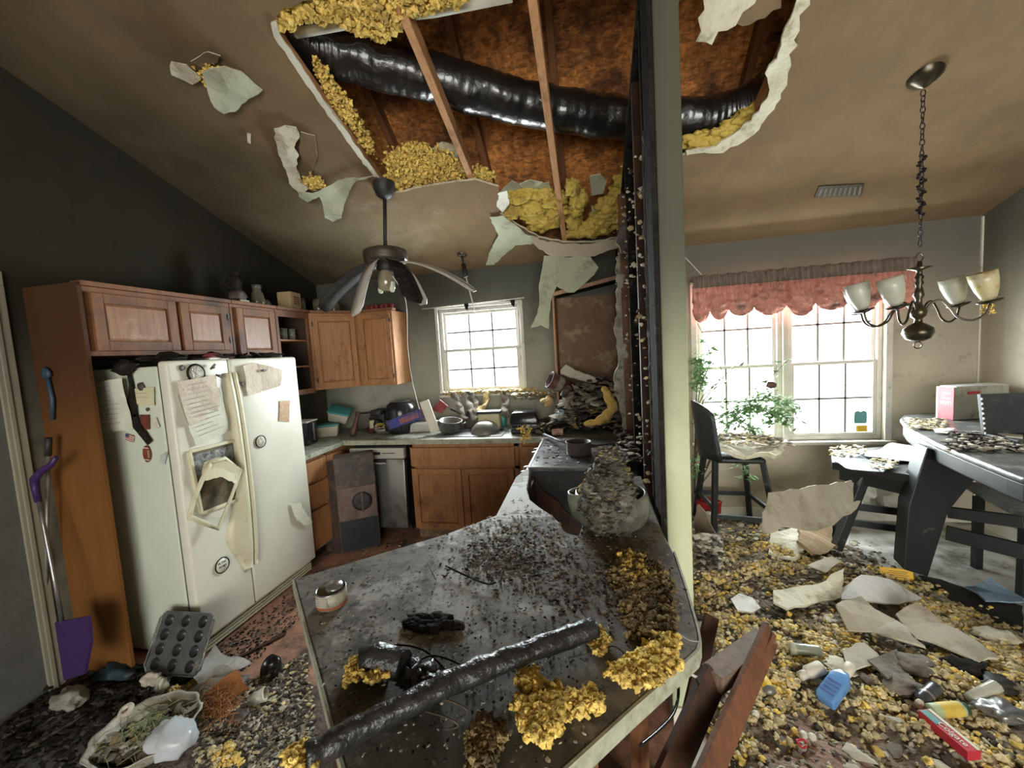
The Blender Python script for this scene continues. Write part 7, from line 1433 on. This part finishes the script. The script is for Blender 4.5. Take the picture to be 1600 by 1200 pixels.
t = thing('yellow_packet', 'bright yellow card packet standing by the table leg', 'packet', G(1402, 906, .0), (math.radians(-20), 0, -.15)); MB().cbox((0, 0, .035), (.17, .012, .07)).build('card', cm('bright_yellow', (.75, .46, .02), (.68, .4, .02), damt=.02), t, bevel=.002)
mb = MB(); [mb.cbox((-.0+.01*(k % 2), -.0068, .018+k*.011), (.10, .001, .003)) for k in range(4)]; mb.build('print_line', M_rust, t)
pan('blue_cloth', 'light blue cloth on a dark mat at the right edge beyond the rubble', [G(1508, 925, .03), G(1545, 920, .06), G(1598, 938, .03), G(1598, 948, .02), G(1540, 946, .03)], [cm('blue_cloth_fabric', (.20, .30, .38), (.15, .23, .3), rough=.95)], 31, .01, .006, .03, 'cloth')
pan('dark_mat', 'dark rubber mat running from the table leg to the right edge', [G(1435, 900, .004), G(1470, 906, .004), G(1598, 950, .004), G(1598, 990, .004), G(1530, 962, .004), G(1470, 930, .004)], [M_black], 32, .01, .004, .006, 'mat')
# bottles and tubes
def bottle(name, label, px, py, prof, capprof, m, mc, rot, dz=.03, sq=None, cat='bottle', n=20):
    t = thing(name, label, cat, G(px, py, dz), rot); b = lth(t, 'body', m, prof, n=n)
    if sq: b.scale = sq
    if capprof: c = lth(t, 'cap', mc, capprof, n=16)
    return t
M_bb = cm('blue_bottle_plastic', (.13, .30, .58), (.10, .23, .48), rough=.2, damt=.03)
def zto(a, b, up=(0, 0, 1)):
    """frame with origin a, z axis towards b"""
    z = (Vector(b)-Vector(a)).normalized(); x = Vector(up).cross(z).normalized(); y = z.cross(x)
    return Matrix(((x.x, y.x, z.x, a[0]), (x.y, y.y, z.y, a[1]), (x.z, y.z, z.z, a[2]), (0, 0, 0, 1)))
def lying(name, label, cat, a, b, r, parts, n=22):
    t = thing(name, label, cat, a); F_ = zto(a, b); L_ = (Vector(b)-Vector(a)).length
    for nm, m, prof in parts: MB().lathe([(q*r, z*L_) for q, z in prof], n, M=F_).build(nm, m, t, w=True)
    return t
a, b = G(1288, 1108, .035), G(1330, 1064, .075); F_ = zto(a, b); L_ = (b-a).length; t = thing('blue_bottle', 'light blue flat bottle with round white cap lying on the rubble', 'bottle', a)
mb = MB(); rg_ = [(.031, .022, 0), (.034, .025, .01), (.034, .025, L_*.58), (.029, .022, L_*.66), (.016, .016, L_*.76)]
mb.add([(sx*x, sy*y, z) for x, y, z in rg_ for sx, sy in ((-1,-1),(1,-1),(1,1),(-1,1))], [(0,3,2,1)]+[(4*k+i_, 4*k+(i_+1) % 4, 4*k+4+(i_+1) % 4, 4*k+4+i_) for k in range(4) for i_ in range(4)]+[(16,17,18,19)], M=F_); mb.build('body', M_bb, t, w=True, bevel=.006, seg=3)
MB().lathe([(.017, L_*.74), (.021, L_*.76), (.021, L_*.98), (.017, L_), (0, L_)], 20, M=F_).build('cap', M_lt, t, w=True)
mb = MB(); 
for k in range(4): mb.box((-.024, .0255, L_*(.12+.09*k)), (.024, .0265, L_*(.16+.09*k)), M=F_)
mb.build('label_print', cm('dark_blue_print', (.05, .10, .32)), t, w=True)
M_bcan = cm('black_can', (.025, .025, .03), (.08, .08, .09), rough=.25); M_yg = cm('yellow_label', (.66, .50, .10), (.5, .36, .06), damt=.05); M_pg = cm('pale_green', (.42, .50, .30), (.36, .44, .26), damt=.05)
lying('white_bottle', 'white bottle with small round cap lying up-left of the blue bottle', 'bottle', G(1284, 1052, .03), G(1250, 1068, .035), .028, (('body', M_lt, [(0, 0), (.95, .02), (1, .08), (1, .62), (.6, .74)]), ('cap', M_trimw, [(.62, .74), (.66, .76), (.66, 1), (0, 1.01)])))
lying('glass_jar', 'grey-green clear jar with pale end lying in the rubble below the cracked white lid', 'jar', G(1284, 1028, .03), G(1233, 1022, .03), .027, (('jar', cm('grey_green_glass', (.32, .34, .28), (.2, .22, .18), rough=.15), [(0, 0), (.9, .02), (1, .08), (1, .82)]), ('lid', M_crl, [(1.03, .8), (1.05, .98), (0, 1.0)])))
lying('yellow_bottle', 'yellow plastic tube half buried beside the broken boards', 'bottle', G(1186, 1066, .04), G(1204, 1090, .02), .026, (('body', cm('yellow_plastic', (.76, .50, .03), (.68, .44, .03), damt=.05), [(.3, -.1), (1, 0), (1.05, .6), (1, .8)]), ('end', M_grey, [(1, .8), (1, 1.1), (0, 1.12)])))
lying('spray_can', 'black and grey ribbed bottle lying tilted beyond the yellow-green tube', 'bottle', G(1462, 1086, .035), G(1434, 1112, .03), .026, (('body', M_bcan, [(0, 0), (.95, .02), (1, .1), (1, .75), (.6, .85)]), ('ring', M_grey, [(1.03, .5), (1.05, .54), (1.03, .58)]), ('cap', M_lt, [(.5, .85), (.5, 1), (0, 1)])))
lying('label_bottle', 'yellow bottle with pale green ends lying above the red carton', 'bottle', G(1452, 1122, .03), G(1506, 1118, .03), .026, (('body', M_pg, [(0, 0), (.95, .01), (1, .06), (1, .9), (.6, .98)]), ('label', M_yg, [(1.02, .25), (1.03, .27), (1.03, .82), (1.02, .84)]), ('cap', cm('dark_green_cap', (.04, .10, .06)), [(.8, .9), (.8, 1.05), (0, 1.06)])))
lying('drinking_glass', 'clear plastic blister lying at the right, beyond the yellow bottle', 'glass', G(1515, 1103, .03), G(1556, 1086, .04), .022, (('shell', M_clear, [(0, 0), (1, .02), (1.1, 1)]),), n=8)
a, b = G(1445, 1130, .03), G(1520, 1198, .03); d_ = (b-a); t = thing('toothpaste_box', 'red and teal printed carton lying in the lower right corner', 'box', (a+b)/2, (0, 0, math.atan2(d_.y, d_.x))); L_ = d_.length*1.05
MB().cbox((0, 0, .012), (L_, .05, .036)).build('carton', cm('toothpaste_red', (.48, .03, .05), (.42, .025, .04), damt=.05), t, bevel=.002); MB().cbox((0.0, .018, .0312), (L_*.98, .012, .001)).build('pale_stripe', M_lt, t); MB().cbox((-L_*.30, -.008, .0313), (L_*.35, .030, .001)).build('teal_swoosh', cm('teal_print', (.08, .25, .24)), t)
text('lettering', 'Colgate', .030, M_lt, t, Matrix.Translation((L_*.12, -.005, .032)) @ Matrix.Rotation(PI, 4, 'Z') @ Matrix.Rotation(PI, 4, 'Z'))
for i, (px, py, m, lb) in enumerate(((1505, 1050, M_char, 'black crumpled bag at the right below the yellow fluff'), (1548, 1072, M_black, 'black glossy bag at the right edge of the rubble'), (1410, 1078, M_fabric, 'grey crumpled cloth behind the black can'), (1570, 1120, M_steelb, 'crumpled grey plastic bag at the lower right'), (1432, 1046, M_fabric, 'brown rag between the plaster sheets and the black can'), (1560, 1000, M_gyp, 'pale crumpled paper at the right edge among yellow fluff'))):
    p = G(px, py, .02); o = MB().blob((0, 0, 0), .055, 3, .6, 2, i+20, squash=(1.4, 1, .45)).build('crumpled_bag' if 'bag' in lb else 'rag' if 'rag' in lb else 'crumpled_cloth' if 'cloth' in lb else 'crumpled_paper', m); o.location = p; tag(o, lb, 'bag' if 'bag' in lb else 'paper' if 'paper' in lb else 'cloth')
rg = None
for i, (px, py) in enumerate(((1255, 1155), (1268, 1158), (1252, 1172), (1180, 1120))):
    lb = ('white bottle cap left of the pair near the bottom, below the blue bottle', 'white bottle cap right of the pair near the bottom, below the blue bottle', 'white bottle cap nearest the bottom edge, below the pair', 'white bottle cap beside the foot of the broken boards')[i]
    if rg is None: rg = obj_lathe('bottle_cap', lb, 'cap', [(0, .012), (.013, .012), (.015, 0), (.012, 0), (.011, .008), (0, .008)], G(px, py, .015), (.3, .2, 0), M_lt, 14)
    else: dup(rg, G(px, py, .015), (.5*i, .2, 0), label=lb)
o = MB().tube([G(1255, 1160, .03)+Vector((.016*math.cos(a*PI/8), .016*math.sin(a*PI/8), .005*math.sin(a))) for a in range(15)], .004, 6).build('red_ring', cm('red_ring_plastic', (.5, .03, .04))); recenter(o); o.location = G(1253, 1176, .03); tag(o, 'small red plastic ring near the bottom edge of the photo', 'ring')
# ------------------------------------------------------------------ broken boards against the peninsula
M_brd = mat('weathered_board', (.22, .15, .10), (.14, .095, .06), scale=9, rough=.75, bump=.15, stretch=(5, 5, .8), dirt=(.07, .05, .035), dscale=5, damt=.3); M_brr = mat('red_brown_board', (.21, .085, .04), (.12, .05, .025), scale=9, rough=.65, bump=.12, stretch=(5, 5, .8), dirt=(.06, .03, .02), dscale=5, damt=.3)
def board(label, a, b, w_, h_, m, up=(0, 1, 0)): tag(recenter(MB().bar(a, b, w_, h_, up=up).build('broken_board', m, bevel=.003)), label, 'board')
board('dark upright split board behind the short block, beside the peninsula corner', AY(1112, 962, 1.62), AY(1066, 1170, 1.36), .055, .02, M_dkp)
board('short pale sawn wooden block lying askew against the long split board', AY(1112, 1062, 1.30), AY(1196, 1000, 1.52), .055, .075, M_brd)
board('dark brown board running down from the short block to the bottom edge', AY(1118, 1052, 1.32), AY(1010, 1290, 1.02), .085, .025, M_dkp)
board('long red-brown split board leaning towards the bottom edge of the photo', AY(1204, 990, 1.50), AY(1085, 1260, 1.00), .095, .018, M_brr)
board('narrow red-brown splinter alongside the long split board', AY(1208, 990, 1.49), AY(1130, 1160, 1.20), .02, .018, M_brr)
board('pale raw inner splinter of the long split board', AY(1168, 1070, 1.345), AY(1128, 1160, 1.165), .018, .008, M_lt)
tag(recenter(MB().tube(smooth_path([AY(1058, 1055, 1.40), AY(1060, 1085, 1.38), AY(1052, 1115, 1.3), AY(1030, 1140, 1.2), AY(1000, 1165, 1.1)], 6), .005, 8).build('black_cable', M_gl_b)), 'black cable hanging under the peninsula in front of the post foot', 'cable')
tag(recenter(MB().tube(smooth_path([AY(1078, 1052, 1.28), AY(1088, 1058, 1.3), AY(1102, 1060, 1.32)], 6), .004, 8).build('bent_wire', M_lt)), 'short pale bent wire between the peninsula edge and the broken boards', 'wire')

# ------------------------------------------------------------------ left floor: fridge corner
# muffin tin
q = [AY(222, 1050, 1.50), AY(309, 1058, 1.50), AY(307, 952, 1.62), AY(222, 964, 1.62)]
ux = (q[1]-q[0]); uy = (q[3]-q[0]); Ft = frame(q[0], ux, uy); w_, h_ = ux.length, uy.length
t = thing('muffin_tin', 'dark twelve-cup muffin tin leaning on the corner of the refrigerator', 'muffin tin', (q[0]+q[1])/2)
M_tin = cm('sooty_tin', (.13, .135, .13), (.08, .083, .082), metal=.3, rough=.35, dirt=(.25, .24, .21), damt=.25); M_tind = cm('sooty_shaded_tin_cup', (.05, .052, .052), (.03, .03, .03), metal=.3, rough=.35, damt=.1)  # cups get a darker tin, the shade of the hollows put into the colour
mb = MB(); n = 24; cw, chh = w_*.94/3, h_*.96/4
for i in range(3):
    for j in range(4):
        cx_, cy_ = w_*.03+cw*(i+.5), h_*.02+chh*(j+.5); r_ = min(cw, chh)*.40; vs = []
        for k in range(n):
            a = 2*PI*k/n; c, s_ = math.cos(a), math.sin(a); m_ = max(abs(c), abs(s_)); vs += [(cx_+r_*c, cy_+r_*s_, 0), (cx_+cw/2*c/m_, cy_+chh/2*s_/m_, 0)]
        mb.add(vs, [(2*k, 2*k+1, (2*k+3) % (2*n), (2*k+2) % (2*n)) for k in range(n)], M=Ft)
        MB().lathe([(r_, 0), (r_*1.04, .004), (r_, .001), (r_*.8, -.034), (0, -.036)], n, M=Ft @ Matrix.Translation((cx_, cy_, 0))).build('cup', M_tind, t, w=True)
mb.build('plate', M_tin, t, w=True)
mb = MB(); P = [Ft @ Vector(v) for v in ((.03, 0, 0), (w_-.03, 0, 0), (w_, .03, 0), (w_, h_-.03, 0), (w_-.03, h_, 0), (.03, h_, 0), (0, h_-.03, 0), (0, .03, 0), (.03, 0, 0))]; mb.tube(P, .005, 8); mb.build('rolled_rim', M_tin, t, w=True)
# dustpan with long handle
M_pur = cm('purple_plastic', (.045, .02, .095), (.035, .015, .07), rough=.4, damt=.05)
t = thing('dustpan', 'purple long-handled dustpan standing by the dark side panel', 'dustpan', AY(115, 1058, 1.36))
pp = [AY(88, 972, 1.36), AY(140, 962, 1.36), AY(144, 1000, 1.34), AY(134, 1052, 1.32), AY(102, 1062, 1.32)]
o = torn([p for p in pp], .012, .0, .2, .0, 1, m=[M_pur], name='scoop', parent=None); I = mat_of(t).inverted(); o.location = I @ o.location; o.parent = t
MB().tube([AY(97, 972, 1.36), AY(82, 890, 1.38), AY(68, 820, 1.41), AY(60, 780, 1.42)], .009, 10).build('pole', M_steelb, t, w=True)
MB().tube([AY(60, 784, 1.42), AY(55, 762, 1.42), AY(54, 748, 1.42), AY(66, 735, 1.42), AY(80, 726, 1.43), AY(88, 714, 1.43)], [.014, .016, .018, .016, .014, .010], 12).build('grip', M_pur, t, w=True)
t = thing('broom', 'thin grey broom pole with a black end standing behind the dustpan', 'broom', AY(70, 1048, 1.44)); MB().tube([AY(70, 1048, 1.44), AY(72, 880, 1.46), AY(76, 700, 1.48)], .008, 8).build('pole', M_grey, t, w=True); MB().tube([AY(75, 712, 1.479), AY(76, 684, 1.48)], .014, 10).build('end_grip', M_black, t, w=True)
t = thing('scrub_brush', 'faded blue brush hanging on the dark side panel', 'brush', AY(72, 583, 1.53)); o = MB().blob(AY(72, 583, 1.53), .030, 2, .2, 3, 1, squash=(1, .5, 1)).build('brush_head', cm('dusty_blue', (.03, .06, .09), (.02, .045, .07)), t, w=True)
MB().tube([AY(73, 585, 1.53), AY(82, 625, 1.53), AY(82, 656, 1.53)], [.008, .010, .008], 8).build('handle', bpy.data.materials['dusty_blue'], t, w=True)
def wad(name, label, px, py, r, sq, m, seed, cat, dz=.03, amp=.5, sub=3): o = MB().blob((0, 0, 0), r, sub, amp, 1.8, seed, squash=sq).build(name, m); o.location = G(px, py, dz); tag(o, label, cat); return o
M_bagw = cm('dull_white_plastic', (.30, .29, .24), (.22, .21, .175), rough=.5, bump=.4)
wad('plastic_bag', 'limp off-white bag between the dustpan and the side panel', 158, 1040, .045, (.8, .6, 1.7), M_bagw, 1, 'bag', .07)
wad('plastic_bag', 'crumpled off-white bag on the dark floor below the dustpan', 110, 1105, .06, (1.2, .9, .75), M_bagw, 2, 'bag', .04)
wad('dark_cloth', 'dark teal cloth on the floor beside the muffin tin', 185, 1060, .07, (1.5, .8, .45), cm('dark_teal_cloth', (.02, .045, .055), (.014, .03, .04), rough=.95), 3, 'cloth', .04)
wad('black_rag', 'black rag at the foot of the broom pole', 62, 1075, .07, (1.3, .9, .6), M_char, 4, 'cloth', .04)
wad('black_rag', 'black rag below the muffin tin, behind the basin', 290, 1065, .05, (1.2, 1, .5), M_char, 5, 'cloth', .03)
# white scalloped basin with plant litter
p = G(232, 1165, 0); t = thing('basin', 'white scalloped basin full of twigs and scraps at the bottom left', 'basin', p)
mb = MB(); n = 48; vs = []
for r_, z in ((.12, 0), (.16, .04), (.182, .08), (.195, .086)):
    for i in range(n): a = 2*PI*i/n; rr = r_*(1+.035*math.sin(a*11)*(z > .02)); vs.append((rr*math.cos(a), rr*.95*math.sin(a), z))
mb.add(vs, [(j*n+i, j*n+(i+1) % n, (j+1)*n+(i+1) % n, (j+1)*n+i) for j in range(3) for i in range(n)]+[tuple(range(n))[::-1]], True); mb.build('bowl', cm('basin_white', (.46, .44, .36), (.38, .36, .3)), t, solid=.004)
g = random.Random(3); mb = MB()
for k in range(70):
    a = g.uniform(0, 2*PI); r_ = g.uniform(0, .15); c = Vector((r_*math.cos(a), r_*math.sin(a), .06+g.uniform(0, .05))); d = Vector((g.uniform(-1, 1), g.uniform(-1, 1), g.uniform(-.2, .6)))*.05; mb.tube([c-d, c+Vector((0, 0, .02)), c+d], .0015, 4)
o = mb.build('green_stem', cm('green_stems', (.16, .22, .08), (.22, .22, .12)), t); tag(o, kind='stuff')
o = blobs('litter', [(g.uniform(-.12, .12), g.uniform(-.12, .12), .045+g.uniform(0, .03)) for _ in range(300)], [g.uniform(.006, .02) for _ in range(300)], [M_crl, M_crd, M_cr, M_straw], (1.5, 1, .4), 1, .5, 4, t, True, [g.choice([0, 1, 2, 2, 3]) for _ in range(300)]); tag(o, kind='stuff')
t = thing('ring_toy', 'white ring with a dark hole lying in the basin', 'ring', G(203, 1148, .115), (.5, 0, 0)); lth(t, 'ring', M_crl, [(.010, 0), (.012, .012), (.022, .014), (.030, .006), (.030, 0)], n=20)
wad('white_wad', 'crumpled white paper wad at the back rim of the basin', 240, 1085, .035, (1.2, .9, .9), M_lt, 6, 'paper', .08)
wad('white_wad', 'curled white shell-like scrap right of the basin rim', 256, 1092, .028, (.9, .9, 1.3), M_papw, 7, 'paper', .07)
wad('plastic_bag', 'pale blue-white plastic bag in front of the basin at the bottom edge', 272, 1178, .080, (1.25, .9, .8), cm('blue_white_bag', (.50, .53, .55), (.42, .45, .47), rough=.3, damt=.0), 8, 'bag', .07, .35)
pan('crumpled_paper', 'crumpled white paper stack between basin and black bowl', [G(298, 1075, .05), G(340, 1035, .09), G(360, 1048, .08), G(398, 1058, .05), G(370, 1070, .05), G(325, 1090, .04)], [cm('grey_white_paper', (.42, .41, .38), (.34, .33, .3), rough=.8)], 41, .004, .006, .03, 'paper')
pan('crumpled_paper', 'second pale sheet lying under the crumpled white papers', [G(290, 1090, .04), G(330, 1080, .05), G(395, 1065, .04), G(360, 1092, .03), G(310, 1108, .03)], [M_bagw], 42, .004, .006, .02, 'paper')
p = G(424, 1055, .045); t = thing('black_bowl', 'black bowl tipped on its side on the kitchen floor', 'bowl', p, (math.radians(48), math.radians(-18), 0)); lth(t, 'bowl', M_gl_b, [(0, -.045), (.03, -.044), (.05, -.02), (.056, .01)], n=28, solid=.004)
g = random.Random(6); mb = MB()
for k in range(170):
    c = G(g.gauss(342, 16), g.gauss(1115, 16), .03+g.uniform(0, .04)); d = Vector((g.uniform(-1, 1), g.uniform(-1, 1), g.uniform(-.3, .5)))*.045; mb.tube([c-d, c+Vector((0, 0, .012)), c+d], .0014, 4)
o = recenter(mb.build('raffia', cm('orange_raffia', (.34, .13, .035), (.24, .09, .025)))); tag(o, 'tangle of orange-brown raffia on the kitchen floor', 'raffia', kind='stuff')
pan('basket_scrap', 'orange-brown woven scrap above the raffia tangle', [G(325, 1100, .05), G(372, 1070, .07), G(390, 1088, .05), G(345, 1110, .04)], [bpy.data.materials['orange_raffia']], 43, .008, .006, .02, 'basket')
t = thing('plastic_cup', 'cloudy plastic cup lying right of the raffia', 'cup', G(405, 1100, .035), (0, math.radians(78), .5)); lth(t, 'cup', M_clear, [(0, -.04), (.022, -.04), (.030, .03)], solid=.002); lth(t, 'rim', M_lt, [(.030, .028), (.033, .03), (.030, .034)])
wad('charred_shard', 'dark flat scrap just right of the raffia, below the plastic cup', 375, 1128, .035, (1.3, .8, .35), M_hood, 9, 'debris', .03)
tag(recenter(MB().bar(G(362, 1036, .01), G(446, 992, .01), .022, .008).build('wooden_strip', M_dkp, bevel=.002)), 'dark wooden strip lying on the floor before the refrigerator', 'stick')
